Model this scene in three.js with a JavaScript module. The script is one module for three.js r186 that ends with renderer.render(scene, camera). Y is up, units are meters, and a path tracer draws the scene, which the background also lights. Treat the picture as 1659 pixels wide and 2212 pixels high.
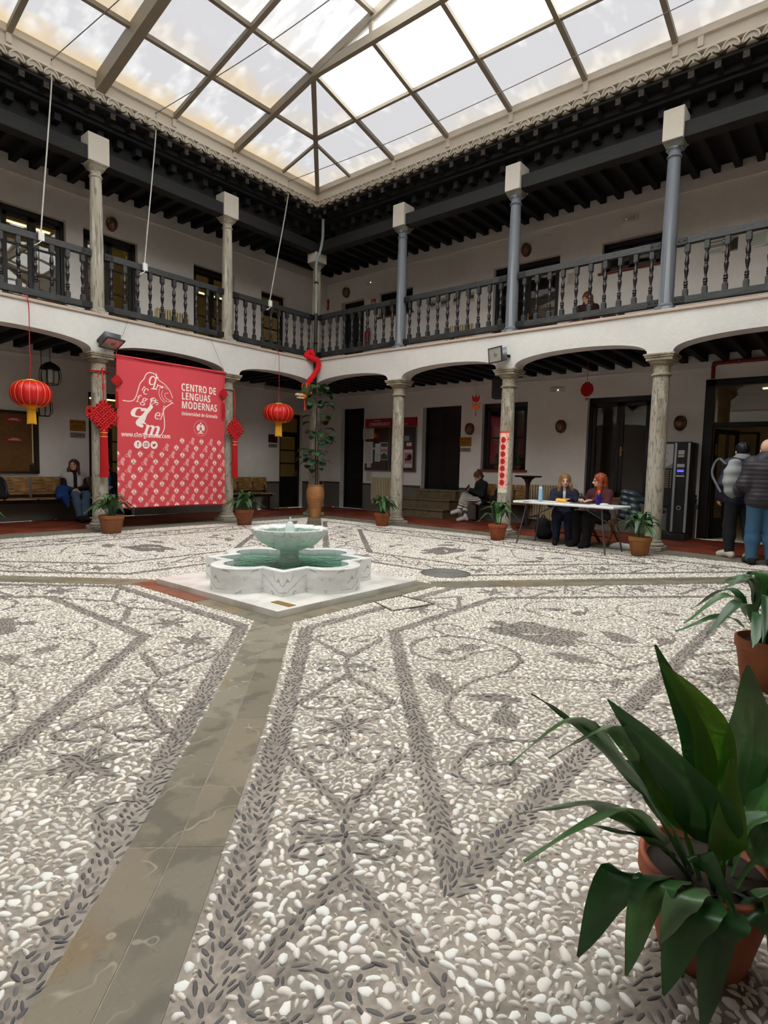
import * as THREE from 'three';
import { RoundedBoxGeometry } from 'three/addons/geometries/RoundedBoxGeometry.js';
import { mergeGeometries, mergeVertices, toCreasedNormals } from 'three/addons/utils/BufferGeometryUtils.js';
import { RectAreaLightUniformsLib } from 'three/addons/lights/RectAreaLightUniformsLib.js';

// ---------- camera, sky, exposure ----------
const scene = new THREE.Scene();
const camera = new THREE.PerspectiveCamera(83.163, 1659 / 2212, 0.05, 200);
camera.rotation.order = 'YXZ';
camera.position.set(10.652, 1.2615, 10.021);
camera.rotation.set(THREE.MathUtils.degToRad(-4.4814), THREE.MathUtils.degToRad(39.7694), THREE.MathUtils.degToRad(1.3537));
const renderer = new THREE.WebGLRenderer({ antialias: true });
renderer.toneMapping = THREE.LinearToneMapping;
renderer.toneMappingExposure = 1.0;
renderer.shadowMap.enabled = true;
scene.background = new THREE.Color().setRGB(1.0, 1.0, 0.985);   // an even overcast sky
scene.backgroundIntensity = 6.1;
RectAreaLightUniformsLib.init();

// ---------- helpers ----------
function rng(seed) { let a = seed >>> 0; return () => { a = (a + 0x6d2b79f5) | 0; let t = Math.imul(a ^ (a >>> 15), 1 | a); t = (t + Math.imul(t ^ (t >>> 7), 61 | t)) ^ t; return ((t ^ (t >>> 14)) >>> 0) / 4294967296; }; }
const R0 = rng(7);
const V = (x, y, z) => new THREE.Vector3(x, y, z);
const PI = Math.PI, lerp = (a, b, t) => a + (b - a) * t, clamp = (x, a, b) => Math.min(b, Math.max(a, x)), smooth = (a, b, x) => { const t = clamp((x - a) / (b - a), 0, 1); return t * t * (3 - 2 * t); };
const used = new Map();
function numbered(name) { const n = used.get(name) ?? 0; used.set(name, n + 1); return n ? `${name}_${String(n).padStart(3, '0')}` : name; }
function shade(o) { o.traverse((m) => { if (m.isMesh) { m.castShadow = true; m.receiveShadow = true; } }); return o; }
function thing(name, label, category, p = [0, 0, 0], turn = 0, group) {
  const o = new THREE.Group(); o.name = numbered(name); scene.add(o);
  o.position.set(...p); o.rotation.y = turn; o.userData = { label, category };
  if (group) o.userData.group = group;
  return o;
}
function part(parent, name, geo, mat, label) {
  const m = new THREE.Mesh(geo, mat); m.name = name; m.castShadow = m.receiveShadow = true; parent.add(m);
  if (label) m.userData.label = label;
  return m;
}
function sub(parent, name) { const g = new THREE.Group(); g.name = name; parent.add(g); return g; }
function struct(name, geo, mat) {
  const m = geo ? new THREE.Mesh(geo, mat) : new THREE.Group(); m.name = numbered(name); m.userData.kind = 'structure'; m.castShadow = m.receiveShadow = true; scene.add(m); return m;
}
function mono(name, label, category, geo, mat, p = [0, 0, 0], turn = 0, group) {
  const m = new THREE.Mesh(geo, mat); m.name = numbered(name); m.castShadow = m.receiveShadow = true; m.position.set(...p); m.rotation.y = turn;
  m.userData = { label, category }; if (group) m.userData.group = group; scene.add(m); return m;
}
// geometry
function clean(g) { const n = g.index ? g.toNonIndexed() : g; const o = new THREE.BufferGeometry(); for (const k of ['position', 'normal', 'uv']) if (n.attributes[k]) o.setAttribute(k, n.attributes[k]); if (!o.attributes.normal) o.computeVertexNormals(); if (!o.attributes.uv) o.setAttribute('uv', new THREE.BufferAttribute(new Float32Array(o.attributes.position.count * 2), 2)); return o; }
const merge = (...gs) => mergeGeometries(gs.flat().map(clean));
function tuv(g0, sc = 1) {   // uv in metres across the plane each face looks along
  const g = clean(g0), p = g.attributes.position, uv = new Float32Array(p.count * 2), a = V(), b = V(), c = V();
  for (let i = 0; i < p.count; i += 3) {
    a.fromBufferAttribute(p, i); b.fromBufferAttribute(p, i + 1); c.fromBufferAttribute(p, i + 2);
    const n = b.clone().sub(a).cross(c.clone().sub(a)), X = Math.abs(n.x), Y = Math.abs(n.y), Z = Math.abs(n.z);
    [a, b, c].forEach((q, k) => { const [u, v] = Y >= X && Y >= Z ? [q.x, q.z] : X >= Z ? [q.z, q.y] : [q.x, q.y]; uv[(i + k) * 2] = u * sc; uv[(i + k) * 2 + 1] = v * sc; });
  }
  g.setAttribute('uv', new THREE.BufferAttribute(uv, 2)); return g;
}
function bx(x0, x1, y0, y1, z0, z1, r = 0, seg = 1) {
  const w = Math.abs(x1 - x0), h = Math.abs(y1 - y0), d = Math.abs(z1 - z0);
  const g = r ? new RoundedBoxGeometry(w, h, d, seg, Math.min(r, w / 2.01, h / 2.01, d / 2.01)) : new THREE.BoxGeometry(w, h, d);
  g.translate((x0 + x1) / 2, (y0 + y1) / 2, (z0 + z1) / 2); return tuv(g);
}
const box = (w, h, d, x = 0, y = 0, z = 0, r = 0) => bx(x - w / 2, x + w / 2, y - h / 2, y + h / 2, z - d / 2, z + d / 2, r);
function bar(a, b, w, h, up = V(0, 1, 0), r = 0) {   // a beam from a to b
  const d = b.clone().sub(a), L = d.length(), z = d.normalize(), x = up.clone().cross(z).normalize(), y = z.clone().cross(x);
  const g = r ? new RoundedBoxGeometry(w, h, L, 1, r) : new THREE.BoxGeometry(w, h, L); const t = tuv(g);
  return t.applyMatrix4(new THREE.Matrix4().makeBasis(x, y, z).setPosition(a.clone().add(b).multiplyScalar(0.5)));
}
function lathe(pts, seg = 24, y0 = 0, x = 0, z = 0) { const g = new THREE.LatheGeometry(pts.map(([r, y]) => new THREE.Vector2(r, y)), seg); g.translate(x, y0, z); return g; }
function tube(pts, r, seg = 24, rad = 6, closed = false) { return new THREE.TubeGeometry(new THREE.CatmullRomCurve3(pts.map((p) => (p.isVector3 ? p : V(...p))), closed, 'centripetal'), seg, r, rad, closed); }
function rod(a, b, r, rad = 8) { const d = b.clone().sub(a), g = new THREE.CylinderGeometry(r, r, d.length(), rad); g.translate(0, d.length() / 2, 0); g.applyQuaternion(new THREE.Quaternion().setFromUnitVectors(V(0, 1, 0), d.clone().normalize())); g.translate(a.x, a.y, a.z); return g; }
function shapeOf(pts) { const s = new THREE.Shape(); pts.forEach(([x, y], i) => (i ? s.lineTo(x, y) : s.moveTo(x, y))); return s; }
function extrude(shape, depth, bevel = 0, curve = 12) { return new THREE.ExtrudeGeometry(shape, { depth, bevelEnabled: bevel > 0, bevelSize: bevel, bevelThickness: bevel, bevelSegments: 1, curveSegments: curve }); }
const M4 = () => new THREE.Matrix4();
// noise
function hash(x, y, s) { let h = (Math.imul(x, 374761393) + Math.imul(y, 668265263) + Math.imul(s, 1442695041)) | 0; h = Math.imul(h ^ (h >>> 13), 1274126177); return ((h ^ (h >>> 16)) >>> 0) / 4294967296; }
function vnoise(x, y, per, s) { const X = Math.floor(x), Y = Math.floor(y), fx = x - X, fy = y - Y, u = fx * fx * (3 - 2 * fx), v = fy * fy * (3 - 2 * fy), m = (k) => ((k % per) + per) % per; return lerp(lerp(hash(m(X), m(Y), s), hash(m(X + 1), m(Y), s), u), lerp(hash(m(X), m(Y + 1), s), hash(m(X + 1), m(Y + 1), s), u), v); }
function fbm(u, v, f, oct, s) { let a = 0.5, t = 0, n = 0; for (let i = 0; i < oct; i++) { t += a * vnoise(u * f, v * f, f, s + i); n += a; a *= 0.5; f *= 2; } return t / n; }
function tex(size, fn, srgb = true, metres = 1) {
  const d = new Uint8Array(size * size * 4);
  for (let y = 0; y < size; y++) for (let x = 0; x < size; x++) { const c = fn(x / size, y / size), i = (y * size + x) * 4; d[i] = clamp(c[0], 0, 255); d[i + 1] = clamp(c[1] ?? c[0], 0, 255); d[i + 2] = clamp(c[2] ?? c[0], 0, 255); d[i + 3] = 255; }
  const t = new THREE.DataTexture(d, size, size); t.wrapS = t.wrapT = THREE.RepeatWrapping; t.magFilter = THREE.LinearFilter; t.minFilter = THREE.LinearMipmapLinearFilter; t.generateMipmaps = true; if (srgb) t.colorSpace = THREE.SRGBColorSpace; t.repeat.set(1 / metres, 1 / metres); t.needsUpdate = true; return t;
}
const mix3 = (a, b, t) => [lerp(a[0], b[0], t), lerp(a[1], b[1], t), lerp(a[2], b[2], t)];
function canvasTex(w, h, draw) { const c = document.createElement('canvas'); c.width = w; c.height = h; const g = c.getContext('2d'); draw(g, w, h); const t = new THREE.CanvasTexture(c); t.colorSpace = THREE.SRGBColorSpace; t.magFilter = THREE.LinearFilter; return t; }
const std = (o) => new THREE.MeshStandardMaterial({ roughness: 0.8, ...o });
const phys = (o) => new THREE.MeshPhysicalMaterial({ roughness: 0.5, ...o });
const col = (r, g, b) => new THREE.Color(`rgb(${r},${g},${b})`);

// ---------- materials ----------
const T = {};
T.grain = tex(256, (u, v) => { const n = fbm(u, v, 8, 5, 3); return [255 * n]; }, false, 0.5);
T.plaster = tex(512, (u, v) => { const n = fbm(u, v, 4, 5, 11), f = fbm(u, v, 40, 3, 15); const k = 0.93 + 0.07 * n + 0.03 * (f - 0.5); return [243 * k, 241 * k, 237 * k]; }, true, 2.5);
T.plasterB = tex(512, (u, v) => [255 * (0.6 * fbm(u, v, 6, 4, 21) + 0.4 * fbm(u, v, 60, 2, 25))], false, 1.5);
T.stone = tex(512, (u, v) => { const n = fbm(u, v, 5, 5, 31), m = fbm(u, v * 0.5, 24, 4, 37), pit = smooth(0.62, 0.75, fbm(u, v, 48, 2, 41)), w = smooth(0.5, 0.75, fbm(u, v, 3, 4, 43)); let c = mix3([196, 190, 176], [150, 142, 126], n); c = mix3(c, [128, 112, 90], w * 0.55); c = mix3(c, [232, 230, 222], smooth(0.6, 0.8, m) * 0.5); return mix3(c, [92, 86, 76], pit * 0.5); }, true, 1.1);
T.stoneB = tex(512, (u, v) => [255 * (fbm(u, v, 10, 5, 51) - 0.5 * smooth(0.6, 0.75, fbm(u, v, 48, 2, 41)))], false, 1.1);
T.wood = tex(512, (u, v) => { const g = fbm(u, v * 0.5, 8, 3, 61), s = vnoise(u * 4 + g, v * 64, 64, 67); const k = 0.75 + 0.5 * (s - 0.5) + 0.3 * (g - 0.5); return [255 * k]; }, true, 0.6);
T.bluegrey = tex(512, (u, v) => { const s = vnoise(u * 40, v * 3 + fbm(u, v, 4, 2, 5) * 2, 40, 71), n = fbm(u, v, 6, 4, 75), h = smooth(0.7, 0.9, vnoise(u * 8 + fbm(u, v, 3, 3, 8) * 3, v * 2, 8, 77)); return mix3(mix3([116, 122, 130], [86, 92, 100], 0.6 * s + 0.4 * n), [160, 166, 170], h * 0.6); }, true, 0.8);
T.marble = tex(512, (u, v) => { const w = fbm(u, v, 3, 5, 81), w2 = fbm(u, v, 6, 4, 87); const vein = Math.abs(Math.sin((v * 3 + w * 1.6 + u * 1) * PI * 2)); const k = smooth(0.0, 0.35, vein), b = smooth(0.35, 0.8, fbm(u * 1, v * 3, 3, 4, 91)); let c = mix3([240, 241, 239], [206, 208, 206], b * 0.6); c = mix3([172, 174, 174], c, lerp(1, k, smooth(0.45, 0.7, w2))); return c; }, true, 0.55);
T.marbleFloor = tex(512, (u, v) => { const n = fbm(u, v, 6, 5, 181), g = smooth(0.5, 0.8, fbm(u, v, 4, 4, 183)); return mix3(mix3([244, 241, 236], [216, 212, 205], n), [176, 170, 162], g * 0.5); }, true, 1.0);
T.path = tex(512, (u, v) => { const n = fbm(u, v, 4, 5, 101), m = fbm(u, v, 14, 4, 105), vn = Math.abs(fbm(u, v, 5, 4, 109) - 0.5), w = smooth(0.012, 0.0, vn) * smooth(0.4, 0.7, m); let c = mix3([124, 118, 104], [154, 146, 130], n); c = mix3(c, [96, 92, 82], smooth(0.55, 0.75, m) * 0.5); c = mix3(c, [138, 112, 76], smooth(0.62, 0.8, fbm(u, v, 3, 3, 113)) * 0.5); return mix3(c, [186, 180, 166], w * 0.8); }, true, 1.3);
T.terra = tex(512, (u, v) => { const n = fbm(u, v, 6, 5, 121), d = smooth(0.55, 0.8, fbm(u, v, 3, 3, 127)); return mix3(mix3([255, 240, 232], [206, 190, 180], n), [170, 150, 140], d * 0.5); }, true, 1.4);
T.mortar = tex(512, (u, v) => { const n = fbm(u, v, 4, 5, 131), f = fbm(u, v, 64, 2, 137); const k = 0.82 + 0.25 * (n - 0.5) + 0.25 * (f - 0.5); return [186 * k, 174 * k, 162 * k]; }, true, 1.2);
T.mortarB = tex(512, (u, v) => [255 * fbm(u, v, 32, 4, 139)], false, 0.5);
T.clay = tex(512, (u, v) => { const n = fbm(u, v, 5, 5, 141), w = smooth(0.55, 0.8, fbm(u, v, 4, 4, 145)); return mix3(mix3([255, 250, 246], [205, 190, 180], n), [236, 222, 206], w * 0.6); }, true, 0.5);
// skylight sheets: clean, weathered, and weathered with rust-yellow silt along the lower edge (v = 0)
const sheet = (seed, dirt, rust, clean = [122, 122, 122]) => tex(256, (u, v) => { const n = fbm(u, v, 3, 4, seed), st = fbm(u, v * 0.35, 10, 3, seed + 3); const d = Math.min(1, dirt * smooth(0.12, 0.6, 0.6 * n + 0.4 * st)); let c = mix3(clean, [98, 98, 100], d); const e = rust * smooth(0.42, 0.0, v + 0.34 * (fbm(u, v, 6, 4, seed + 9) - 0.5)); return mix3(c, [106, 94, 76], e); });
const lam = (map) => phys({ map, roughness: 0.42, transmission: 1, thickness: 0, ior: 1.45, side: THREE.DoubleSide });
const M = {
  wall: std({ color: col(238, 238, 237), map: T.plaster, bumpMap: T.plasterB, bumpScale: 0.004, roughness: 0.9 }),  // arcade copy of the plaster, toned down because it stands in stronger light
  wallInLifted: std({ color: col(255, 254, 252), map: T.plaster, bumpMap: T.plasterB, bumpScale: 0.004, roughness: 0.9 }),  // brighter copy of the same plaster: lifts the shade on the gallery walls by colour
  white: std({ color: col(232, 228, 222), roughness: 0.7 }),
  curb: std({ color: col(236, 228, 216), roughness: 0.7, map: T.plaster }),
  dado: std({ color: col(122, 120, 114), map: T.plaster, bumpMap: T.plasterB, bumpScale: 0.003, roughness: 0.85 }),
  dadoCap: std({ color: col(72, 70, 66), roughness: 0.8 }),
  stone: std({ map: T.stone, bumpMap: T.stoneB, bumpScale: 0.008, roughness: 0.9 }),
  capstone: std({ color: col(238, 234, 224), map: T.stone, bumpMap: T.stoneB, bumpScale: 0.005, roughness: 0.9 }),
  bluegrey: std({ map: T.bluegrey, roughness: 0.6 }),
  greystone: std({ color: col(120, 122, 118), map: T.plaster, roughness: 0.85 }),
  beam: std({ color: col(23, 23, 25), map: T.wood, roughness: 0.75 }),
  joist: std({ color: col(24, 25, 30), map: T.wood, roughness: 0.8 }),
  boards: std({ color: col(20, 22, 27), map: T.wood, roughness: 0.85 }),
  tail: std({ color: col(92, 84, 74), map: T.wood, roughness: 0.85 }),
  rail: std({ color: col(58, 60, 60), map: T.wood, roughness: 0.5 }),
  turned: phys({ color: col(38, 26, 32), map: T.wood, roughness: 0.32 }),
  iron: std({ color: col(30, 31, 33), roughness: 0.5, metalness: 0.3 }),
  frame: std({ color: col(158, 148, 132), map: T.plaster, roughness: 0.55 }),
  rooftile: std({ color: col(226, 218, 206), map: T.plaster, roughness: 0.9 }),
  channel: std({ color: col(120, 112, 92), map: T.stone, roughness: 0.95 }),
  sheetClean: lam(sheet(201, 0.03, 0.0, [247, 248, 246])), sheetGrey: lam(sheet(211, 1.25, 0.3)), sheetGrey2: lam(sheet(221, 1.15, 0.3)), sheetRust: lam(sheet(231, 1.3, 0.8)), sheetRust2: lam(sheet(241, 1.25, 0.95)), sheetMid: lam(sheet(251, 0.9, 0.2, [200, 200, 198])),
  doorwood: std({ color: col(26, 23, 22), map: T.wood, roughness: 0.45 }),
  darkdoor: std({ color: col(13, 12, 13), map: T.wood, roughness: 0.5 }),
  greydoor: std({ color: col(42, 48, 48), map: T.wood, roughness: 0.6 }),
  glass: phys({ color: 0xffffff, roughness: 0.02, transmission: 1, thickness: 0, ior: 1.5 }),
  yellowglass: phys({ color: col(196, 178, 110), roughness: 0.75, transmission: 0.75, thickness: 0 }),
  brass: std({ color: col(168, 128, 52), metalness: 0.75, roughness: 0.42 }),
  bronze: std({ color: col(120, 92, 66), metalness: 0.6, roughness: 0.45 }),
  steel: std({ color: col(150, 152, 154), metalness: 0.8, roughness: 0.35 }),
  chrome: std({ color: col(200, 200, 200), metalness: 0.95, roughness: 0.18 }),
  black: std({ color: col(18, 18, 20), roughness: 0.5 }),
  pipe: std({ color: col(120, 24, 26), roughness: 0.45 }),
  pathstone: std({ map: T.path, bumpMap: T.stoneB, bumpScale: 0.002, roughness: 0.55 }),
  kerb: std({ color: col(235, 235, 235), map: T.path, bumpMap: T.stoneB, bumpScale: 0.004, roughness: 0.75 }),
  mortar: std({ map: T.mortar, bumpMap: T.mortarB, bumpScale: 0.004, roughness: 0.95 }),
  grout: std({ color: col(150, 118, 96), map: T.mortar, roughness: 0.95 }),
  marble: phys({ map: T.marble, roughness: 0.35 }),
  marbleFloor: phys({ map: T.marbleFloor, roughness: 0.3 }),
  cream: std({ color: col(214, 198, 158), roughness: 0.5 }),
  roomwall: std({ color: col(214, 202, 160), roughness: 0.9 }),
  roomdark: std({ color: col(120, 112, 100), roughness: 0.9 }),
  seat: std({ color: col(196, 146, 84), map: T.wood, roughness: 0.45 }),
};
M.tiles = [[150, 72, 48], [138, 64, 44], [162, 80, 54], [128, 60, 44], [146, 76, 56]].map((c) => std({ color: col(...c), map: T.terra, roughness: 0.5 }));

// ---------- the four wings of the court: s along the wing, y up, n outwards from the court ----------
const SIZE = 11, WING = {
  right: { o: [0, 0], s: [1, 0], n: [0, -1], depth: 2.6, flip: true, turn: 0 },
  left: { o: [0, 0], s: [0, 1], n: [-1, 0], depth: 2.3, flip: false, turn: PI / 2 },
  east: { o: [SIZE, 0], s: [0, 1], n: [1, 0], depth: 2.4, flip: true, turn: -PI / 2 },
  south: { o: [0, SIZE], s: [1, 0], n: [0, 1], depth: 2.4, flip: false, turn: PI },
};
const wp = (w, s, y, n) => V(w.o[0] + w.s[0] * s + w.n[0] * n, y, w.o[1] + w.s[1] * s + w.n[1] * n);
function wbox(w, s0, s1, y0, y1, n0, n1, r = 0) { const a = wp(w, s0, y0, n0), b = wp(w, s1, y1, n1); return bx(Math.min(a.x, b.x), Math.max(a.x, b.x), y0, y1, Math.min(a.z, b.z), Math.max(a.z, b.z), r); }
function wmap(w, g0, crease = 0.6) {   // geometry modelled in (s, y, n) to the world
  const g = clean(g0); g.deleteAttribute('normal'); const p = g.attributes.position;
  for (let i = 0; i < p.count; i++) { const q = wp(w, p.getX(i), p.getY(i), p.getZ(i)); p.setXYZ(i, q.x, q.y, q.z); }
  if (w.flip) for (let i = 0; i < p.count; i += 3) { const x = p.getX(i), y = p.getY(i), z = p.getZ(i); p.setXYZ(i, p.getX(i + 1), p.getY(i + 1), p.getZ(i + 1)); p.setXYZ(i + 1, x, y, z); }
  return tuv(toCreasedNormals(g, crease));
}
// ---------- ground ----------
const Y1 = 3.83;   // upper floor
const courtyard = struct('floor_courtyard', bx(-0.1, SIZE + 0.1, -0.3, 0, -0.1, SIZE + 0.1), M.mortar);

// ---------- arcades, floors, ceilings, walls ----------
const POSTS = { right: [0, 2.66, 5.32, 8.02, SIZE], left: [0, 2.58, 5.28, 8.0, SIZE], east: [0, 3.6, 7.3, SIZE], south: [0, 3.6, 7.3, SIZE] };
function arcade(name, w, posts) {
  const sh = new THREE.Shape(); sh.moveTo(-0.17, 3.14); 
  const pts = [[-0.17, 3.77], [SIZE + 0.17, 3.77], [SIZE + 0.17, 3.14]];
  const under = [];
  for (let i = posts.length - 1; i > 0; i--) {
    const a = posts[i - 1] + 0.19, b = posts[i] - 0.19, m = (a + b) / 2, h = (b - a) / 2;
    for (let k = 0; k <= 28; k++) { const t = PI * k / 28, c = Math.cos(t); under.push([m + h * c, 3.14 + 0.235 * Math.pow(Math.abs(Math.sin(t)), 0.72)]); }
  }
  const shape = shapeOf([...pts, ...under, [-0.17, 3.14]]);
  const g = extrude(shape, 0.34, 0, 1); g.translate(0, 0, -0.17);
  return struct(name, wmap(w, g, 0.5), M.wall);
}
for (const k of ['right', 'left', 'east', 'south']) {
  const w = WING[k], d = w.depth, s0 = k === 'right' ? -2.3 : k === 'left' ? 0 : k === 'east' ? -2.6 : -2.3, s1 = SIZE + 2.4;
  arcade('wall_arcade_' + k, w, POSTS[k]);
  // ledge above the arcade and the upper floor
  struct('trim_ledge_' + k, merge(wbox(w, -0.2, SIZE + 0.2, 3.765, 3.81, -0.205, 0.2, 0.01), wbox(w, -0.15, SIZE + 0.15, 3.81, Y1, -0.14, 0.2)), std({ color: col(206, 186, 172), map: T.plaster, roughness: 0.85 }));
  struct('floor_upper_' + k, wbox(w, s0, s1, 3.62, Y1, 0.17, d + 0.02), std({ color: col(176, 148, 126), map: T.terra, roughness: 0.5 }));
  struct('floor_gallery_' + k, wbox(w, s0, s1, -0.3, -0.008, 0.1, d + 0.02), M.grout);
  // ceilings with their joists
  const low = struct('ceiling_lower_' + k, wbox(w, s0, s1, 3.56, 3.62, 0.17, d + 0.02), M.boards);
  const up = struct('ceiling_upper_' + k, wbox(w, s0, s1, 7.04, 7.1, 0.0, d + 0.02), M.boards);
  if (k === 'right' || k === 'left') {
    const jl = wbox(w, -0.055, 0.055, 3.42, 3.56, 0.17, d + 0.02), ju = wbox(w, -0.055, 0.055, 6.9, 7.04, 0.12, d + 0.02);
    for (let s = k === 'right' ? -2.1 : 0.2; s < SIZE; s += 0.352) {
      const p = wp(w, s, 0, 0);
      for (const [c, g] of [[low, jl], [up, ju]]) part(c, 'joist', g, M.joist).position.set(p.x, 0, p.z);
    }
  }
  // main beam on the upper columns, the boarding above it, and the roof
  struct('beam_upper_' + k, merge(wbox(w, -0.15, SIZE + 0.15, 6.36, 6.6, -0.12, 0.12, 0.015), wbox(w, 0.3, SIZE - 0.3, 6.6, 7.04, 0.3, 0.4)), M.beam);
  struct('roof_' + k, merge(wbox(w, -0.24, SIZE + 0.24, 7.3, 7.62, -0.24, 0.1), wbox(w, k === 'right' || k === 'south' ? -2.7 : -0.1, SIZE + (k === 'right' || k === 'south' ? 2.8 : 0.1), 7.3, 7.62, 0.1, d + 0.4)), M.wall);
}

// eaves: rafter tails, fascia and two courses of curved tiles
function arcShell(r0, r1, a0, a1, len, n = 8) {
  const pts = []; for (let i = 0; i <= n; i++) { const a = lerp(a0, a1, i / n); pts.push([r1 * Math.cos(a), r1 * Math.sin(a)]); } for (let i = n; i >= 0; i--) { const a = lerp(a0, a1, i / n); pts.push([r0 * Math.cos(a), r0 * Math.sin(a)]); }
  const g = extrude(shapeOf(pts), len, 0, 1), p = g.attributes.position; for (let i = 0; i < p.count; i++) p.setY(i, p.getY(i) + 0.22 * p.getZ(i)); return g;
}
for (const k of ['right', 'left', 'east', 'south']) {
  const w = WING[k];
  const e = struct('trim_eave_' + k, merge(wbox(w, -0.3, SIZE + 0.3, 7.2, 7.25, -0.29, 0.0), wbox(w, -0.29, SIZE + 0.29, 7.1, 7.3, -0.06, 0.02)), M.beam);
  if (k === 'east' || k === 'south') continue;
  const tail = merge(wbox(w, -0.04, 0.04, 7.11, 7.2, -0.27, 0.0, 0.008)), tip = wbox(w, -0.041, 0.041, 7.105, 7.2, -0.285, -0.268);
  for (let s = 0.18; s < SIZE - 0.1; s += 0.351) { const p = wp(w, s, 0, 0); const t = part(e, 'rafter_tail', tail, M.beam); t.position.set(p.x, 0, p.z); part(t, 'tail_end', tip, M.tail); }
  const hood = (r, h) => { const q = []; for (let i = 0; i <= 12; i++) { const a = PI * i / 12; q.push([r * Math.cos(a), h * Math.pow(Math.sin(a), 0.8)]); } return shapeOf(q); };
  const cover = wmap(w, merge(extrude(hood(0.104, 0.13), 0.3, 0.006, 1).translate(0, 0, -0.335), arcShell(0.098, 0.116, 0.05, PI - 0.05, 0.3).scale(1, 1.12, 1).translate(0, 0, -0.37))), chan = wmap(w, arcShell(0.1, 0.118, PI + 0.3, 2 * PI - 0.3, 0.3).scale(1, 0.6, 1).translate(0, 0, -0.37));
  for (let s = -0.22; s < SIZE + 0.2; s += 0.243) {
    const p = wp(w, s, 7.272, 0), q = wp(w, s + 0.1215, 7.318, 0);
    if (s > -0.2) part(e, 'roof_tile', cover, M.rooftile).position.copy(p);
    part(e, 'roof_tile', chan, M.channel).position.copy(q);
  }
}

// rear walls with their openings [s0, s1, y0, y1]
const HOLES = {
  right: [[-1.62, -0.69, 0, 2.96], [1.42, 2.63, 0, 2.87], [3.24, 4.45, 1.26, 2.87], [5.87, 7.2, 0.71, 2.86], [8.15, 10.3, 0, 3.08], [-1.68, -0.78, Y1, 6.08], [-0.22, 0.97, 5.45, 6.1], [3.42, 5.08, Y1, 6.08], [6.01, 7.21, 5.47, 6.09]],
  left: [[-1.66, -0.8, 0, 2.73], [3.5, 4.48, 0, 2.73], [4.87, 6.05, Y1, 6.13], [3.35, 4.53, Y1, 6.13], [0.76, 1.94, Y1, 6.1], [-0.97, -0.12, Y1, 5.96]],
  east: [], south: [],
};
for (const k of ['right', 'left', 'east', 'south']) {
  const w = WING[k], d = w.depth, s0 = -2.6 - 0.35, s1 = SIZE + 2.75;
  const sh = shapeOf([[s0, 0], [s1, 0], [s1, 7.3], [s0, 7.3]]);
  for (const [a, b, y0, y1] of HOLES[k]) sh.holes.push(shapeOf([[a, Math.max(y0, 0.001)], [b, Math.max(y0, 0.001)], [b, y1], [a, y1]]));
  const g = extrude(sh, 0.35, 0, 1); g.translate(0, 0, d);
  const wall = struct('wall_' + k, wmap(w, g, 0.2), M.wallInLifted);
  if (k === 'east' || k === 'south') continue;
  // cornices and the dado
  struct('trim_cornice_' + k, merge(wbox(w, -2.4, SIZE, 6.7, 6.73, d - 0.05, d + 0.05), wbox(w, -2.4, SIZE, 6.73, 6.9, d - 0.03, d + 0.05), wbox(w, -2.4, SIZE, 3.31, 3.335, d - 0.05, d + 0.05), wbox(w, -2.4, SIZE, 3.335, 3.42, d - 0.03, d + 0.05)), M.wallInLifted);
  let at = -2.5; const dado = [], cap = [];
  for (const [a, b, y0] of [...HOLES[k].filter((h) => h[2] < 1), [SIZE + 2, SIZE + 2, 0, 0]].sort((p, q) => p[0] - q[0])) {
    if (a - at > 0.1) { dado.push(wbox(w, at, a - 0.02, 0, 0.72, d - 0.025, d + 0.02)); cap.push(wbox(w, at, a - 0.02, 0.72, 0.775, d - 0.045, d + 0.02, 0.008)); }
    if (y0 > 0.5) { dado.push(wbox(w, a - 0.02, b + 0.02, 0, 0.66, d - 0.025, d + 0.02)); cap.push(wbox(w, a - 0.02, b + 0.02, 0.66, 0.71, d - 0.045, d + 0.1, 0.008)); }
    at = b + 0.02;
  }
  struct('baseboard_' + k, merge(dado), M.dado);
  struct('trim_dado_' + k, merge(cap), M.dadoCap);
}
// rooms behind the walls
function room(name, x0, x1, y0, y1, z0, z1, mat, open) {   // a box of five slabs, open on one side
  const t = 0.1, gs = [bx(x0 - t, x1 + t, y0 - t, y0, z0 - t, z1 + t), bx(x0 - t, x1 + t, y1, y1 + t, z0 - t, z1 + t)];
  if (open !== '+x') gs.push(bx(x1, x1 + t, y0, y1, z0, z1)); if (open !== '-x') gs.push(bx(x0 - t, x0, y0, y1, z0, z1));
  if (open !== '+z') gs.push(bx(x0 - t, x1 + t, y0, y1, z1, z1 + t)); if (open !== '-z') gs.push(bx(x0 - t, x1 + t, y0, y1, z0 - t, z0));
  return struct(name, merge(gs), mat);
}
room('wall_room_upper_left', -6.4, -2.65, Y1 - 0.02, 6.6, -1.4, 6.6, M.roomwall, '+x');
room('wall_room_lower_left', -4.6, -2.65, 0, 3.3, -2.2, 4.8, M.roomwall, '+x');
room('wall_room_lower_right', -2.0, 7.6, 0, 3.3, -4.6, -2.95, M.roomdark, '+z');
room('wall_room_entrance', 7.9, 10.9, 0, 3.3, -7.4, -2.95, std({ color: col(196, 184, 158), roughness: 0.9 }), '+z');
room('wall_room_upper_right', -2.0, 7.6, Y1 - 0.02, 6.6, -4.6, -2.95, M.roomdark, '+z');
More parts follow.
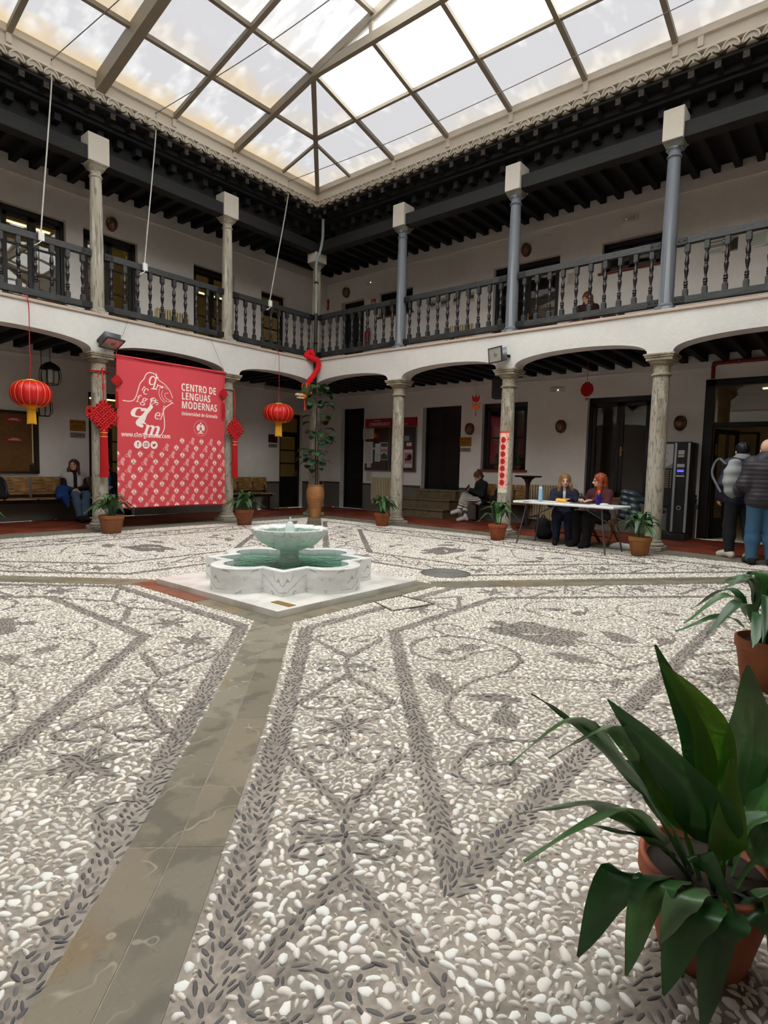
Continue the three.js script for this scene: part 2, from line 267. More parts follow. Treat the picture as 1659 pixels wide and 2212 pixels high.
function tubeLight(name, label, x, y, z, len, alongX, power) {
  const t = thing(name, label, 'light', [x, y, z], alongX ? 0 : PI / 2);
  part(t, 'housing', box(len, 0.04, 0.12, 0, 0.04, 0, 0.008), M.white);
  part(t, 'tube', new THREE.CylinderGeometry(0.018, 0.018, len * 0.94, 10).rotateZ(PI / 2), std({ color: 0xffffff, emissive: col(255, 226, 160), emissiveIntensity: 1.6 }), 'glowing warm fluorescent tube');
  const l = new THREE.RectAreaLight(col(255, 222, 160), power, len * 0.94, 0.08); l.rotation.x = -PI / 2; l.position.y = -0.03; t.add(l); return t;
}

// ---------- tiles of the gallery floors, laid on the diagonal ----------
function clip(poly, x0, x1, z0, z1) {
  const cut = (P, f) => { const o = []; P.forEach((a, i) => { const b = P[(i + 1) % P.length], fa = f(a), fb = f(b); if (fa >= 0) o.push(a); if (fa >= 0 !== fb >= 0) { const t = fa / (fa - fb); o.push([lerp(a[0], b[0], t), lerp(a[1], b[1], t)]); } }); return o; };
  for (const f of [(p) => p[0] - x0, (p) => x1 - p[0], (p) => p[1] - z0, (p) => z1 - p[1]]) { poly = cut(poly, f); if (poly.length < 3) return null; }
  return poly;
}
function slabGeo(poly, y0, y1, inset = 0.003) {   // a flat stone with a chamfered top edge
  const cx = poly.reduce((a, p) => a + p[0], 0) / poly.length, cz = poly.reduce((a, p) => a + p[1], 0) / poly.length, n = poly.length, pos = [], P = poly.map(([x, z]) => [x, z]);
  const In = P.map(([x, z]) => { const d = Math.hypot(x - cx, z - cz) || 1, k = Math.max(0, 1 - inset * 1.4 / d); return [cx + (x - cx) * k, cz + (z - cz) * k]; });
  let area = 0; P.forEach((a, i) => { const b = P[(i + 1) % n]; area += a[0] * b[1] - b[0] * a[1]; }); if (area > 0) { P.reverse(); In.reverse(); }
  for (let i = 0; i < n; i++) { const j = (i + 1) % n, q = [...[[P[i], y0], [P[j], y0], [P[j], y1 - inset]], ...[[P[i], y0], [P[j], y1 - inset], [P[i], y1 - inset]], ...[[P[i], y1 - inset], [P[j], y1 - inset], [In[j], y1]], ...[[P[i], y1 - inset], [In[j], y1], [In[i], y1]]]; q.forEach(([p, y]) => pos.push(p[0], y, p[1])); if (i > 0 && i < n - 1) [In[0], In[i], In[i + 1]].forEach((p) => pos.push(p[0], y1, p[1])); }
  const g = new THREE.BufferGeometry(); g.setAttribute('position', new THREE.Float32BufferAttribute(pos, 3)); g.computeVertexNormals(); return tuv(g);
}
for (const [k, x0, x1, z0, z1] of [['right', -2.28, SIZE, -2.58, -0.13], ['left', -2.28, -0.13, 0.0, SIZE]]) {
  const floor = scene.getObjectByName('floor_gallery_' + k), q = 0.32, u = Math.SQRT1_2, all = [];
  for (let i = -60; i < 60; i++) for (let j = -60; j < 60; j++) {
    const cx = (i + j) * q * u, cz = (i - j) * q * u; if (cx < x0 - 0.3 || cx > x1 + 0.3 || cz < z0 - 0.3 || cz > z1 + 0.3) continue;
    const h = q / 2 - 0.004, poly = clip([[0, h * 2 * u], [h * 2 * u, 0], [0, -h * 2 * u], [-h * 2 * u, 0]].map(([a, b]) => [cx + a, cz + b]), x0, x1, z0, z1);
    if (poly) all.push([Math.hypot(cx - 6, cz - 6), poly]);
  }
  all.sort((a, b) => a[0] - b[0]);
  const rest = [];
  all.forEach(([, poly], i) => { const g = slabGeo(poly, -0.03, (R0() - 0.5) * 0.003); if (i < 290) part(floor, 'tile', g, M.tiles[Math.floor(R0() * 5)]); else rest.push(g); });
  if (rest.length) part(floor, 'tiles', merge(rest), M.tiles[0]).userData.kind = 'stuff';
}
// kerb of long grey stones between the galleries and the cobbles
for (const k of ['right', 'left', 'east', 'south']) {
  const w = WING[k], kerb = struct('trim_kerb_' + k, wbox(w, 0, SIZE, -0.2, -0.01, -0.38, 0.12), M.grout);
  let s = k === 'right' || k === 'south' ? -0.13 : 0.42; const end = k === 'right' || k === 'south' ? SIZE + 0.13 : SIZE - 0.42;
  while (s < end - 0.1) { const L = Math.min(0.7 + R0() * 0.6, end - s); part(kerb, 'kerb_stone', wbox(w, s + 0.002, s + L - 0.002, -0.1, 0.012, -0.41, 0.128, 0.006), M.kerb); s += L; }
}

// ---------- columns ----------
function lowerColumn(w, s, label) {
  const p = wp(w, s, 0, 0), t = thing('stone_column', label, 'column', [p.x, 0.01, p.z], 0); t.userData.kind = 'thing';
  part(t, 'base', merge(box(0.38, 0.07, 0.38, 0, 0.035, 0, 0.012), lathe([[0.001, 0.065], [0.17, 0.065], [0.186, 0.085], [0.186, 0.105], [0.165, 0.125], [0.15, 0.135], [0.155, 0.15], [0.145, 0.17], [0.001, 0.17]], 24)), M.stone);
  part(t, 'shaft', lathe([[0.138, 0.16], [0.137, 0.5], [0.136, 1.1], [0.132, 1.8], [0.126, 2.5], [0.122, 2.78], [0.124, 2.8]], 24), M.stone);
  part(t, 'capital', merge(lathe([[0.12, 2.795], [0.15, 2.8], [0.156, 2.815], [0.15, 2.83], [0.124, 2.84], [0.124, 2.95], [0.135, 2.965], [0.15, 2.97], [0.16, 2.985], [0.185, 3.01], [0.192, 3.03], [0.001, 3.03]], 24), box(0.4, 0.05, 0.4, 0, 3.05, 0, 0.01), box(0.44, 0.03, 0.44, 0, 3.088, 0, 0.008), box(0.47, 0.03, 0.47, 0, 3.117, 0, 0.008)), M.capstone);
  return t;
}
function upperColumn(w, s, mat, capMat, label, low = 0) {
  const p = wp(w, s, 0, 0), t = thing('gallery_column', label, 'column', [p.x, Y1 - 0.02, p.z], 0), h = 2.45 - low; t.userData.kind = 'thing';
  part(t, 'base', merge(box(0.27, 0.07, 0.27, 0, 0.035, 0, 0.01), lathe([[0.001, 0.06], [0.13, 0.065], [0.14, 0.085], [0.125, 0.105], [0.118, 0.125], [0.11, 0.13]], 20)), mat);
  part(t, 'shaft', lathe([[0.112, 0.12], [0.11, 0.8], [0.105, 1.6], [0.094, 2.3 - low], [0.09, h - 0.12], [0.106, h - 0.115], [0.112, h - 0.1], [0.106, h - 0.085], [0.09, h - 0.08], [0.09, h - 0.03], [0.1, h - 0.01], [0.12, h + 0.005], [0.13, h + 0.02], [0.001, h + 0.02]], 20), mat);
  const q = new THREE.CylinderGeometry(0.21, 0.15, 0.09, 4, 1); q.rotateY(PI / 4); q.translate(0, h + 0.055, 0);
  part(t, 'capital_neck', q.toNonIndexed(), capMat);
  part(t, 'capital_block', box(0.3, low ? 0.22 : 0.46, 0.36, 0, h + 0.1 + (low ? 0.11 : 0.23), 0, 0.012), M.capstone2);
  return t;
}
M.capstone2 = std({ color: col(214, 208, 198), map: T.plaster, bumpMap: T.plasterB, bumpScale: 0.004, roughness: 0.9 });
lowerColumn(WING.right, 0, 'stone column of the lower arcade in the corner of the court behind the tall fig');
lowerColumn(WING.right, 2.66, 'lower stone column with a potted plant at its foot, right of the tall fig');
lowerColumn(WING.right, 5.32, 'lower arcade stone column with a red and white paper strip taped to it');
lowerColumn(WING.right, 8.02, 'lower arcade stone column in front of the vending machine');
lowerColumn(WING.left, 2.58, 'lower arcade stone column at the right edge of the red banner');
lowerColumn(WING.left, 5.28, 'lower stone column left of the red banner with the largest red knot');
for (const k of ['east', 'south']) for (const s of POSTS[k].slice(1, -1)) { const p = wp(WING[k], s, 0, 0); struct('column_' + k, merge(lathe([[0.19, 0], [0.19, 0.12], [0.14, 0.17], [0.13, 2.8], [0.16, 2.82], [0.13, 2.85], [0.22, 3.05], [0.22, 3.14]], 20)).translate(p.x, 0, p.z), M.stone); }
upperColumn(WING.right, 0, M.capstone, M.greystone, 'upper gallery corner column carrying a downpipe', 0.2);
const postTop = part(scene.getObjectByName('gallery_column'), 'post', box(0.1, 0.2, 0.1, 0, 2.62, 0, 0.01), M.capstone2);
upperColumn(WING.right, 2.66, M.bluegrey, M.greystone, 'blue-grey upper gallery column nearest to the corner of the court');
upperColumn(WING.right, 5.32, M.bluegrey, M.greystone, 'blue-grey upper gallery column above the column with the red paper strip');
upperColumn(WING.right, 8.02, M.bluegrey, M.greystone, 'blue-grey upper gallery column above the vending machine, largest of its row');
upperColumn(WING.left, 2.58, M.stone, M.stone, 'pale stone upper gallery column above the right edge of the red banner');
upperColumn(WING.left, 5.28, M.stone, M.stone, 'pale stone upper gallery column above the left edge of the red banner');

// ---------- balustrades of the upper gallery ----------
const balTop = merge(box(0.058, 0.125, 0.058, 0, 0.7075, 0, 0.006), lathe([[0.001, 0.645], [0.027, 0.645], [0.024, 0.632], [0.016, 0.625]].reverse(), 12));
const balFoot = merge(box(0.06, 0.1, 0.06, 0, 0.05, 0, 0.006), lathe([[0.03, 0.098], [0.026, 0.115], [0.016, 0.125], [0.001, 0.126]], 12));
const balMid = lathe([[0.014, 0.122], [0.014, 0.13], [0.024, 0.135], [0.024, 0.145], [0.016, 0.15], [0.022, 0.158], [0.026, 0.175], [0.024, 0.195], [0.016, 0.2], [0.026, 0.208], [0.026, 0.22], [0.015, 0.235], [0.013, 0.27], [0.02, 0.32], [0.026, 0.37], [0.026, 0.4], [0.016, 0.425], [0.02, 0.43], [0.02, 0.45], [0.016, 0.455], [0.025, 0.475], [0.027, 0.51], [0.022, 0.56], [0.014, 0.605], [0.02, 0.62], [0.017, 0.63]], 14);
const balGeo = merge(balTop, balFoot);
function balustrade(w, a, b, label, railSink = 0) {
  const p = wp(w, a, 0, 0), t = thing('balustrade', label, 'railing', [p.x, Y1, p.z], 0, 'balustrade bays of the upper gallery'), L = b - a, ww = { ...w, o: [0, 0] };
  part(t, 'handrail', wbox(ww, 0.11, L - 0.11, 0.965, 1.08, -0.045, 0.045, 0.012), M.rail);
  part(t, 'bottom_rail', wbox(ww, 0.11, L - 0.11, 0.07, 0.18, -0.042, 0.042, 0.01), M.rail);
  part(t, 'support_block', wbox(ww, L / 2 - 0.035, L / 2 + 0.035, -0.02, 0.08, -0.03, 0.03), M.rail);
  for (const y of [0.985, 0.105]) for (const s of [0.19, L - 0.19]) {
    const st = part(t, 'iron_strap', wbox(ww, s - 0.08, s + 0.08, y - 0.04 + 0.015, y + 0.065 + 0.015, -0.056, 0.056, 0.004), M.iron);
    const bolts = [-0.045, 0.045].map((o) => { const q = wp(ww, s + o, y + 0.03, -0.058); return new THREE.SphereGeometry(0.012, 8, 6).translate(q.x, q.y, q.z); }); part(st, 'bolt', bolts[0], M.iron); part(st, 'bolt', bolts[1], M.iron);
  }
  for (let i = 1; i <= 10; i++) { const q = wp(ww, L * i / 11, 0.2, 0); const m = part(t, 'baluster', balGeo, M.rail); m.position.set(q.x, 0.175, q.z); m.scale.set(1.25, 1.03, 1.25); part(m, 'turned_shaft', balMid, M.turned); }
  return t;
}
for (const [k, i, label] of [['right', 0, 'right gallery balustrade bay next to the corner column'], ['right', 1, 'right gallery balustrade bay above the notice board and steps'], ['right', 2, 'right gallery balustrade bay above the white folding table with a girl seated behind'], ['right', 3, 'right gallery balustrade bay cut by the right edge, orange bench showing beneath'],
  ['left', 0, 'left gallery balustrade bay next to the corner column'], ['left', 1, 'left gallery balustrade bay above the red banner'], ['left', 2, 'left gallery balustrade bay cut by the left edge, above the largest lantern']]) balustrade(WING[k], POSTS[k][i], POSTS[k][i + 1], label);

// ---------- skylight ----------
const sky0 = struct('ceiling_skylight');
const E0 = 0.35, PX = 2.63, RX = SIZE / 2, yl = (x) => 7.66 + 0.24 * (x - E0);
const SX = [E0, 1.49, PX, 4.05, RX];
const slopeL = (x, z) => V(x, yl(x), z), slopeR = (x, z) => V(x, yl(z), z), slopeE = (x, z) => V(x, yl(SIZE - x), z), slopeS = (x, z) => V(x, yl(SIZE - z), z);
function pane(pts, mat) {   // pts: world points of a flat polygon; uv runs across it, v = 0 at its lowest edge
  const lo = pts.reduce((a, b) => (b.y < a.y ? b : a)).y, hi = pts.reduce((a, b) => (b.y > a.y ? b : a)).y, n = pts[1].clone().sub(pts[0]).cross(pts[2].clone().sub(pts[0])).normalize(), flat = Math.abs(n.x) > Math.abs(n.z) ? 'z' : 'x', pos = [], uv = [], ou = R0();
  for (let i = 1; i < pts.length - 1; i++) for (const q of [pts[0], pts[i], pts[i + 1]]) { pos.push(q.x, q.y + 0.03, q.z); uv.push(ou + q[flat] / 1.4, (q.y - lo) / Math.max(0.27, hi - lo) * 0.96 + 0.01); }
  const g = new THREE.BufferGeometry(); g.setAttribute('position', new THREE.Float32BufferAttribute(pos, 3)); g.setAttribute('uv', new THREE.Float32BufferAttribute(uv, 2)); g.computeVertexNormals(); part(sky0, 'pane', g, mat);
}
const member = (name, a, b, w, h, dy = 0) => part(sky0, name, bar(a.clone().setY(a.y + dy), b.clone().setY(b.y + dy), w, h), M.frame);
const ZL = [PX, 3.98, 5.33, 6.68, SIZE - PX];
const pick = (...m) => m[Math.floor(R0() * m.length)];
for (let i = 0; i < 4; i++) for (let j = 0; j < ZL.length - 1; j++) {
  const [x0, x1, z0, z1] = [SX[i], SX[i + 1], ZL[j], ZL[j + 1]];
  pane([slopeL(x0, z0), slopeL(x0, z1), slopeL(x1, z1), slopeL(x1, z0)], i === 0 ? pick(M.sheetRust, M.sheetRust2) : i === 1 ? pick(M.sheetGrey2, M.sheetRust) : i === 2 ? M.sheetMid : M.sheetClean);
  pane([slopeE(SIZE - x0, z0), slopeE(SIZE - x1, z0), slopeE(SIZE - x1, z1), slopeE(SIZE - x0, z1)], M.sheetClean);
}
for (const [f, mir] of [[slopeL, 0], [slopeE, 1]]) for (const ms of [0, 1]) {
  const X = (x) => (mir ? SIZE - x : x), Z = (z) => (ms ? SIZE - z : z), q = (x, z) => f(X(x), Z(z)), near = !mir && !ms;
  for (const [poly, m] of [[[[E0, E0], [E0, 1.4], [1.4, 1.4]], M.sheetRust], [[[E0, 1.4], [E0, PX], [1.49, PX], [1.49, 1.49], [1.4, 1.4]], M.sheetRust2], [[[1.49, 1.49], [1.49, PX], [PX, PX]], M.sheetGrey]]) { pane(poly.map(([x, z]) => q(x, z)), near ? m : M.sheetClean); }
  member('glazing_bar', q(E0, 1.4), q(1.4, 1.4), 0.05, 0.05); member('purlin', q(1.49, 1.49), q(1.49, PX), 0.06, 0.06); member('hip_rafter', q(E0 - 0.05, E0 - 0.05), q(PX, PX), 0.09, 0.11, -0.02);
}
const XR = [PX, 3.98, 5.33, 6.68, 8.03, SIZE - PX];
for (const [f, ms] of [[slopeR, 0], [slopeS, 1]]) {
  const Z = (z) => (ms ? SIZE - z : z), q = (x, z) => f(x, Z(z));
  for (let j = 0; j < XR.length - 1; j++) { pane([q(XR[j], E0), q(XR[j], 1.49), q(XR[j + 1], 1.49), q(XR[j + 1], E0)], ms ? M.sheetClean : pick(M.sheetGrey, M.sheetGrey2)); pane([q(XR[j], 1.49), q(XR[j], PX), q(XR[j + 1], PX), q(XR[j + 1], 1.49)], M.sheetClean); }
  for (const x of XR.slice(0, -1)) member('glazing_bar', q(x, E0 - 0.05), q(x, PX), 0.075, 0.07, -0.01);
  for (const m of [0, 1]) {
    const X = (x) => (m ? SIZE - x : x), r = (x, z) => q(X(x), z), dirty = !ms && !m;
    for (const [poly, mt] of [[[[E0, E0], [1.4, E0], [1.4, 1.4]], M.sheetGrey], [[[1.4, E0], [PX, E0], [PX, 1.49], [1.49, 1.49], [1.4, 1.4]], M.sheetGrey2], [[[1.49, 1.49], [PX, 1.49], [PX, PX]], M.sheetGrey]]) { pane(poly.map(([x, z]) => r(x, z)), !ms ? mt : M.sheetClean); }
    member('glazing_bar', r(1.4, E0), r(1.4, 1.4), 0.05, 0.05); member('purlin', r(1.49, 1.49), r(PX, 1.49), 0.06, 0.06);
  }
  member('purlin', q(PX, 1.49), q(SIZE - PX, 1.49), 0.06, 0.06);
  member('ridge_beam', q(PX - 0.1, PX), q(SIZE - PX + 0.1, PX), 0.09, 0.15, -0.03);
  // gablet above the hip end
  const zz = Z(PX), yb = yl(PX), xs = [PX, 4.0, RX, 7.0, SIZE - PX], top = (x) => yl(Math.min(x, SIZE - x));
  for (let j = 0; j < 4; j++) { const a = xs[j], b = xs[j + 1], pts = [V(a, yb, zz), V(b, yb, zz)]; if (top(b) > yb + 0.01) pts.push(V(b, top(b) - 0.03, zz)); if (top(a) > yb + 0.01) pts.push(V(a, top(a) - 0.03, zz)); pane(pts, M.sheetClean); }
  for (const x of xs.slice(1, -1)) member('gable_post', V(x, yb, zz), V(x + 0.001, top(x), zz), 0.07, 0.07);
}
for (const [f, mir] of [[slopeL, 0], [slopeE, 1]]) {
  const X = (x) => (mir ? SIZE - x : x);
  for (const x of SX.slice(1, 4)) member('purlin', f(X(x), PX), f(X(x), SIZE - PX), 0.07, 0.07, -0.01);
  for (const z of ZL) { const big = z === 5.33, main = big || z === PX || z === SIZE - PX; member(main ? 'main_rafter' : 'glazing_bar', f(X(E0 - 0.08), z), f(X(RX), z), big ? 0.15 : main ? 0.1 : 0.08, big ? 0.26 : main ? 0.14 : 0.07, big ? -0.11 : -0.03); }
}
member('ridge_beam', V(RX, yl(RX), PX), V(RX, yl(RX), SIZE - PX), 0.1, 0.18, -0.05);
for (const k of ['right', 'left', 'east', 'south']) {   // white metal curb and sill that carry the glazing
  const w = WING[k], c = struct('trim_curb_' + k, merge(wbox(w, 0.26, SIZE - 0.26, 7.42, 7.63, -0.31, -0.25, 0.008), wbox(w, 0.28, SIZE - 0.28, 7.405, 7.45, -0.34, -0.25, 0.008), wbox(w, 0.3, SIZE - 0.3, 7.6, 7.715, -0.37, -0.3, 0.008)), M.curb);
  for (const s of k === 'right' || k === 'south' ? XR : ZL) part(c, 'bracket', wbox(w, s - 0.04, s + 0.04, 7.46, 7.62, -0.36, -0.3, 0.008), M.curb);
}
// ---------- the pebble mosaic: a plan in metres, read back to place every stone ----------
const PPM = 160, PLAN = document.createElement('canvas'); PLAN.width = PLAN.height = SIZE * PPM;
const pg = PLAN.getContext('2d'); pg.fillStyle = '#000'; pg.fillRect(0, 0, PLAN.width, PLAN.height); pg.lineCap = 'round'; pg.lineJoin = 'round';
const dark = (ang) => `rgb(255,${Math.round((((ang % PI) + PI) % PI) / PI * 255)},0)`;
function fillPts(pts, ang) { pg.fillStyle = dark(ang); pg.beginPath(); pts.forEach(([x, z], i) => (i ? pg.lineTo(x * PPM, z * PPM) : pg.moveTo(x * PPM, z * PPM))); pg.closePath(); pg.fill(); }
function catmull(pts, n = 10) { const c = new THREE.CatmullRomCurve3(pts.map(([x, z]) => V(x, 0, z)), false, 'centripetal'); return c.getPoints(pts.length * n).map((p) => [p.x, p.z]); }
function vine(pts, w, curved = true) {
  const P = curved && pts.length > 2 ? catmull(pts) : pts;
  for (let i = 0; i + 1 < P.length; i++) { const [a, b] = [P[i], P[i + 1]]; pg.strokeStyle = dark(Math.atan2(b[1] - a[1], b[0] - a[0])); pg.lineWidth = w * PPM; pg.beginPath(); pg.moveTo(a[0] * PPM, a[1] * PPM); pg.lineTo(b[0] * PPM, b[1] * PPM); pg.stroke(); }
}
function band(pts, w, closed) {   // a herringbone of dark stones: the two halves lean towards each other
  const P = closed ? [...pts, pts[0]] : pts;
  for (let i = 0; i + 1 < P.length; i++) {
    const [a, b] = [P[i], P[i + 1]], L = Math.hypot(b[0] - a[0], b[1] - a[1]), u = [(b[0] - a[0]) / L, (b[1] - a[1]) / L], n = [-u[1], u[0]], th = Math.atan2(u[1], u[0]), e = w * 0.4;
    for (const s of [-1, 1]) fillPts([[a[0] - u[0] * e, a[1] - u[1] * e], [b[0] + u[0] * e, b[1] + u[1] * e], [b[0] + u[0] * e + n[0] * s * w / 2, b[1] + u[1] * e + n[1] * s * w / 2], [a[0] - u[0] * e + n[0] * s * w / 2, a[1] - u[1] * e + n[1] * s * w / 2]], th + s * 0.45);
  }
}
function leafFill(x, z, ang, len, wid) { const pts = []; for (let i = 0; i <= 12; i++) { const t = i / 12; pts.push([t, Math.sin(PI * Math.pow(t, 0.8)) * wid / 2]); } for (let i = 12; i >= 0; i--) { const t = i / 12; pts.push([t, -Math.sin(PI * Math.pow(t, 0.8)) * wid / 2]); } const c = Math.cos(ang), s = Math.sin(ang); fillPts(pts.map(([t, r]) => [x + t * len * c - r * s, z + t * len * s + r * c]), ang); }
function motifStrip(a, b, from = 0, flip = 1) {
  const L = Math.hypot(b[0] - a[0], b[1] - a[1]), u = [(b[0] - a[0]) / L, (b[1] - a[1]) / L], n = [-u[1] * flip, u[0] * flip], at = (t, r) => [a[0] + u[0] * t + n[0] * r, a[1] + u[1] * t + n[1] * r], th = Math.atan2(u[1], u[0]);
  const heart = (t0, d) => { for (const s of [-1, 1]) { vine([at(t0, 0), at(t0 - d * 0.4, s * 0.245)], 0.046, false); vine([at(t0 - d * 0.39, s * 0.25), at(t0 - d * 0.47, s * 0.215), at(t0 - d * 0.49, s * 0.11), at(t0 - d * 0.41, s * 0.025), at(t0 - d * 0.35, s * 0.07), at(t0 - d * 0.36, s * 0.14), at(t0 - d * 0.39, s * 0.15)], 0.024); } };
  for (let t = from; t < L + 1.2; t += 1.7) {
    const ok = (q) => q > 0.02 && q < L - 0.02;
    if (ok(t)) { const c = at(t, 0); for (let k = 0; k < 6; k++) leafFill(c[0], c[1], th + k * PI / 3, 0.2, 0.062); }
    if (ok(t + 0.3) && ok(t + 0.69)) heart(t + 0.69, 1);
    if (ok(t + 0.74) && ok(t + 0.96)) { vine([at(t + 0.69, 0), at(t + 1.01, 0)], 0.026, false); for (const [dt, s] of [[-0.055, 1], [-0.055, -1], [0.055, 1], [0.055, -1]]) vine([at(t + 0.85 + dt * 0.3, s * 0.02), at(t + 0.85 + dt * 0.4, s * 0.13), at(t + 0.85 + dt * 1.2, s * 0.175), at(t + 0.85 + dt * 1.9, s * 0.12), at(t + 0.85 + dt * 1.5, s * 0.06)], 0.02); }
    if (ok(t + 1.01) && ok(t + 1.4)) heart(t + 1.01, -1);
  }
}
const FR = {   // outer and inner frames of the four fields
  E: { out: [[10.35, 10.15], [7.42, 7.03], [7.38, 4.85], [10.35, 1.25]], in: [[7.95, 6.62], [9.78, 8.6], [9.75, 3.05], [7.93, 5.03]] },
  N: { out: [[1.35, 0.92], [4.85, 4.3], [7.03, 4.27], [9.75, 0.95]], in: [[2.95, 1.52], [5.1, 3.66], [6.72, 3.58], [8.45, 1.52]] },
  W: { out: [[0.92, 1.4], [4.38, 4.98], [4.4, 6.95], [0.95, 9.9]], in: [[1.45, 2.75], [3.66, 5.0], [3.66, 6.75], [1.55, 8.6]] },
  S: { out: [[10.05, 10.4], [7.01, 7.33], [4.97, 7.33], [1.6, 10.3]], in: [[6.73, 7.98], [8.55, 9.88], [3.0, 9.88], [5.0, 7.97]] },
};
for (const k of 'ENWS') { const f = FR[k]; band(f.out, 0.1, true); band(f.in, 0.09, true); }
const mid = (a, b) => [(a[0] + b[0]) / 2, (a[1] + b[1]) / 2];
motifStrip([7.62, 6.78], [10.07, 9.4], 0.02); motifStrip([8.4, 8.56], [9.7, 9.92], 0.3); motifStrip([6.87, 7.6], [8.4, 9.2], 0.28); motifStrip([7.66, 6.1], [7.66, 5.15], 0.18); motifStrip([7.66, 4.95], [10.0, 2.1], 0.2); motifStrip([10.05, 8.2], [10.05, 3.0], 0.6);
motifStrip([6.75, 7.66], [5.1, 7.66], 0.2); motifStrip([4.95, 7.68], [2.3, 9.9], 0.2);
motifStrip([6.9, 3.95], [9.2, 1.1], 0.2); motifStrip([5.0, 3.98], [2.0, 1.15], 0.2); motifStrip([5.2, 3.97], [6.8, 3.93], 0.1); motifStrip([8.9, 1.22], [2.2, 1.22], 0.4);
motifStrip([4.03, 5.0], [1.1, 1.95], 0.2); motifStrip([4.03, 5.3], [4.05, 6.7], 0.2); motifStrip([4.0, 6.9], [1.2, 9.3], 0.2); motifStrip([1.2, 2.6], [1.2, 9.0], 0.4);
// the vine scrolls, leaves and bird of one field; the other three turn it about the court
const field = (tf) => {
  const q = (pts) => pts.map(([x, z]) => tf(x - 7.95, z - 5.8)), v = (w, ...pts) => vine(q(pts), w), f = (ang, ...pts) => { const P = q(pts), a0 = tf(0, 0), a1 = tf(Math.cos(ang), Math.sin(ang)); fillPts(catmull([...P, P[0]], 6), Math.atan2(a1[1] - a0[1], a1[0] - a0[0])); };
  v(0.03, [8.74, 6.45], [8.67, 6.67], [8.66, 6.85], [8.5, 6.95], [8.32, 6.89], [8.22, 6.66], [8.29, 6.46], [8.43, 6.36], [8.67, 6.35], [8.9, 6.45], [8.99, 6.61], [9.0, 6.83], [8.95, 7.05], [8.95, 7.25], [8.99, 7.43], [9.07, 7.56], [9.19, 7.64], [9.34, 7.67], [9.44, 7.65], [9.54, 7.56], [9.6, 7.46]);
  v(0.03, [9.43, 7.69], [9.37, 7.8], [9.39, 7.95], [9.44, 8.05], [9.51, 8.06], [9.6, 8.0], [9.62, 7.88], [9.58, 7.82], [9.52, 7.85], [9.49, 7.93]);
  v(0.02, [8.4, 6.4], [8.22, 6.39], [8.08, 6.28], [8.1, 6.18], [8.22, 6.14], [8.29, 6.17], [8.26, 6.27]);
  f(0.6, [8.66, 7.15], [8.76, 7.32], [8.89, 7.38], [8.95, 7.35], [8.85, 7.21], [8.73, 7.14]); f(-0.7, [9.02, 7.31], [9.06, 7.24], [9.18, 7.16], [9.26, 7.16], [9.2, 7.27], [9.11, 7.32]);
  v(0.035, [9.26, 7.16], [9.25, 7.26], [9.28, 7.38]); f(0.8, [9.25, 7.39], [9.3, 7.33], [9.39, 7.39], [9.41, 7.49], [9.33, 7.51]);
  f(1.2, [8.5, 6.55], [8.54, 6.48], [8.64, 6.5], [8.62, 6.62], [8.54, 6.66]); f(0.2, [8.45, 6.7], [8.52, 6.68], [8.57, 6.74], [8.52, 6.8], [8.46, 6.78]);
  f(-1.2, [8.38, 6.03], [8.47, 5.9], [8.34, 5.84], [8.38, 5.74], [8.5, 5.79], [8.54, 5.62], [8.81, 5.61], [9.09, 5.63], [9.05, 5.82], [9.12, 6.0], [8.97, 6.1], [8.72, 6.09], [8.53, 6.09]);
  pg.fillStyle = '#000'; { const P = q([[8.63, 5.97], [8.78, 5.9], [8.87, 5.74], [8.85, 5.86], [8.74, 5.98]]); pg.beginPath(); P.forEach(([x, z], i) => (i ? pg.lineTo(x * PPM, z * PPM) : pg.moveTo(x * PPM, z * PPM))); pg.fill(); }
  f(0.2, [9.05, 6.28], [9.11, 6.2], [9.24, 6.19], [9.39, 6.23], [9.29, 6.32], [9.2, 6.34]); v(0.02, [9.39, 6.23], [9.52, 6.24], [9.6, 6.2]);
  v(0.018, [8.3, 5.42], [8.28, 5.57], [8.15, 5.57], [8.06, 5.46], [8.13, 5.29], [8.3, 5.26], [8.51, 5.31], [8.69, 5.34], [8.84, 5.28], [8.96, 5.11], [9.04, 4.76]);
  v(0.018, [8.52, 5.27], [8.37, 5.22], [8.28, 5.03], [8.34, 4.81], [8.53, 4.67], [8.75, 4.77], [8.81, 5.0]); f(-0.9, [8.42, 5.1], [8.5, 5.02], [8.64, 4.95], [8.6, 5.08]); f(-0.6, [8.7, 5.05], [8.76, 4.92], [8.82, 4.98], [8.8, 5.1]);
  v(0.02, [9.04, 4.76], [9.26, 4.9], [9.45, 5.04], [9.57, 5.15], [9.62, 5.31], [9.59, 5.48], [9.49, 5.65], [9.34, 5.75], [9.21, 5.81], [9.06, 5.83]); v(0.018, [9.06, 5.83], [9.31, 5.94], [9.51, 6.11]);
  v(0.018, [9.04, 4.76], [8.94, 4.49], [9.03, 4.15], [9.19, 4.03], [9.45, 4.05], [9.6, 4.2], [9.59, 4.47], [9.41, 4.66], [9.23, 4.56], [9.23, 4.42], [9.38, 4.3]); f(-0.4, [9.3, 4.45], [9.36, 4.38], [9.46, 4.42], [9.4, 4.52]);
  f(0.6, [9.11, 5.47], [9.24, 5.42], [9.43, 5.57], [9.31, 5.66]); v(0.018, [9.03, 6.92], [9.23, 6.77], [9.48, 6.59], [9.62, 6.5]); v(0.03, [9.55, 6.22], [9.6, 6.07], [9.66, 5.9]); v(0.03, [9.62, 6.4], [9.58, 6.49], [9.6, 6.6]); f(0.9, [9.5, 5.35], [9.58, 5.3], [9.62, 5.42], [9.55, 5.47]);
};
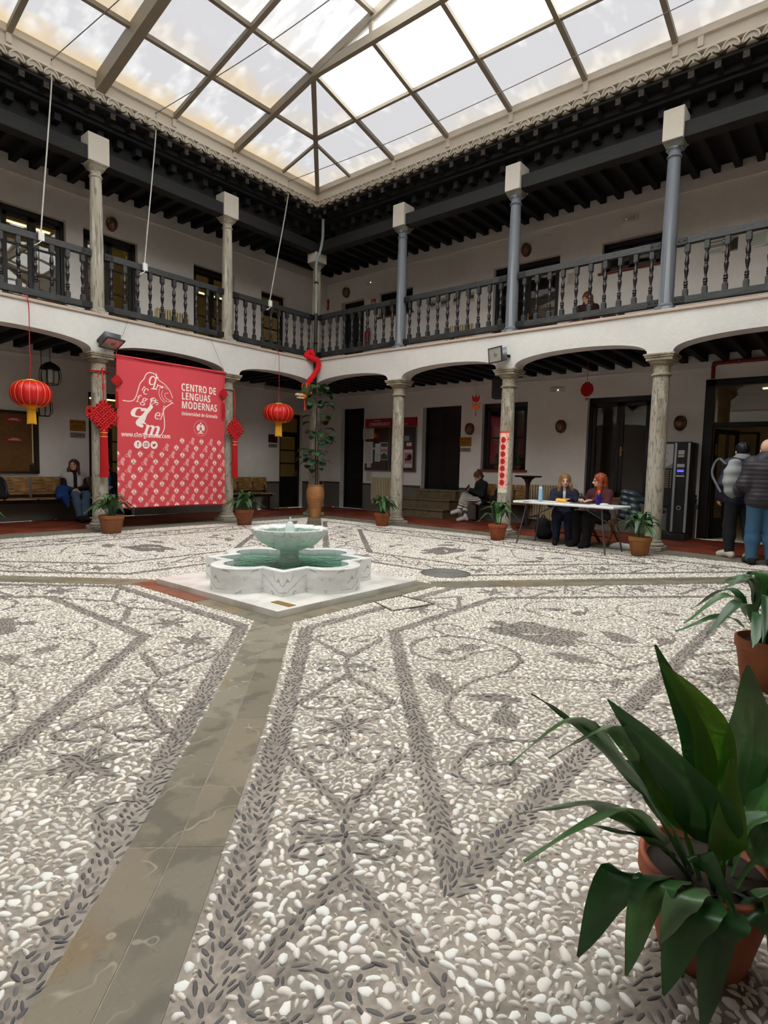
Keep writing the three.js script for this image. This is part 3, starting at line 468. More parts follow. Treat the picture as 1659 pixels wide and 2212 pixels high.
field((a, b) => [7.95 + a, 5.8 + b]); field((a, b) => [5.7 + b, 3.62 - 1.12 * a]); field((a, b) => [3.64 - 1.15 * a, 5.85 - b]); field((a, b) => [5.8 - b, 7.97 + a]);
// where no pebbles lie: the paths, the kerbs, the fountain, the covers
pg.fillStyle = '#00f';
const PATHS = { near: [[7.06, 7.06], [8.6, 8.62], [9.4, 9.5], [10.62, 10.82]], right: [[7.12, 4.92], [9.8, 1.62], [10.7, 0.5]], left: [[4.98, 7.02], [3.77, 8.0], [0.4, 10.75]], back: [[5.0, 5.02], [2.45, 2.3], [0.46, 0.4]] }, PW = 0.155;
for (const k in PATHS) { pg.strokeStyle = '#00f'; pg.lineCap = 'butt'; pg.lineWidth = PW * 2 * PPM; pg.beginPath(); PATHS[k].forEach(([x, z], i) => (i ? pg.lineTo(x * PPM, z * PPM) : pg.moveTo(x * PPM, z * PPM))); pg.stroke(); }
const FX0 = 5.1, FX1 = 7.03, FZ0 = 5.08, FZ1 = 7.0, BORDER = 0.17;
pg.fillRect((FX0 - BORDER) * PPM, (FZ0 - BORDER) * PPM, (FX1 - FX0 + 2 * BORDER) * PPM, (FZ1 - FZ0 + 2 * BORDER) * PPM);
pg.fillRect(0, 0, 0.41 * PPM, 9999); pg.fillRect(0, 0, 9999, 0.41 * PPM); pg.fillRect((SIZE - 0.41) * PPM, 0, 999, 9999); pg.fillRect(0, (SIZE - 0.41) * PPM, 9999, 999);
pg.beginPath(); pg.arc(6.84 * PPM, 4.26 * PPM, 0.3 * PPM, 0, 7); pg.fill();
const HATCH = [[6.93, 6.0], [7.55, 6.14], [7.66, 5.66], [7.06, 5.62]]; HATCH[0][0] = 7.21; HATCH[3][0] = 7.23;
pg.fillStyle = '#000'; pg.beginPath(); HATCH.forEach(([x, z], i) => (i ? pg.lineTo(x * PPM, z * PPM) : pg.moveTo(x * PPM, z * PPM))); pg.fill();
const plan = pg.getImageData(0, 0, PLAN.width, PLAN.height).data, planAt = (x, z) => { const i = (Math.floor(z * PPM) * PLAN.width + Math.floor(x * PPM)) * 4; return x < 0 || z < 0 || x >= SIZE || z >= SIZE ? [0, 0, 255] : [plan[i], plan[i + 1], plan[i + 2]]; };

function stoneGeo(seed, k) { // a half-sunk pebble: the upper part of a lumpy ellipsoid
  const g = new THREE.SphereGeometry(1, 8, 4, 0, 2 * PI, 0, PI * 0.6), p = g.attributes.position;
  for (let i = 0; i < p.count; i++) { const x = p.getX(i), y = p.getY(i), z = p.getZ(i), a = Math.atan2(z, x), h = Math.sqrt(x * x + z * z), d = 1 + k * h * (Math.sin(a * 2 + seed) * 0.6 + Math.sin(a * 3 + seed * 2.3) * 0.5 + Math.sin(a * 5 + seed * 4.1) * 0.2); p.setXYZ(i, x * d, y, z * d); }
  const m = mergeVertices(clean(g).deleteAttribute('uv').deleteAttribute('normal')); m.computeVertexNormals(); return m;
}
{
  const r = rng(42), Q = 0.035, NQ = Math.ceil(SIZE / Q), cell = new Map(), whites = [], darks = [];
  const free = (x, z, rad, f) => { const R = Math.ceil((rad + 0.04) / Q), cx = Math.floor(x / Q), cz = Math.floor(z / Q); for (let i = -R; i <= R; i++) for (let j = -R; j <= R; j++) { const c = cell.get((cz + j) * NQ + cx + i); if (c) for (const o of c) if (f(o)) return false; } return true; };
  const put = (o) => { const k = Math.floor(o.z / Q) * NQ + Math.floor(o.x / Q); if (!cell.has(k)) cell.set(k, []); cell.get(k).push(o); };
  const side = camera.position;
  // dark slates stand along the drawn lines
  for (let gx = 0.4; gx < SIZE - 0.4; gx += 0.016) for (let gz = 0.4; gz < SIZE - 0.4; gz += 0.016) {
    const x = gx + r() * 0.016, z = gz + r() * 0.016, [a, b, c] = planAt(x, z); if (a < 200 || c > 80) continue;
    const th = b / 255 * PI + (r() - 0.5) * 0.6, la = 0.016 + 0.022 * r() * r(), wa = 0.0045 + 0.004 * r(), cs = Math.cos(th), sn = Math.sin(th);
    const ok = free(x, z, 0.06, (o) => { const dx = o.x - x, dz = o.z - z, A = (dx * cs + dz * sn) / (la + o.la * 0.9), B = (-dx * sn + dz * cs) / (wa + o.wa + 0.0028); return A * A + B * B < 0.95; });
    if (ok) { const o = { x, z, th, la, wa, h: 0.004 + 0.002 * r(), d: 1 }; put(o); darks.push(o); }
  }
  // white pebbles fill the rest, large ones first
  for (const [n, lo, hi] of [[170000, 0.015, 0.025], [420000, 0.0105, 0.017], [300000, 0.006, 0.010]]) for (let i = 0; i < n; i++) {
    const x = 0.4 + r() * (SIZE - 0.8), z = 0.4 + r() * (SIZE - 0.8); if (lo < 0.009 && Math.hypot(x - side.x, z - side.z) > 6.5) continue;
    
    const [a, , c] = planAt(x, z); if (a > 90 || c > 90) continue;
    const la = lerp(lo, hi, r()), wa = la * lerp(0.42, 0.85, r()), th = r() * PI, m = (la + wa) * 0.45;
    if (planAt(x + m, z)[2] > 90 || planAt(x - m, z)[2] > 90 || planAt(x, z + m)[2] > 90 || planAt(x, z - m)[2] > 90) continue;
    if (free(x, z, 0.05, (o) => { const dx = o.x - x, dz = o.z - z; if (o.d) { const cs = Math.cos(o.th), sn = Math.sin(o.th), A = (dx * cs + dz * sn) / (o.la + m * 0.8), B = (-dx * sn + dz * cs) / (o.wa + m * 0.8); return A * A + B * B < 1; } return Math.hypot(dx, dz) < (m + o.m) * 0.98; })) { const o = { x, z, th, la, wa, m, h: 0.006 + 0.005 * r() }; put(o); whites.push(o); }
  }
  const P = new THREE.Matrix4(), q = V(); camera.updateMatrixWorld(true); camera.aspect = 1659 / 2212; camera.updateProjectionMatrix();
  const share = (list) => { for (const o of list) { q.set(o.x, 0, o.z).project(camera); const d = Math.hypot(o.x - side.x, o.z - side.z); o.see = q.z < 1 && Math.abs(q.x) < 1.02 && Math.abs(q.y) < 1.02 && !(Math.hypot(o.x - 10.4, o.z - 8.39) < 0.13) ? o.la * o.wa / (d * d + 1.6) : 0; } list.sort((a, b) => b.see - a.see); };
  share(whites); share(darks);
  const E = new THREE.Euler(), place = (m4, o) => m4.compose(V(o.x, -0.0015, o.z), new THREE.Quaternion().setFromEuler(E.set((r() - 0.5) * 0.25, -o.th, (r() - 0.5) * 0.25)), V(o.la, o.h, o.wa));
  const gW = [1, 2.2, 3.7, 5.1].map((s) => stoneGeo(s, 0.26)), gD = [1.4, 2.9, 4.4].map((s) => stoneGeo(s, 0.08));
  const mW = [[250, 247, 241], [246, 239, 231], [252, 251, 247], [240, 231, 224], [246, 246, 240], [248, 238, 232]].map((c) => std({ color: col(...c), roughness: 0.5 })), mD = [[98, 95, 96], [84, 82, 84], [112, 108, 106], [92, 86, 88]].map((c) => std({ color: col(...c), roughness: 0.6 }));
  const base = struct('floor_mosaic', bx(0.3, SIZE - 0.3, -0.02, 0.0005, 0.3, SIZE - 0.3), M.mortar);
  const m4 = M4(), c3 = new THREE.Color();
  for (const [list, n, name, plural, geos, mats, tint] of [[whites, 300, 'white_pebble', 'white_pebbles', gW, mW, [240, 236, 229]], [darks, 280, 'dark_cobble', 'dark_cobbles', gD, mD, [98, 95, 95]]]) {
    list.slice(0, n).forEach((o, i) => { const m = part(base, name, geos[i % geos.length], mats[Math.floor(r() * mats.length)]); place(m4, o); m4.decompose(m.position, m.quaternion, m.scale); });
    const rest = list.slice(n), inst = new THREE.InstancedMesh(geos[0], std({ color: 0xffffff, roughness: name[0] === 'w' ? 0.5 : 0.6 }), rest.length);
    rest.forEach((o, i) => { inst.setMatrixAt(i, place(m4, o)); const k = 0.86 + 0.22 * r(), w = r(); c3.setRGB(tint[0] / 255 * k, tint[1] / 255 * k * (1 - 0.03 * w), tint[2] / 255 * k * (1 - 0.06 * w), THREE.SRGBColorSpace); inst.setColorAt(i, c3); });
    inst.name = plural; inst.userData.kind = 'stuff'; inst.castShadow = inst.receiveShadow = true; base.add(inst);
  }
  console.log('pebbles', whites.length, darks.length);
}
// the paths: two rows of slabs between the cobbles, and the border round the fountain
{
  const r = rng(5), pave = struct('floor_path', bx(0.4, SIZE - 0.4, -0.03, -0.012, 0.4, SIZE - 0.4), M.mortar);
  const stones = [0, 1, 2, 3].map((i) => { const m = M.pathstone.clone(); m.color = [col(255, 255, 250), col(232, 228, 222), col(246, 238, 226), col(222, 224, 218)][i]; return m; }), red = std({ color: col(255, 170, 148), map: T.path, bumpMap: T.stoneB, bumpScale: 0.002, roughness: 0.5 });
  for (const k in PATHS) {
    const P = PATHS[k]; let carry = [0.25, 0.25];
    const C = new THREE.CurvePath(); for (let i = 0; i + 1 < P.length; i++) C.add(new THREE.LineCurve3(V(P[i][0], 0, P[i][1]), V(P[i + 1][0], 0, P[i + 1][1])));
    const L = C.getLength(), at = (t) => { const u = clamp(t / L, 0, 1), p = C.getPointAt(u), a = C.getPointAt(clamp(u - 0.02, 0, 1)), b = C.getPointAt(clamp(u + 0.02, 0, 1)), d = b.sub(a).normalize(); return [p, V(-d.z, 0, d.x)]; };
    let t = 0; while (t < L - 0.02) { const e = Math.min(L, t + 0.55 + r() * 0.55); for (const s of [-1, 1]) { const e2 = e, [p0, n0] = at(t + 0.002), [p1, n1] = at(e2 - 0.002), a = 0.002, b = PW; const g = slabGeo([[p0, n0, a], [p1, n1, a], [p1, n1, b], [p0, n0, b]].map(([p, n, d]) => [p.x + n.x * s * d, p.z + n.z * s * d]), -0.05, 0.001 + r() * 0.002, 0.0015); part(pave, 'paving_slab', g, stones[Math.floor(r() * 4)]); } t = e; }
  }
  const b = BORDER, edge = (x0, x1, z0, z1, n, mat) => { const alongX = x1 - x0 > z1 - z0; for (let i = 0; i < n; i++) { const f0 = i / n, f1 = (i + 1) / n, q = 0.002; const [a0, a1, c0, c1] = alongX ? [lerp(x0, x1, f0) + q, lerp(x0, x1, f1) - q, z0, z1] : [x0, x1, lerp(z0, z1, f0) + q, lerp(z0, z1, f1) - q]; part(pave, 'paving_slab', slabGeo([[a0, c0], [a1, c0], [a1, c1], [a0, c1]], -0.05, 0.004 + r() * 0.002, 0.0015), mat ? mat(i) : stones[Math.floor(r() * 4)]); } };
  edge(FX0 - b, FX1 + b, FZ1, FZ1 + b, 4, (i) => (i < 2 ? red : stones[i % 4])); edge(FX0 - b, FX1 + b, FZ0 - b, FZ0, 4); edge(FX1, FX1 + b, FZ0, FZ1, 3); edge(FX0 - b, FX0, FZ0, FZ1, 3, (i) => (i === 2 ? red : stones[1]));
}
// covers in the floor
{
  const t = thing('manhole_cover', 'round iron manhole cover with raised rings beside the fountain', 'cover', [6.84, 0.0, 4.26]);
  part(t, 'rim', lathe([[0.3, -0.03], [0.3, 0.008], [0.272, 0.008], [0.272, -0.03]], 40), std({ color: col(120, 120, 116), roughness: 0.6, metalness: 0.4 }));
  part(t, 'lid', lathe([[0.001, 0.006], [0.05, 0.006], [0.055, 0.01], [0.075, 0.01], [0.08, 0.004], [0.12, 0.004], [0.125, 0.01], [0.15, 0.01], [0.155, 0.004], [0.195, 0.004], [0.2, 0.01], [0.225, 0.01], [0.23, 0.004], [0.268, 0.004], [0.268, -0.03]].reverse(), 40), std({ color: col(128, 128, 122), roughness: 0.55, metalness: 0.4, side: THREE.DoubleSide }));
  const h = thing('inspection_hatch', 'square floor hatch filled with white pebbles in a steel edge before the fountain', 'hatch', [7.44, 0, 5.88]);
  HATCH.forEach((a, i) => { const b = HATCH[(i + 1) % 4]; part(h, 'edge', bar(V(a[0] - 7.44, 0.004, a[1] - 5.88), V(b[0] - 7.44, 0.004, b[1] - 5.88), 0.012, 0.016), std({ color: col(120, 112, 104), roughness: 0.5, metalness: 0.4 })); });
}
// ---------- fountain ----------
{
  const cx = (FX0 + FX1) / 2, cz = (FZ0 + FZ1) / 2, f = thing('fountain', 'pale grey marble fountain with a scalloped bowl over a lobed basin of green water', 'fountain', [cx, 0, cz]);
  const hx = (FX1 - FX0) / 2, hz = (FZ1 - FZ0) / 2, plinth = sub(f, 'plinth');
  for (let i = 0; i < 4; i++) for (let j = 0; j < 3; j++) part(plinth, 'marble_slab', bx(lerp(-hx, hx, i / 4) + 0.0008, lerp(-hx, hx, (i + 1) / 4) - 0.0008, -0.02, 0.062, lerp(-hz, hz, j / 3) + 0.0008, lerp(-hz, hz, (j + 1) / 3) - 0.0008, 0.004), M.marbleFloor);
  part(f, 'brass_plate', bx(0.68, 0.92, 0.06, 0.066, 0.72, 0.8), M.brass, 'small engraved plate let into the plinth').rotation.y = 0;
  // basin: a square with a round lobe in the middle of each side
  const h = 0.6, r = 0.3, y0 = 0.06, y1 = 0.29, outline = (o) => { const H = h + o, R = r + o, pts = [], n = 14; for (let k = 0; k < 4; k++) { const c = Math.cos(k * PI / 2), s = Math.sin(k * PI / 2), rot = (x, y) => [x * c - y * s, x * s + y * c]; pts.push(rot(H, -H)); for (let i = 0; i <= n; i++) { const a = -PI / 2 + PI * i / n; pts.push(rot(H - 0.01 + R * Math.cos(a), R * Math.sin(a))); } } return pts; };
  const ring = (a, b, yb, yt) => { const s = shapeOf(outline(a)); s.holes.push(shapeOf(outline(b).reverse())); const g = extrude(s, yt - yb, 0.006, 1); g.rotateX(-PI / 2); g.translate(0, yb, 0); return tuv(toCreasedNormals(clean(g), 0.5)); };
  part(f, 'basin', ring(0, -0.06, y0, y1), M.marble);
  const fl = extrude(shapeOf(outline(-0.03)), 0.05, 0, 1); fl.rotateX(-PI / 2); fl.translate(0, 0.05, 0); part(f, 'basin_floor', tuv(fl), std({ color: col(205, 228, 214), roughness: 0.6 }));
  const wt = extrude(shapeOf(outline(-0.055)), 0.135, 0, 1); wt.rotateX(-PI / 2); wt.translate(0, 0.11, 0);
  part(f, 'water', wt, phys({ color: 0xffffff, roughness: 0.03, transmission: 1, thickness: 0.2, ior: 1.33, attenuationColor: col(120, 200, 170), attenuationDistance: 0.5, bumpMap: T.grain, bumpScale: 0.006 }), 'pale green water');
  part(f, 'stem', lathe([[0.001, 0.1], [0.13, 0.1], [0.13, 0.25], [0.105, 0.27], [0.1, 0.29], [0.1, 0.37], [0.12, 0.385], [0.001, 0.39]], 28), M.marble);
  // scalloped bowl: outer surface ribbed, inner smooth
  const N = 96, prof = [[0.1, 0.375], [0.19, 0.4], [0.28, 0.45], [0.34, 0.51], [0.385, 0.575], [0.39, 0.6], [0.375, 0.605], [0.355, 0.598], [0.3, 0.565], [0.2, 0.53], [0.02, 0.52]], pos = [], idx = [];
  prof.forEach(([rr, y], k) => { for (let i = 0; i <= N; i++) { const a = 2 * PI * i / N, lobe = Math.abs(Math.sin(a * 8)), e = k < 6 ? 0.05 * (k + 1) / 6 * (lobe - 0.6) : k === 6 ? 0.045 * (lobe - 0.6) : k === 7 ? 0.03 * (lobe - 0.6) : 0; pos.push((rr + e) * Math.cos(a), y, (rr + e) * Math.sin(a)); } });
  for (let k = 0; k + 1 < prof.length; k++) for (let i = 0; i < N; i++) { const a = k * (N + 1) + i, b = a + N + 1; idx.push(a, b, a + 1, b, b + 1, a + 1); }
  const bg = new THREE.BufferGeometry(); bg.setAttribute('position', new THREE.Float32BufferAttribute(pos, 3)); bg.setIndex(idx); bg.computeVertexNormals();
  part(f, 'bowl', tuv(bg), phys({ map: T.marble, roughness: 0.35, side: THREE.DoubleSide }));
  part(f, 'bowl_water', new THREE.CircleGeometry(0.335, 40).rotateX(-PI / 2).translate(0, 0.583, 0), phys({ color: col(224, 238, 232), roughness: 0.04, transmission: 1, thickness: 0, ior: 1.33 }));
  const foam = lathe([[0.001, 0.672], [0.02, 0.67], [0.034, 0.655], [0.042, 0.635], [0.046, 0.61], [0.05, 0.585], [0.056, 0.575]].reverse(), 24); const fp = foam.attributes.position; for (let i = 0; i < fp.count; i++) { const k = 1 + 0.05 * Math.sin(fp.getY(i) * 130 + i * 1.7); fp.setX(i, fp.getX(i) * k); fp.setZ(i, fp.getZ(i) * k); } foam.computeVertexNormals();
  part(f, 'jet', merge(foam, new THREE.SphereGeometry(0.011, 10, 8).scale(0.9, 2.6, 0.9).translate(0.004, 0.692, 0), new THREE.SphereGeometry(0.006, 8, 6).translate(0.014, 0.712, 0.004)), phys({ color: col(246, 250, 250), roughness: 0.12, transmission: 0.45, thickness: 0 }), 'white bubbling jet of water');
}
// ---------- doors and windows ----------
const onWall = (w, s, y, n = w.depth) => { const p = wp(w, s, y, n); return [[p.x, p.y, p.z], w.turn]; };
const dirx = (w) => (w === WING.right || w === WING.south ? 1 : -1);   // local +x against s
function opening(name, w, s0, s1, y0, y1, n = w.depth + 0.16) {
  const o = struct(name); const [p, t] = onWall(w, (s0 + s1) / 2, y0, n); o.position.set(...p); o.rotation.y = t; return [o, s1 - s0, y1 - y0];
}
function leafDoor(o, x0, x1, y0, y1, rows, mat, glass, solid = 0) {   // one glazed leaf: stiles, rails, panes one by one
  const lf = sub(o, 'door_leaf'), e = 0.075, fr = [box(e, y1 - y0, 0.045, x0 + e / 2, (y0 + y1) / 2, 0, 0.004), box(e, y1 - y0, 0.045, x1 - e / 2, (y0 + y1) / 2, 0, 0.004), box(x1 - x0, e, 0.045, (x0 + x1) / 2, y1 - e / 2, 0, 0.004), box(x1 - x0, 0.12, 0.045, (x0 + x1) / 2, y0 + 0.06, 0, 0.004)];
  if (solid) fr.push(box(x1 - x0 - e, solid, 0.03, (x0 + x1) / 2, y0 + solid / 2, 0, 0.004), box(x1 - x0 - 3 * e, solid - 0.24, 0.05, (x0 + x1) / 2, y0 + solid / 2 + 0.03, 0, 0.01));
  const b = y0 + (solid || 0.12), t = y1 - e, h = (t - b) / rows;
  for (let i = 0; i < rows; i++) { if (i) fr.push(box(x1 - x0 - e, 0.04, 0.04, (x0 + x1) / 2, b + h * i, 0, 0.004)); part(lf, 'pane', box(x1 - x0 - 2 * e, h - 0.03, 0.006, (x0 + x1) / 2, b + h * (i + 0.5), 0), glass); }
  part(lf, 'leaf_frame', merge(fr), mat); return lf;
}
function glazed(name, w, s0, s1, y0, y1, { leaves = 2, rows = 4, transom = 0, mat = M.doorwood, glass = M.glass, solid = 0, handle = true } = {}) {
  const [o, W, H] = opening(name, w, s0, s1, y0, y1), e = 0.07, f = [box(e, H, 0.1, -W / 2 + e / 2, H / 2, 0, 0.005), box(e, H, 0.1, W / 2 - e / 2, H / 2, 0, 0.005), box(W, e * 1.5, 0.1, 0, H - e * 0.75, 0, 0.005)];
  const top = H - e * 1.5 - transom; if (transom) { f.push(box(W, 0.08, 0.09, 0, top + 0.02, 0, 0.005)); part(o, 'pane', box(W - 2 * e, transom - 0.06, 0.006, 0, top + transom / 2 + 0.03, 0), glass); }
  part(o, 'frame', merge(f), mat);
  for (let i = 0; i < leaves; i++) { const a = -W / 2 + e + (W - 2 * e) * i / leaves, b = -W / 2 + e + (W - 2 * e) * (i + 1) / leaves; leafDoor(o, a + 0.003, b - 0.003, y0 > 0.2 && y0 < 3 ? 0.01 : 0.01, top - 0.01, rows, mat, glass, solid); }
  if (handle) part(o, 'handle', merge(box(0.035, 0.2, 0.012, leaves > 1 ? 0.045 : W / 2 - e - 0.045, 1.0, 0.03, 0.004), box(0.11, 0.018, 0.018, leaves > 1 ? 0.085 : W / 2 - e - 0.085, 1.03, 0.06, 0.006), box(0.018, 0.018, 0.05, leaves > 1 ? 0.045 : W / 2 - e - 0.045, 1.03, 0.045)), M.brass);
  return o;
}
function panelled(name, w, s0, s1, y0, y1, mat, leaves = 2) {
  const [o, W, H] = opening(name, w, s0, s1, y0, y1, w.depth + 0.22), e = 0.06;
  part(o, 'frame', merge(box(e, H, 0.12, -W / 2 + e / 2, H / 2, 0, 0.005), box(e, H, 0.12, W / 2 - e / 2, H / 2, 0, 0.005), box(W, e, 0.12, 0, H - e / 2, 0, 0.005)), mat);
  for (let i = 0; i < leaves; i++) { const a = -W / 2 + e + (W - 2 * e) * i / leaves + 0.003, b = -W / 2 + e + (W - 2 * e) * (i + 1) / leaves - 0.003, lf = part(o, 'door_leaf', bx(a, b, 0.01, H - e, -0.02, 0.02, 0.004), mat); for (let k = 0; k < 3; k++) part(lf, 'panel', bx(a + 0.07, b - 0.07, 0.12 + (H - 0.3) * k / 3, 0.06 + (H - 0.3) * (k + 1) / 3, 0.0, 0.035, 0.012), mat); }
  return o;
}
const sillMat = std({ color: col(134, 66, 48), map: T.terra, roughness: 0.7 });
const WR = WING.right, WL = WING.left;
panelled('door_1', WR, -1.62, -0.69, 0, 2.96, M.darkdoor, 1);
panelled('door_2', WR, 1.42, 2.63, 0.7, 2.87, M.darkdoor, 2);
glazed('window_1', WR, 3.24, 4.45, 1.26, 2.87, { rows: 2, mat: M.doorwood, handle: false });
glazed('window_2', WR, 5.87, 7.2, 0.71, 2.86, { rows: 1, handle: true });
for (const [s0, s1, y] of [[3.18, 4.5, 1.26], [5.82, 7.25, 0.71]]) struct('windowsill', wbox(WR, s0, s1, y - 0.05, y, 2.54, 2.86, 0.008), y > 1 ? sillMat : M.greystone);
panelled('door_3', WR, -1.68, -0.78, Y1, 6.08, M.greydoor, 2);
glazed('window_3', WR, -0.22, 0.97, 5.45, 6.1, { rows: 1, handle: false }); struct('windowsill', wbox(WR, -0.27, 1.02, 5.41, 5.45, 2.54, 2.86, 0.006), sillMat);
glazed('door_4', WR, 3.42, 5.08, Y1, 6.08, { rows: 3, mat: M.doorwood });
glazed('window_4', WR, 6.01, 7.21, 5.47, 6.09, { rows: 1, handle: false }); struct('windowsill', wbox(WR, 5.96, 7.26, 5.43, 5.47, 2.54, 2.86, 0.006), sillMat);
glazed('door_5', WL, -1.66, -0.8, 0, 2.73, { leaves: 1, rows: 3, transom: 0.48, glass: M.yellowglass, solid: 0.9 });
glazed('door_6', WL, 3.5, 4.48, 0, 2.73, { leaves: 2, rows: 4, transom: 0.4, glass: M.glass, solid: 0.3 });
glazed('window_5', WL, 4.87, 6.05, Y1, 6.13, { rows: 4 }); glazed('window_6', WL, 3.35, 4.53, Y1, 6.13, { rows: 4 }); glazed('window_7', WL, 0.76, 1.94, Y1, 6.1, { rows: 4 }); glazed('door_7', WL, -0.97, -0.12, Y1, 5.96, { leaves: 1, rows: 3, transom: 0.4, solid: 0.5 });
{ // the entrance: a dark frame with a glass light over an open glass door
  const [o, W, H] = opening('door_8', WR, 8.15, 10.3, 0, 3.08, 2.66);
  part(o, 'frame', merge(box(0.17, H, 0.12, -W / 2 + 0.085, H / 2, 0, 0.008), box(0.17, H, 0.12, W / 2 - 0.085, H / 2, 0, 0.008), box(W, 0.13, 0.12, 0, H - 0.065, 0, 0.008), box(W, 0.09, 0.11, 0, 2.21, 0, 0.008)), M.doorwood);
  part(o, 'pane', box(W - 0.34, 0.7, 0.006, 0, 2.6, 0), M.glass);
  const lf = sub(o, 'door_leaf'); lf.position.set(-W / 2 + 0.2, 0, -0.05); lf.rotation.y = 1.25;
  part(lf, 'leaf_frame', merge(box(0.09, 2.14, 0.045, 0.045, 1.08, 0, 0.006), box(0.09, 2.14, 0.045, 0.8, 1.08, 0, 0.006), box(0.85, 0.1, 0.045, 0.425, 2.1, 0, 0.006), box(0.85, 0.4, 0.045, 0.425, 0.21, 0, 0.006)), M.doorwood);
  part(lf, 'pane', box(0.68, 1.64, 0.006, 0.425, 1.23, 0), M.glass); part(lf, 'lock', box(0.05, 0.2, 0.06, 0.03, 1.75, 0.0, 0.004), M.brass);
  const q = struct('door_9'); q.position.set(8.2, 0, -4.9); q.rotation.y = 0.5;
  part(q, 'frame', merge(box(0.05, 2.2, 0.06, 0, 1.1, 0), box(0.05, 2.2, 0.06, 0.62, 1.1, 0), box(0.67, 0.05, 0.06, 0.31, 2.2, 0), box(0.6, 0.04, 0.05, 0.31, 1.5, 0)), M.darkdoor); part(q, 'pane', box(0.57, 2.1, 0.006, 0.31, 1.1, 0), M.glass);
}
// lamps inside the rooms
tubeLight('tube_lamp', 'fluorescent tube glowing inside the upper left room behind the leftmost windows', -3.5, 6.2, 5.25, 1.1, false, 7);
tubeLight('tube_lamp', 'fluorescent tube glowing behind the upper window right of the second pale column', -3.9, 5.95, 0.5, 1.3, false, 7);
tubeLight('tube_lamp', 'fluorescent tube on the ceiling of the upper left room, hidden above the middle window', -3.5, 6.4, 3.2, 1.1, false, 6);
tubeLight('tube_lamp', 'fluorescent tube glowing behind the yellow door left of the red banner', -3.4, 2.7, 3.6, 1.1, false, 5);
tubeLight('tube_lamp', 'fluorescent tube behind the yellow glass door in the far left corner', -3.6, 2.9, -1.2, 0.9, false, 3);
tubeLight('tube_lamp', 'fluorescent tube on the ceiling of the entrance room', 9.4, 3.1, -4.6, 1.2, true, 3.5);
// ---------- steps to the black door ----------
{
  const t = struct('stairs'); const sm = std({ color: col(205, 190, 168), map: T.path, bumpMap: T.stoneB, bumpScale: 0.004, roughness: 0.8 });
  for (const [x0, z, y] of [[0.75, -1.85, 0.235], [1.12, -2.12, 0.47], [1.42, -2.4, 0.7]]) part(t, 'step', merge(bx(x0, 2.66, y - 0.24, y - 0.045, -2.62, z), bx(x0 - 0.02, 2.68, y - 0.05, y, -2.85, z + 0.025, 0.012)), sm);
}
// ---------- things on the walls ----------
function paper(w, s, y, W, H, name, label, cat, map, n = 0.006, group, frame) {
  const [p, t] = onWall(w, s, y, w.depth - n); const o = thing(name, label, cat, p, t, group);
  if (frame) { part(o, 'frame', merge(box(W, 0.02, 0.02, 0, H / 2 - 0.01, 0, 0.003), box(W, 0.02, 0.02, 0, -H / 2 + 0.01, 0, 0.003), box(0.02, H, 0.02, -W / 2 + 0.01, 0, 0, 0.003), box(0.02, H, 0.02, W / 2 - 0.01, 0, 0, 0.003)), frame); part(o, 'print', box(W - 0.03, H - 0.03, 0.006), map.isTexture ? std({ map: fit(map), roughness: 0.6 }) : map); } else part(o, 'sheet', box(W, H, 0.003), map.isTexture ? std({ map: fit(map), roughness: 0.8 }) : map);
  o.children.forEach((m) => refit(m.geometry, W, H)); return o;
}
const fit = (t) => t;
function refit(g, W, H) { const p = g.attributes.position, uv = g.attributes.uv; for (let i = 0; i < p.count; i++) uv.setXY(i, clamp(p.getX(i) / W + 0.5, 0.003, 0.997), clamp(p.getY(i) / H + 0.5, 0.003, 0.997)); }
const lines = (bg, ink, n, h0 = 0.2, margin = 0.12, seed = 1) => canvasTex(128, 128, (g, w, h) => { const r = rng(seed); g.fillStyle = bg; g.fillRect(0, 0, w, h); g.fillStyle = ink; for (let i = 0; i < n; i++) g.fillRect(w * margin, h * (h0 + (0.94 - h0) * i / n), w * (0.45 + 0.35 * r()), h * 0.03); });
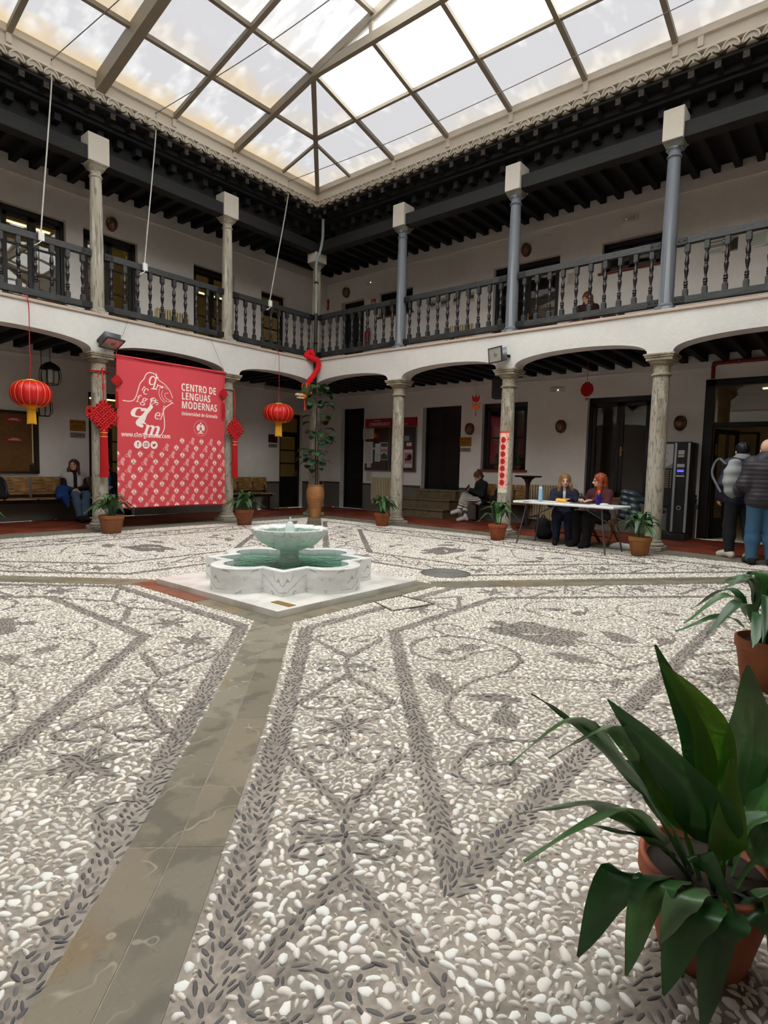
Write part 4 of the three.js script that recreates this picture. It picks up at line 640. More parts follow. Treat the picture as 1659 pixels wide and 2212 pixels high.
for (const [w, s, y, a] of [[WR, 2.79, 1.94, 'between the black door at the top of the steps and the window'], [WL, 4.71, 1.98, 'above the two seated women beside the column'], [WL, -0.55, 1.98, 'left of the yellow glass door in the far corner']]) {
  const [p, t] = onWall(w, s, y, w.depth - 0.012), o = thing('brass_plaque', 'brass plaque on the white wall ' + a, 'plaque', p, t);
  const m = part(o, 'plate', box(w === WR ? 0.34 : 0.32, 0.23, 0.012, 0, 0, 0, 0.003), std({ map: canvasTex(128, 96, (g) => { g.fillStyle = w === WL && s < 0 ? '#5a2a30' : '#a07624'; g.fillRect(0, 0, 128, 96); g.strokeStyle = g.fillStyle = 'rgba(60,38,8,.8)'; g.strokeRect(5, 5, 118, 86); g.fillRect(14, 14, 14, 12); g.fillRect(100, 14, 14, 12); g.fillRect(40, 18, 48, 4); g.fillRect(20, 44, 88, 4); g.fillRect(20, 58, 70, 4); g.fillRect(20, 72, 80, 3); }), metalness: 0.45, roughness: 0.45 })); refit(m.geometry, 0.34, 0.23);
  for (const [x, yy] of [[-0.145, 0.095], [0.145, 0.095], [-0.145, -0.095], [0.145, -0.095]]) part(o, 'screw', new THREE.SphereGeometry(0.007, 8, 6).translate(x, yy, 0.006), M.brass);
  const [p2, t2] = onWall(w, s, y - 0.2, w.depth - 0.01), q = thing('name_plate', 'small grey plate with dark lettering under the plaque ' + a.replace('beside the column', ''), 'plaque', p2, t2);
  refit(part(q, 'plate', box(0.3, 0.1, 0.01, 0, 0, 0, 0.003), std({ map: canvasTex(128, 44, (g) => { g.fillStyle = '#8c8684'; g.fillRect(0, 0, 128, 44); g.fillStyle = '#4a4648'; for (let i = 0; i < 7; i++) g.fillRect(38 + i * 8, 16, 5, 10 + (i % 3)); }), roughness: 0.5, metalness: 0.2 })).geometry, 0.3, 0.1);
}
// wall lamps: an oval copper and glass globe on a round back plate
const sconceGlass = phys({ color: col(150, 104, 76), roughness: 0.25, metalness: 0.35, transmission: 0.25, thickness: 0, clearcoat: 0.6 });
for (const [w, s, y, a] of [[WR, 2.91, 2.26, 'above the brass plaque right of the black door'], [WR, 5.29, 2.26, 'on the bare wall above the seated blonde woman'], [WR, 7.74, 2.26, 'above the vending machine'], [WR, -1.46, 6.34, 'above the grey door on the upper floor'], [WR, 4.26, 6.33, 'on the upper right wall beside a blue-grey column'], [WL, 3.94, 6.36, 'on the upper left wall between two lit windows']]) {
  const [p, t] = onWall(w, s, y), o = thing('wall_lamp', 'oval bronze wall lamp with ribbed glass ' + a, 'lamp', p, t);
  part(o, 'back_plate', new THREE.CylinderGeometry(0.11, 0.12, 0.03, 24).rotateX(PI / 2).scale(1, 1.25, 1).translate(0, 0, 0.015), M.bronze);
  part(o, 'globe', new THREE.SphereGeometry(0.105, 10, 8).scale(1, 1.3, 0.85).translate(0, 0, 0.06).toNonIndexed(), sconceGlass);
  for (let k = 0; k < 5; k++) part(o, 'rib', new THREE.TorusGeometry(0.108, 0.0045, 5, 24, PI).rotateZ(-PI / 2).rotateY(-PI / 2 + (k - 2) * 0.5).scale(1, 1.3, 0.87).translate(0, 0, 0.06), M.bronze);
}
// emergency lights
for (const [s, y, a] of [[5.15, 3.07, 'high on the lower right wall left of the red paper lantern'], [-0.54, 6.45, 'high on the upper wall near the corner above the fire signs'], [6.55, 6.45, 'high on the upper right wall above the window with yellow light']]) {
  const [p, t] = onWall(WR, s, y), o = thing('emergency_light', 'small white emergency light box ' + a, 'light', p, t);
  part(o, 'case', box(0.32, 0.12, 0.06, 0, 0, 0.03, 0.015), M.white); part(o, 'lens', box(0.26, 0.075, 0.03, 0, -0.005, 0.05, 0.012), phys({ color: col(225, 225, 215), roughness: 0.4, transmission: 0.3, thickness: 0 }));
  part(o, 'indicator', new THREE.SphereGeometry(0.013, 10, 8).translate(s > 6 ? -0.05 : 0.05, 0, 0.066), std({ color: 0xffffff, emissive: col(200, 255, 200), emissiveIntensity: s > 6 ? 0.3 : 3 }));
}
// notice board
{
  const [p, t] = onWall(WR, 0.33, 1.88, 2.57), o = thing('notice_board', 'wall notice board with a red printed header and pinned posters behind a column', 'board', p, t);
  part(o, 'frame', merge(box(1.86, 0.025, 0.03, 0, 0.5, 0, 0.004), box(1.86, 0.03, 0.03, 0, -0.735, 0, 0.004), box(0.025, 1.25, 0.03, -0.92, -0.12, 0, 0.004), box(0.025, 1.25, 0.03, 0.92, -0.12, 0, 0.004), box(0.02, 1.22, 0.03, -0.02, -0.12, 0)), M.steel);
  part(o, 'panel', box(1.82, 1.22, 0.015, 0, -0.12, -0.005), std({ color: col(84, 72, 70), map: T.plaster, roughness: 0.9 }));
  refit(part(o, 'header', box(1.86, 0.24, 0.03, 0, 0.62, 0, 0.003).translate(0, -0.62, 0), std({ roughness: 0.6, map: canvasTex(1024, 132, (g, w, h) => { g.fillStyle = '#a00e2c'; g.fillRect(0, 0, w, h); g.fillStyle = '#e6d4c8'; g.font = 'bold 62px sans-serif'; g.textAlign = 'center'; g.save(); g.translate(300, 112); g.scale(0.9, 1.15); g.fillText('COMVERSABLES', 0, 0); g.restore(); g.font = 'bold 24px sans-serif'; g.fillText('ACTIVIDADES', 250, 42); g.save(); g.translate(790, 108); g.scale(0.9, 1.15); g.fillText('INTENTIVAS', 0, 0); g.restore(); g.font = 'bold 24px sans-serif'; g.fillText('CURSOS', 720, 42); }) })).geometry, 1.86, 0.24);
  o.children[o.children.length - 1].position.y = 0.62;
}
const pinned = [[-0.46, 2.2, 0.42, 0.3, 'cream sheet with small print at the upper left of the notice board', lines('#d8d2bc', '#8c8472', 7, 0.1, 0.1, 3)], [-0.13, 2.12, 0.24, 0.4, 'dark red and gold poster beside the cream sheet on the notice board', canvasTex(64, 96, (g) => { g.fillStyle = '#5a2018'; g.fillRect(0, 0, 64, 96); g.fillStyle = '#a8842a'; g.fillRect(0, 30, 26, 26); g.fillStyle = '#7c3a24'; g.beginPath(); g.arc(40, 50, 18, 0, 7); g.fill(); })], [-0.46, 1.66, 0.36, 0.62, 'tall white sheet of sketched figures at the left of the notice board', canvasTex(96, 160, (g) => { g.fillStyle = '#dcd8d2'; g.fillRect(0, 0, 96, 160); g.strokeStyle = '#55504c'; g.lineWidth = 2; for (let i = 0; i < 9; i++) { g.beginPath(); g.moveTo(18, 20 + i * 15); g.quadraticCurveTo(50, 8 + i * 16, 78, 26 + i * 14); g.stroke(); } })], [-0.1, 1.68, 0.2, 0.55, 'narrow white leaflet in the middle of the notice board', lines('#d6dad8', '#9aa0a0', 4, 0.6, 0.2, 5)], [-0.24, 1.68, 0.09, 0.5, 'narrow green strip poster on the notice board', canvasTex(32, 96, (g) => { g.fillStyle = '#44604c'; g.fillRect(0, 0, 32, 96); g.fillStyle = '#d8c8c4'; g.fillRect(2, 24, 28, 12); })], [0.14, 1.7, 0.26, 0.5, 'photo poster of green hills on the notice board beside the column', canvasTex(64, 128, (g) => { g.fillStyle = '#cfc4c0'; g.fillRect(0, 0, 64, 128); g.fillStyle = '#4a5a44'; g.fillRect(4, 6, 56, 26); g.fillStyle = '#c88a88'; g.fillRect(4, 50, 56, 20); g.fillStyle = '#45543e'; g.beginPath(); g.moveTo(4, 122); g.lineTo(4, 90); g.lineTo(34, 76); g.lineTo(60, 94); g.lineTo(60, 122); g.fill(); })], [-0.42, 1.3, 0.17, 0.14, 'small pale card at the bottom left of the notice board', lines('#c8cccc', '#a8acac', 2, 0.3, 0.2, 8)], [0.98, 2.0, 0.3, 0.52, 'blue-grey and red poster at the right of the notice board', canvasTex(64, 112, (g) => { g.fillStyle = '#4c4a58'; g.fillRect(0, 0, 64, 112); g.fillStyle = '#9aa0a4'; g.fillRect(6, 30, 36, 30); g.fillStyle = '#d8d0c8'; g.fillRect(22, 70, 38, 20); g.fillStyle = '#a02838'; g.fillRect(14, 90, 46, 16); })], [1.0, 1.5, 0.3, 0.5, 'pink and white poster with a dark wheel at the right of the notice board', canvasTex(64, 112, (g) => { g.fillStyle = '#e0d6d2'; g.fillRect(0, 0, 64, 112); g.fillStyle = '#c07c84'; g.fillRect(6, 20, 54, 66); g.fillStyle = '#2a2038'; g.beginPath(); g.arc(42, 48, 17, 0, 7); g.fill(); g.fillRect(10, 56, 34, 12); g.strokeStyle = '#f0e0dc'; for (let i = 0; i < 4; i++) { g.beginPath(); g.arc(14 + i * 12, 76, 6, 0, 7); g.stroke(); } })]];
for (const [s, y, W, H, label, map] of pinned) paper(WR, s, y, W, H, 'poster', label, 'poster', map, 0.052);
paper(WR, -0.45, 0.98, 0.2, 0.3, 'poster', 'white notice taped to the wall just under the left end of the notice board', 'poster', lines('#cfccc4', '#8a8680', 4, 0.2, 0.15, 31));
// cork board, left edge
{
  const [p, t] = onWall(WL, 6.7, 1.58, 2.27), o = thing('cork_board', 'large yellow-brown pinboard in a dark wooden frame above the bench', 'board', p, t);
  part(o, 'frame', merge(box(2.4, 0.05, 0.05, 0, 0.585, 0.01, 0.006), box(2.4, 0.05, 0.05, 0, -0.6, 0.01, 0.006), box(0.09, 1.24, 0.05, 1.17, 0, 0.01, 0.006), box(0.06, 1.24, 0.05, -1.17, 0, 0.01, 0.006), box(0.12, 0.14, 0.055, 1.1, -0.52, 0.01)), std({ color: col(52, 34, 28), map: T.wood, roughness: 0.5 }));
  part(o, 'panel', box(2.3, 1.15, 0.02), std({ color: col(176, 130, 72), map: T.mortar, roughness: 0.9 }));
  part(o, 'edge_strip', box(0.02, 0.92, 0.012, 1.1, 0.05, 0.016), M.cream);
}
for (const [y, a] of [[2.02, 'near the top'], [1.63, 'halfway down']]) paper(WL, 5.92, y, 0.28, 0.07, 'red_strip', 'small red strip with white print on the yellow pinboard ' + a, 'label', canvasTex(160, 40, (g) => { g.fillStyle = '#a02030'; g.fillRect(0, 0, 160, 40); g.fillStyle = '#e8c8c4'; g.fillRect(46, 10, 70, 6); g.fillRect(18, 24, 124, 6); }), 0.05);
// radiators
function radiator(w, s0, s1, y0, y1, label) {
  const [p, t] = onWall(w, (s0 + s1) / 2, y0, w.depth - 0.11), o = thing('radiator', label, 'radiator', p, t), L = s1 - s0, H = y1 - y0, n = Math.round(L / 0.062);
  for (let i = 0; i < n; i++) { const x = -L / 2 + (i + 0.5) * L / n; part(o, 'section', merge(new THREE.CapsuleGeometry(0.02, H - 0.06, 3, 8).translate(x, H / 2, 0.045), new THREE.CapsuleGeometry(0.02, H - 0.06, 3, 8).translate(x, H / 2, -0.045), box(0.04, 0.05, 0.11, x, H - 0.035, 0, 0.01), box(0.04, 0.05, 0.11, x, 0.035, 0, 0.01)), M.cream); }
  part(o, 'foot', merge(box(0.03, 0.1, 0.1, -L / 2 + 0.05, -0.04, 0), box(0.03, 0.1, 0.1, L / 2 - 0.05, -0.04, 0)), M.cream);
}
radiator(WR, -0.24, 0.62, 0.3, 0.97, 'cream column radiator under the notice board behind a potted plant');
radiator(WR, 4.56, 5.42, 0.12, 0.94, 'cream column radiator behind the seated blonde woman');
radiator(WR, 2.13, 2.94, 3.95, 4.86, 'cream column radiator on the upper right gallery behind the balusters');
radiator(WL, 2.15, 2.98, 3.95, 4.81, 'cream column radiator on the upper left gallery behind the balusters');
// fire things, upper right wall
paper(WR, -2.3, 6.12, 0.2, 0.3, 'fire_sign', 'red fire sign on the upper wall just right of the corner column', 'sign', canvasTex(64, 96, (g) => { g.fillStyle = '#b01c24'; g.fillRect(0, 0, 64, 96); g.fillStyle = '#e8d8d0'; for (let i = 0; i < 5; i++) g.fillRect(12, 20 + i * 12, 40 - (i % 2) * 10, 4); }));
paper(WR, -0.42, 5.88, 0.17, 0.22, 'fire_sign', 'red sign with a white extinguisher symbol above the extinguisher', 'sign', canvasTex(64, 84, (g) => { g.fillStyle = '#c01c26'; g.fillRect(0, 0, 64, 84); g.fillStyle = '#fff'; g.fillRect(14, 28, 14, 40); g.fillRect(18, 16, 8, 14); g.fillRect(38, 22, 6, 46); g.fillRect(32, 40, 20, 6); }));
{
  const [p, t] = onWall(WR, -0.52, 4.6, 2.47), o = thing('fire_extinguisher', 'red fire extinguisher on the upper wall right of the grey door', 'extinguisher', p, t), red = phys({ color: col(170, 22, 26), roughness: 0.3, clearcoat: 0.5 });
  part(o, 'cylinder', lathe([[0.001, 0], [0.08, 0.005], [0.085, 0.03], [0.085, 0.42], [0.07, 0.48], [0.03, 0.52], [0.03, 0.54], [0.001, 0.54]], 20), red); part(o, 'valve', merge(new THREE.CylinderGeometry(0.02, 0.02, 0.06, 10).translate(0, 0.56, 0), box(0.03, 0.015, 0.14, 0, 0.6, 0.03, 0.004), box(0.03, 0.012, 0.1, 0, 0.575, 0.03, 0.004)), M.black); part(o, 'hose', tube([[0.02, 0.56, 0], [0.1, 0.55, 0.02], [0.13, 0.4, 0.03], [0.1, 0.15, 0.06]], 0.012, 16, 6), M.black);
}
[1.65, 2.0, 2.38, 2.8].forEach((s, i) => paper(WR, s, 5.52, 0.24, 0.26, 'framed_photo', ['first', 'second', 'third', 'last'][i] + ' from the left of four small framed photos on the upper right wall', 'picture', canvasTex(64, 64, (g) => { g.fillStyle = ['#b8b4ae', '#a8a49e', '#c0b8b0', '#b0aca8'][i]; g.fillRect(0, 0, 64, 64); g.fillStyle = '#3a3636'; g.fillRect(10, 26 - i, 44, 16 + i); g.fillStyle = '#6a6260'; g.fillRect(24, 16, 12, 30); }), 0.012, undefined, M.white));
paper(WR, 5.36, 5.49, 0.2, 0.26, 'wall_notice', 'white paper notice on the upper wall right of the dark door', 'notice', lines('#cfcac0', '#77726c', 6, 0.12, 0.14, 12));
paper(WR, 8.14, 5.54, 0.26, 0.26, 'wall_notice', 'pale notice in three bands right of the largest blue-grey column', 'notice', canvasTex(64, 64, (g) => { g.fillStyle = '#9a9690'; g.fillRect(0, 0, 64, 64); g.fillStyle = '#d8d8d8'; g.fillRect(0, 10, 64, 6); g.fillRect(0, 30, 64, 34); g.fillStyle = '#b4bab6'; g.fillRect(4, 38, 56, 18); }));
paper(WR, 8.4, 5.55, 0.26, 0.26, 'wall_notice', 'notice with a dark cap shape, middle of three right of the largest blue-grey column', 'notice', canvasTex(64, 64, (g) => { g.fillStyle = '#8c887e'; g.fillRect(0, 0, 64, 64); g.fillStyle = '#d4d6d0'; g.fillRect(2, 32, 30, 28); g.fillRect(0, 8, 26, 6); g.fillStyle = '#33332e'; g.beginPath(); g.moveTo(32, 60); g.lineTo(32, 24); g.lineTo(48, 8); g.lineTo(62, 8); g.lineTo(62, 56); g.fill(); }));
paper(WR, 8.82, 5.54, 0.34, 0.26, 'wall_notice', 'framed pale document, rightmost of three notices on the upper right wall', 'notice', lines('#bcc4ba', '#a2aa9e', 5, 0.2, 0.1, 14), 0.01, undefined, M.white);
// loudspeaker, pipe
{
  const t = thing('loudspeaker', 'black loudspeaker hung under the gallery ceiling beside the column with the red strip', 'speaker', [4.78, 2.78, -0.62], 0.25);
  part(t, 'cabinet', box(0.26, 0.42, 0.26, 0, 0.13, 0, 0.02), M.black); part(t, 'grille', box(0.22, 0.37, 0.02, 0, 0.13, 0.13, 0.008), std({ color: col(28, 28, 30), map: T.mortar, roughness: 0.8 })); part(t, 'bracket', box(0.04, 0.46, 0.04, 0, 0.55, 0), M.black);
  const q = thing('red_pipe', 'dark red water pipe running over the entrance door frame', 'pipe', [8.28, 3.08, -2.5]);
  part(q, 'pipe', tube([[0, 0, 0], [0, 0.16, 0], [0.0, 0.24, 0.0], [0.04, 0.28, 0], [0.12, 0.285, 0], [1.2, 0.285, 0], [2.5, 0.285, 0]], 0.035, 60, 10), M.pipe); part(q, 'elbow', new THREE.SphereGeometry(0.052, 14, 10).translate(0.02, 0.27, 0), M.pipe); for (const x of [0.42, 1.5]) part(q, 'clip', new THREE.TorusGeometry(0.042, 0.01, 6, 16).rotateY(PI / 2).translate(x, 0.285, 0), M.steel);
}
// hanging cage lanterns
for (const [x, y, z, l] of [[-1.0, 2.82, 5.71, 'glass cage lantern hung from the gallery ceiling above the left red lantern'], [-2.0, 2.3, 5.5, 'dark cage lantern half hidden behind the left red lantern']]) {
  const t = thing('cage_lantern', l, 'lantern', [x, y, z]);
  part(t, 'rod', rod(V(0, 0.22, 0), V(0, 3.56 - y, 0), 0.006), M.iron); part(t, 'cap', lathe([[0.17, 0.08], [0.16, 0.13], [0.08, 0.19], [0.015, 0.22]], 10), std({ color: col(60, 54, 48), roughness: 0.5, metalness: 0.5, side: THREE.DoubleSide }));
  for (let k = 0; k < 10; k++) { const a = k * PI / 5; part(t, 'cage_bar', tube([[0.16 * Math.cos(a), 0.1, 0.16 * Math.sin(a)], [0.175 * Math.cos(a), 0.0, 0.175 * Math.sin(a)], [0.17 * Math.cos(a), -0.13, 0.17 * Math.sin(a)], [0.13 * Math.cos(a), -0.19, 0.13 * Math.sin(a)]], 0.006, 10, 5), M.iron); }
  part(t, 'ring', new THREE.TorusGeometry(0.13, 0.007, 6, 24).rotateX(PI / 2).translate(0, -0.19, 0), M.iron); part(t, 'inner_glass', new THREE.CylinderGeometry(0.05, 0.05, 0.22, 14, 1, true).translate(0, -0.04, 0), phys({ color: col(235, 235, 230), roughness: 0.3, transmission: 0.6, thickness: 0, side: THREE.DoubleSide }));
}
// ---------- red lanterns ----------
const silk = phys({ color: col(206, 14, 20), roughness: 0.42, sheen: 0.6, sheenRoughness: 0.4, sheenColor: col(255, 90, 70), side: THREE.DoubleSide }), gold = std({ color: col(240, 168, 40), roughness: 0.5 }), goldLine = std({ color: col(250, 190, 90), roughness: 0.4, metalness: 0.2 }), cordRed = std({ color: col(170, 20, 28), roughness: 0.8 });
function redLantern(x, y, z, r, h, top, label) {
  const t = thing('red_lantern', label, 'lantern', [x, y, z]), N = 80, pos = [], idx = [], K = 14, rad = (v) => r * Math.pow(Math.abs(Math.sin(v)), 0.62) + 0.001;
  for (let k = 0; k <= K; k++) { const v = 0.14 + (PI - 0.28) * k / K; for (let i = 0; i <= N; i++) { const a = 2 * PI * i / N, b = 1 - 0.045 * Math.pow(Math.abs(Math.cos(a * 8)), 6); pos.push(rad(v) * b * Math.cos(a), h / 2 * Math.cos(v), rad(v) * b * Math.sin(a)); } }
  for (let k = 0; k < K; k++) for (let i = 0; i < N; i++) { const a = k * (N + 1) + i, b = a + N + 1; idx.push(a, a + 1, b, b, a + 1, b + 1); }
  const g = new THREE.BufferGeometry(); g.setAttribute('position', new THREE.Float32BufferAttribute(pos, 3)); g.setIndex(idx); g.computeVertexNormals(); part(t, 'silk_body', g, silk);
  for (let k = 0; k < 16; k++) { const a = (k + 0.5) * PI / 8 + PI / 16, q = []; for (let j = 0; j <= 10; j++) { const v = 0.3 + (PI - 0.6) * j / 10; q.push([rad(v) * 0.958 * Math.cos(a) * 1.002, h / 2 * Math.cos(v), rad(v) * 0.958 * Math.sin(a) * 1.002]); } part(t, 'rib', tube(q, 0.0035, 20, 5), goldLine); }
  for (const s of [1, -1]) { const q = [], w = []; for (let i = 0; i <= 32; i++) { const a = 2 * PI * i / 32; q.push(a); } const v0 = 0.16, pts = [], id = []; for (let i = 0; i <= 64; i++) { const a = 2 * PI * i / 64, v1 = 0.5 + 0.09 * Math.cos(a * 8); for (const v of [v0, (v0 + v1) / 2, v1]) pts.push(rad(v) * 1.015 * Math.cos(a), s * h / 2 * Math.cos(v) * 1.02, rad(v) * 1.015 * Math.sin(a)); } for (let i = 0; i < 64; i++) for (let k = 0; k < 2; k++) { const a = i * 3 + k, b = a + 3; id.push(a, b, a + 1, b, b + 1, a + 1); } const c = new THREE.BufferGeometry(); c.setAttribute('position', new THREE.Float32BufferAttribute(pts, 3)); c.setIndex(id); c.computeVertexNormals(); part(t, 'gold_cap', c, std({ color: col(236, 140, 30), roughness: 0.45, side: THREE.DoubleSide })); }
  part(t, 'collar', merge(new THREE.CylinderGeometry(r * 0.2, r * 0.26, 0.03, 16).translate(0, h / 2 + 0.006, 0), new THREE.CylinderGeometry(r * 0.3, r * 0.22, 0.03, 16).translate(0, -h / 2 - 0.008, 0)), gold);
  const tl = r * 0.8, ts = sub(t, 'tassel'); part(ts, 'tassel_core', new THREE.CylinderGeometry(r * 0.19, r * 0.2, tl, 18).translate(0, -h / 2 - tl / 2 - 0.015, 0), gold);
  const strands = []; for (let i = 0; i < 36; i++) { const a = i * PI / 18; strands.push(rod(V(r * 0.19 * Math.cos(a), -h / 2 - 0.02, r * 0.19 * Math.sin(a)), V(r * 0.215 * Math.cos(a), -h / 2 - tl - 0.015 - 0.008 * (i % 3), r * 0.215 * Math.sin(a)), r * 0.017, 5)); } part(ts, 'strands', merge(strands), std({ color: col(246, 184, 40), roughness: 0.7 })).userData.kind = 'stuff';
  part(t, 'cord', tube([[0, h / 2, 0], [0.004, (top - y) * 0.6, 0.004], [-0.02, top - y - 0.12, 0], [-0.06, top - y, 0.01]], 0.006, 24, 6), cordRed); part(t, 'cord', tube([[0, h / 2, 0], [0.012, (top - y) * 0.5, 0.012], [-0.01, top - y - 0.1, 0.02], [-0.06, top - y, 0.06]], 0.004, 24, 5), cordRed);
  return t;
}
redLantern(0.3, 2.29, 6.48, 0.3, 0.42, 3.86, 'larger red silk lantern with yellow tassel near the left edge');
redLantern(0.33, 2.41, 1.43, 0.35, 0.42, 3.86, 'red silk lantern hung beside the tall fig, right of the banner');
// ---------- red knots ----------
const knotRed = std({ color: col(204, 20, 26), roughness: 0.6 });
function knot(x, y, z, R, tasselTop, tasselBot, cordTop, label, loops = true, turn = PI / 2) {
  const t = thing('red_knot', label, 'ornament', [x, y, z], turn), c = R * 0.085;
  const web = sub(t, 'woven_diamond'); const n = 9;
  for (let i = 0; i < n; i++) for (const s of [-1, 1]) { const o = (i / (n - 1) - 0.5) * 1.27 * R, q = []; for (let k = 0; k <= 18; k++) { const u = (k / 18 - 0.5) * 1.5 * R; const X = (u + s * o * 1) * Math.SQRT1_2, Y = (s * u - o * 1 * 1) * Math.SQRT1_2; q.push([s > 0 ? (u + o) * Math.SQRT1_2 : (u - o) * Math.SQRT1_2, s > 0 ? (u - o) * Math.SQRT1_2 : (-u - o) * Math.SQRT1_2, c * 0.55 * (s > 0 ? 1 : -1) * Math.cos((k + i) * PI)]); } part(web, 'cord', tube(q, c * 0.78, 36, 6), knotRed); }
  if (loops) for (const s of [-1, 1]) for (let k = 0; k < 3; k++) { const r = R * [0.34, 0.24, 0.14][k], q = []; for (let i = 0; i < 14; i++) { const a = 2 * PI * i / 14; q.push([s * (R * 0.86 + r * 0.75 * Math.cos(a)), (s < 0 ? 0.18 : -0.22) * R + r * 1.1 * Math.sin(a) - k * 0.03 * R * s, 0.008 * k * s]); } part(t, 'loop', tube(q, c * 0.36, 36, 5, true), knotRed); }
  for (let k = 0; k < 9; k++) for (const s of [-1, 1]) { const f = (k + 0.5) / 9, X = s * (f < 0.5 ? f * 2 : 2 - f * 2) * R * 0.92, Y = (1 - 2 * f) * R * 0.92, d = V(s, (f < 0.5 ? 1 : -1), 0).normalize(); part(t, 'edge_loop', tube([[X, Y, 0], [X + d.x * R * 0.2, Y + d.y * R * 0.16, 0.01], [X + d.x * R * 0.2 + 0.01, Y + d.y * R * 0.12 - 0.02, -0.01], [X, Y - 0.02, 0]], c * 0.5, 12, 5), knotRed); }
  part(t, 'hanging_cord', tube([[0, R * 0.9, 0], [0.004, (R + cordTop - y) * 0.5, 0], [0, cordTop - y, -0.02]], c * 0.5, 16, 6), knotRed); part(t, 'cord_wrap', new THREE.CylinderGeometry(c * 0.9, c * 0.9, R * 0.4, 10).translate(0, (R * 0.9 + cordTop - y) / 2, 0), knotRed);
  const w = R * 0.28, ts = sub(t, 'tassel'), h0 = tasselTop - y, h1 = tasselBot - y; part(ts, 'tassel_knot', new THREE.SphereGeometry(c * 1.6, 12, 8).translate(0, h0 + R * 0.12, 0), knotRed);
  part(ts, 'cap', new THREE.CylinderGeometry(w * 0.78, w * 0.8, R * 0.3, 18).translate(0, h0 - R * 0.12, 0), knotRed); for (const yy of [h0 + R * 0.02, h0 - R * 0.25]) part(ts, 'gold_band', new THREE.TorusGeometry(w * 0.8, c * 0.34, 6, 24).rotateX(PI / 2).translate(0, yy, 0), goldLine);
  part(ts, 'skirt', new THREE.CylinderGeometry(w * 0.76, w * 0.84, (h0 - R * 0.25) - h1, 20).translate(0, (h0 - R * 0.25 + h1) / 2 + 0.015, 0), knotRed); const st = []; for (let i = 0; i < 40; i++) { const a = i * PI / 20, e = 0.02 * ((i * 7) % 5) / 5; st.push(rod(V(w * 0.78 * Math.cos(a), h0 - R * 0.26, w * 0.78 * Math.sin(a)), V(w * 0.88 * Math.cos(a), h1 - 0.03 + e, w * 0.88 * Math.sin(a)), w * 0.07, 5)); } part(ts, 'strands', merge(st), std({ color: col(196, 12, 22), roughness: 0.7 })).userData.kind = 'stuff';
  return t;
}
knot(0.24, 2.04, 5.31, 0.27, 1.74, 0.98, 2.82, 'largest red woven knot with a long tassel, tied to the column left of the banner');
knot(0.26, 1.98, 2.56, 0.24, 1.71, 0.97, 2.82, 'red woven knot with a long tassel on the column right of the banner', false, PI / 2 + 0.2);
knot(0.3, 2.68, 5.1, 0.1, 2.52, 2.22, 3.3, 'small red knot hanging over the upper left corner of the banner', false);
knot(0.3, 2.7, 2.87, 0.1, 2.54, 2.22, 3.2, 'small red knot hanging over the upper right corner of the banner', false);
{ const t = thing('red_ribbon', 'thin red ribbon tied round the neck of the column with the largest knot', 'ribbon', [0, 2.83, 5.28]); part(t, 'band', new THREE.TorusGeometry(0.155, 0.012, 6, 28).rotateX(PI / 2), knotRed); part(t, 'bow', merge(tube([[0.16, 0, 0.03], [0.22, 0.05, 0.02], [0.22, 0.01, -0.04], [0.16, 0, 0.03], [0.2, -0.06, 0.09], [0.19, -0.13, 0.1]], 0.009, 20, 5), new THREE.SphereGeometry(0.018, 8, 6).translate(0.165, 0, 0.03)), knotRed); }
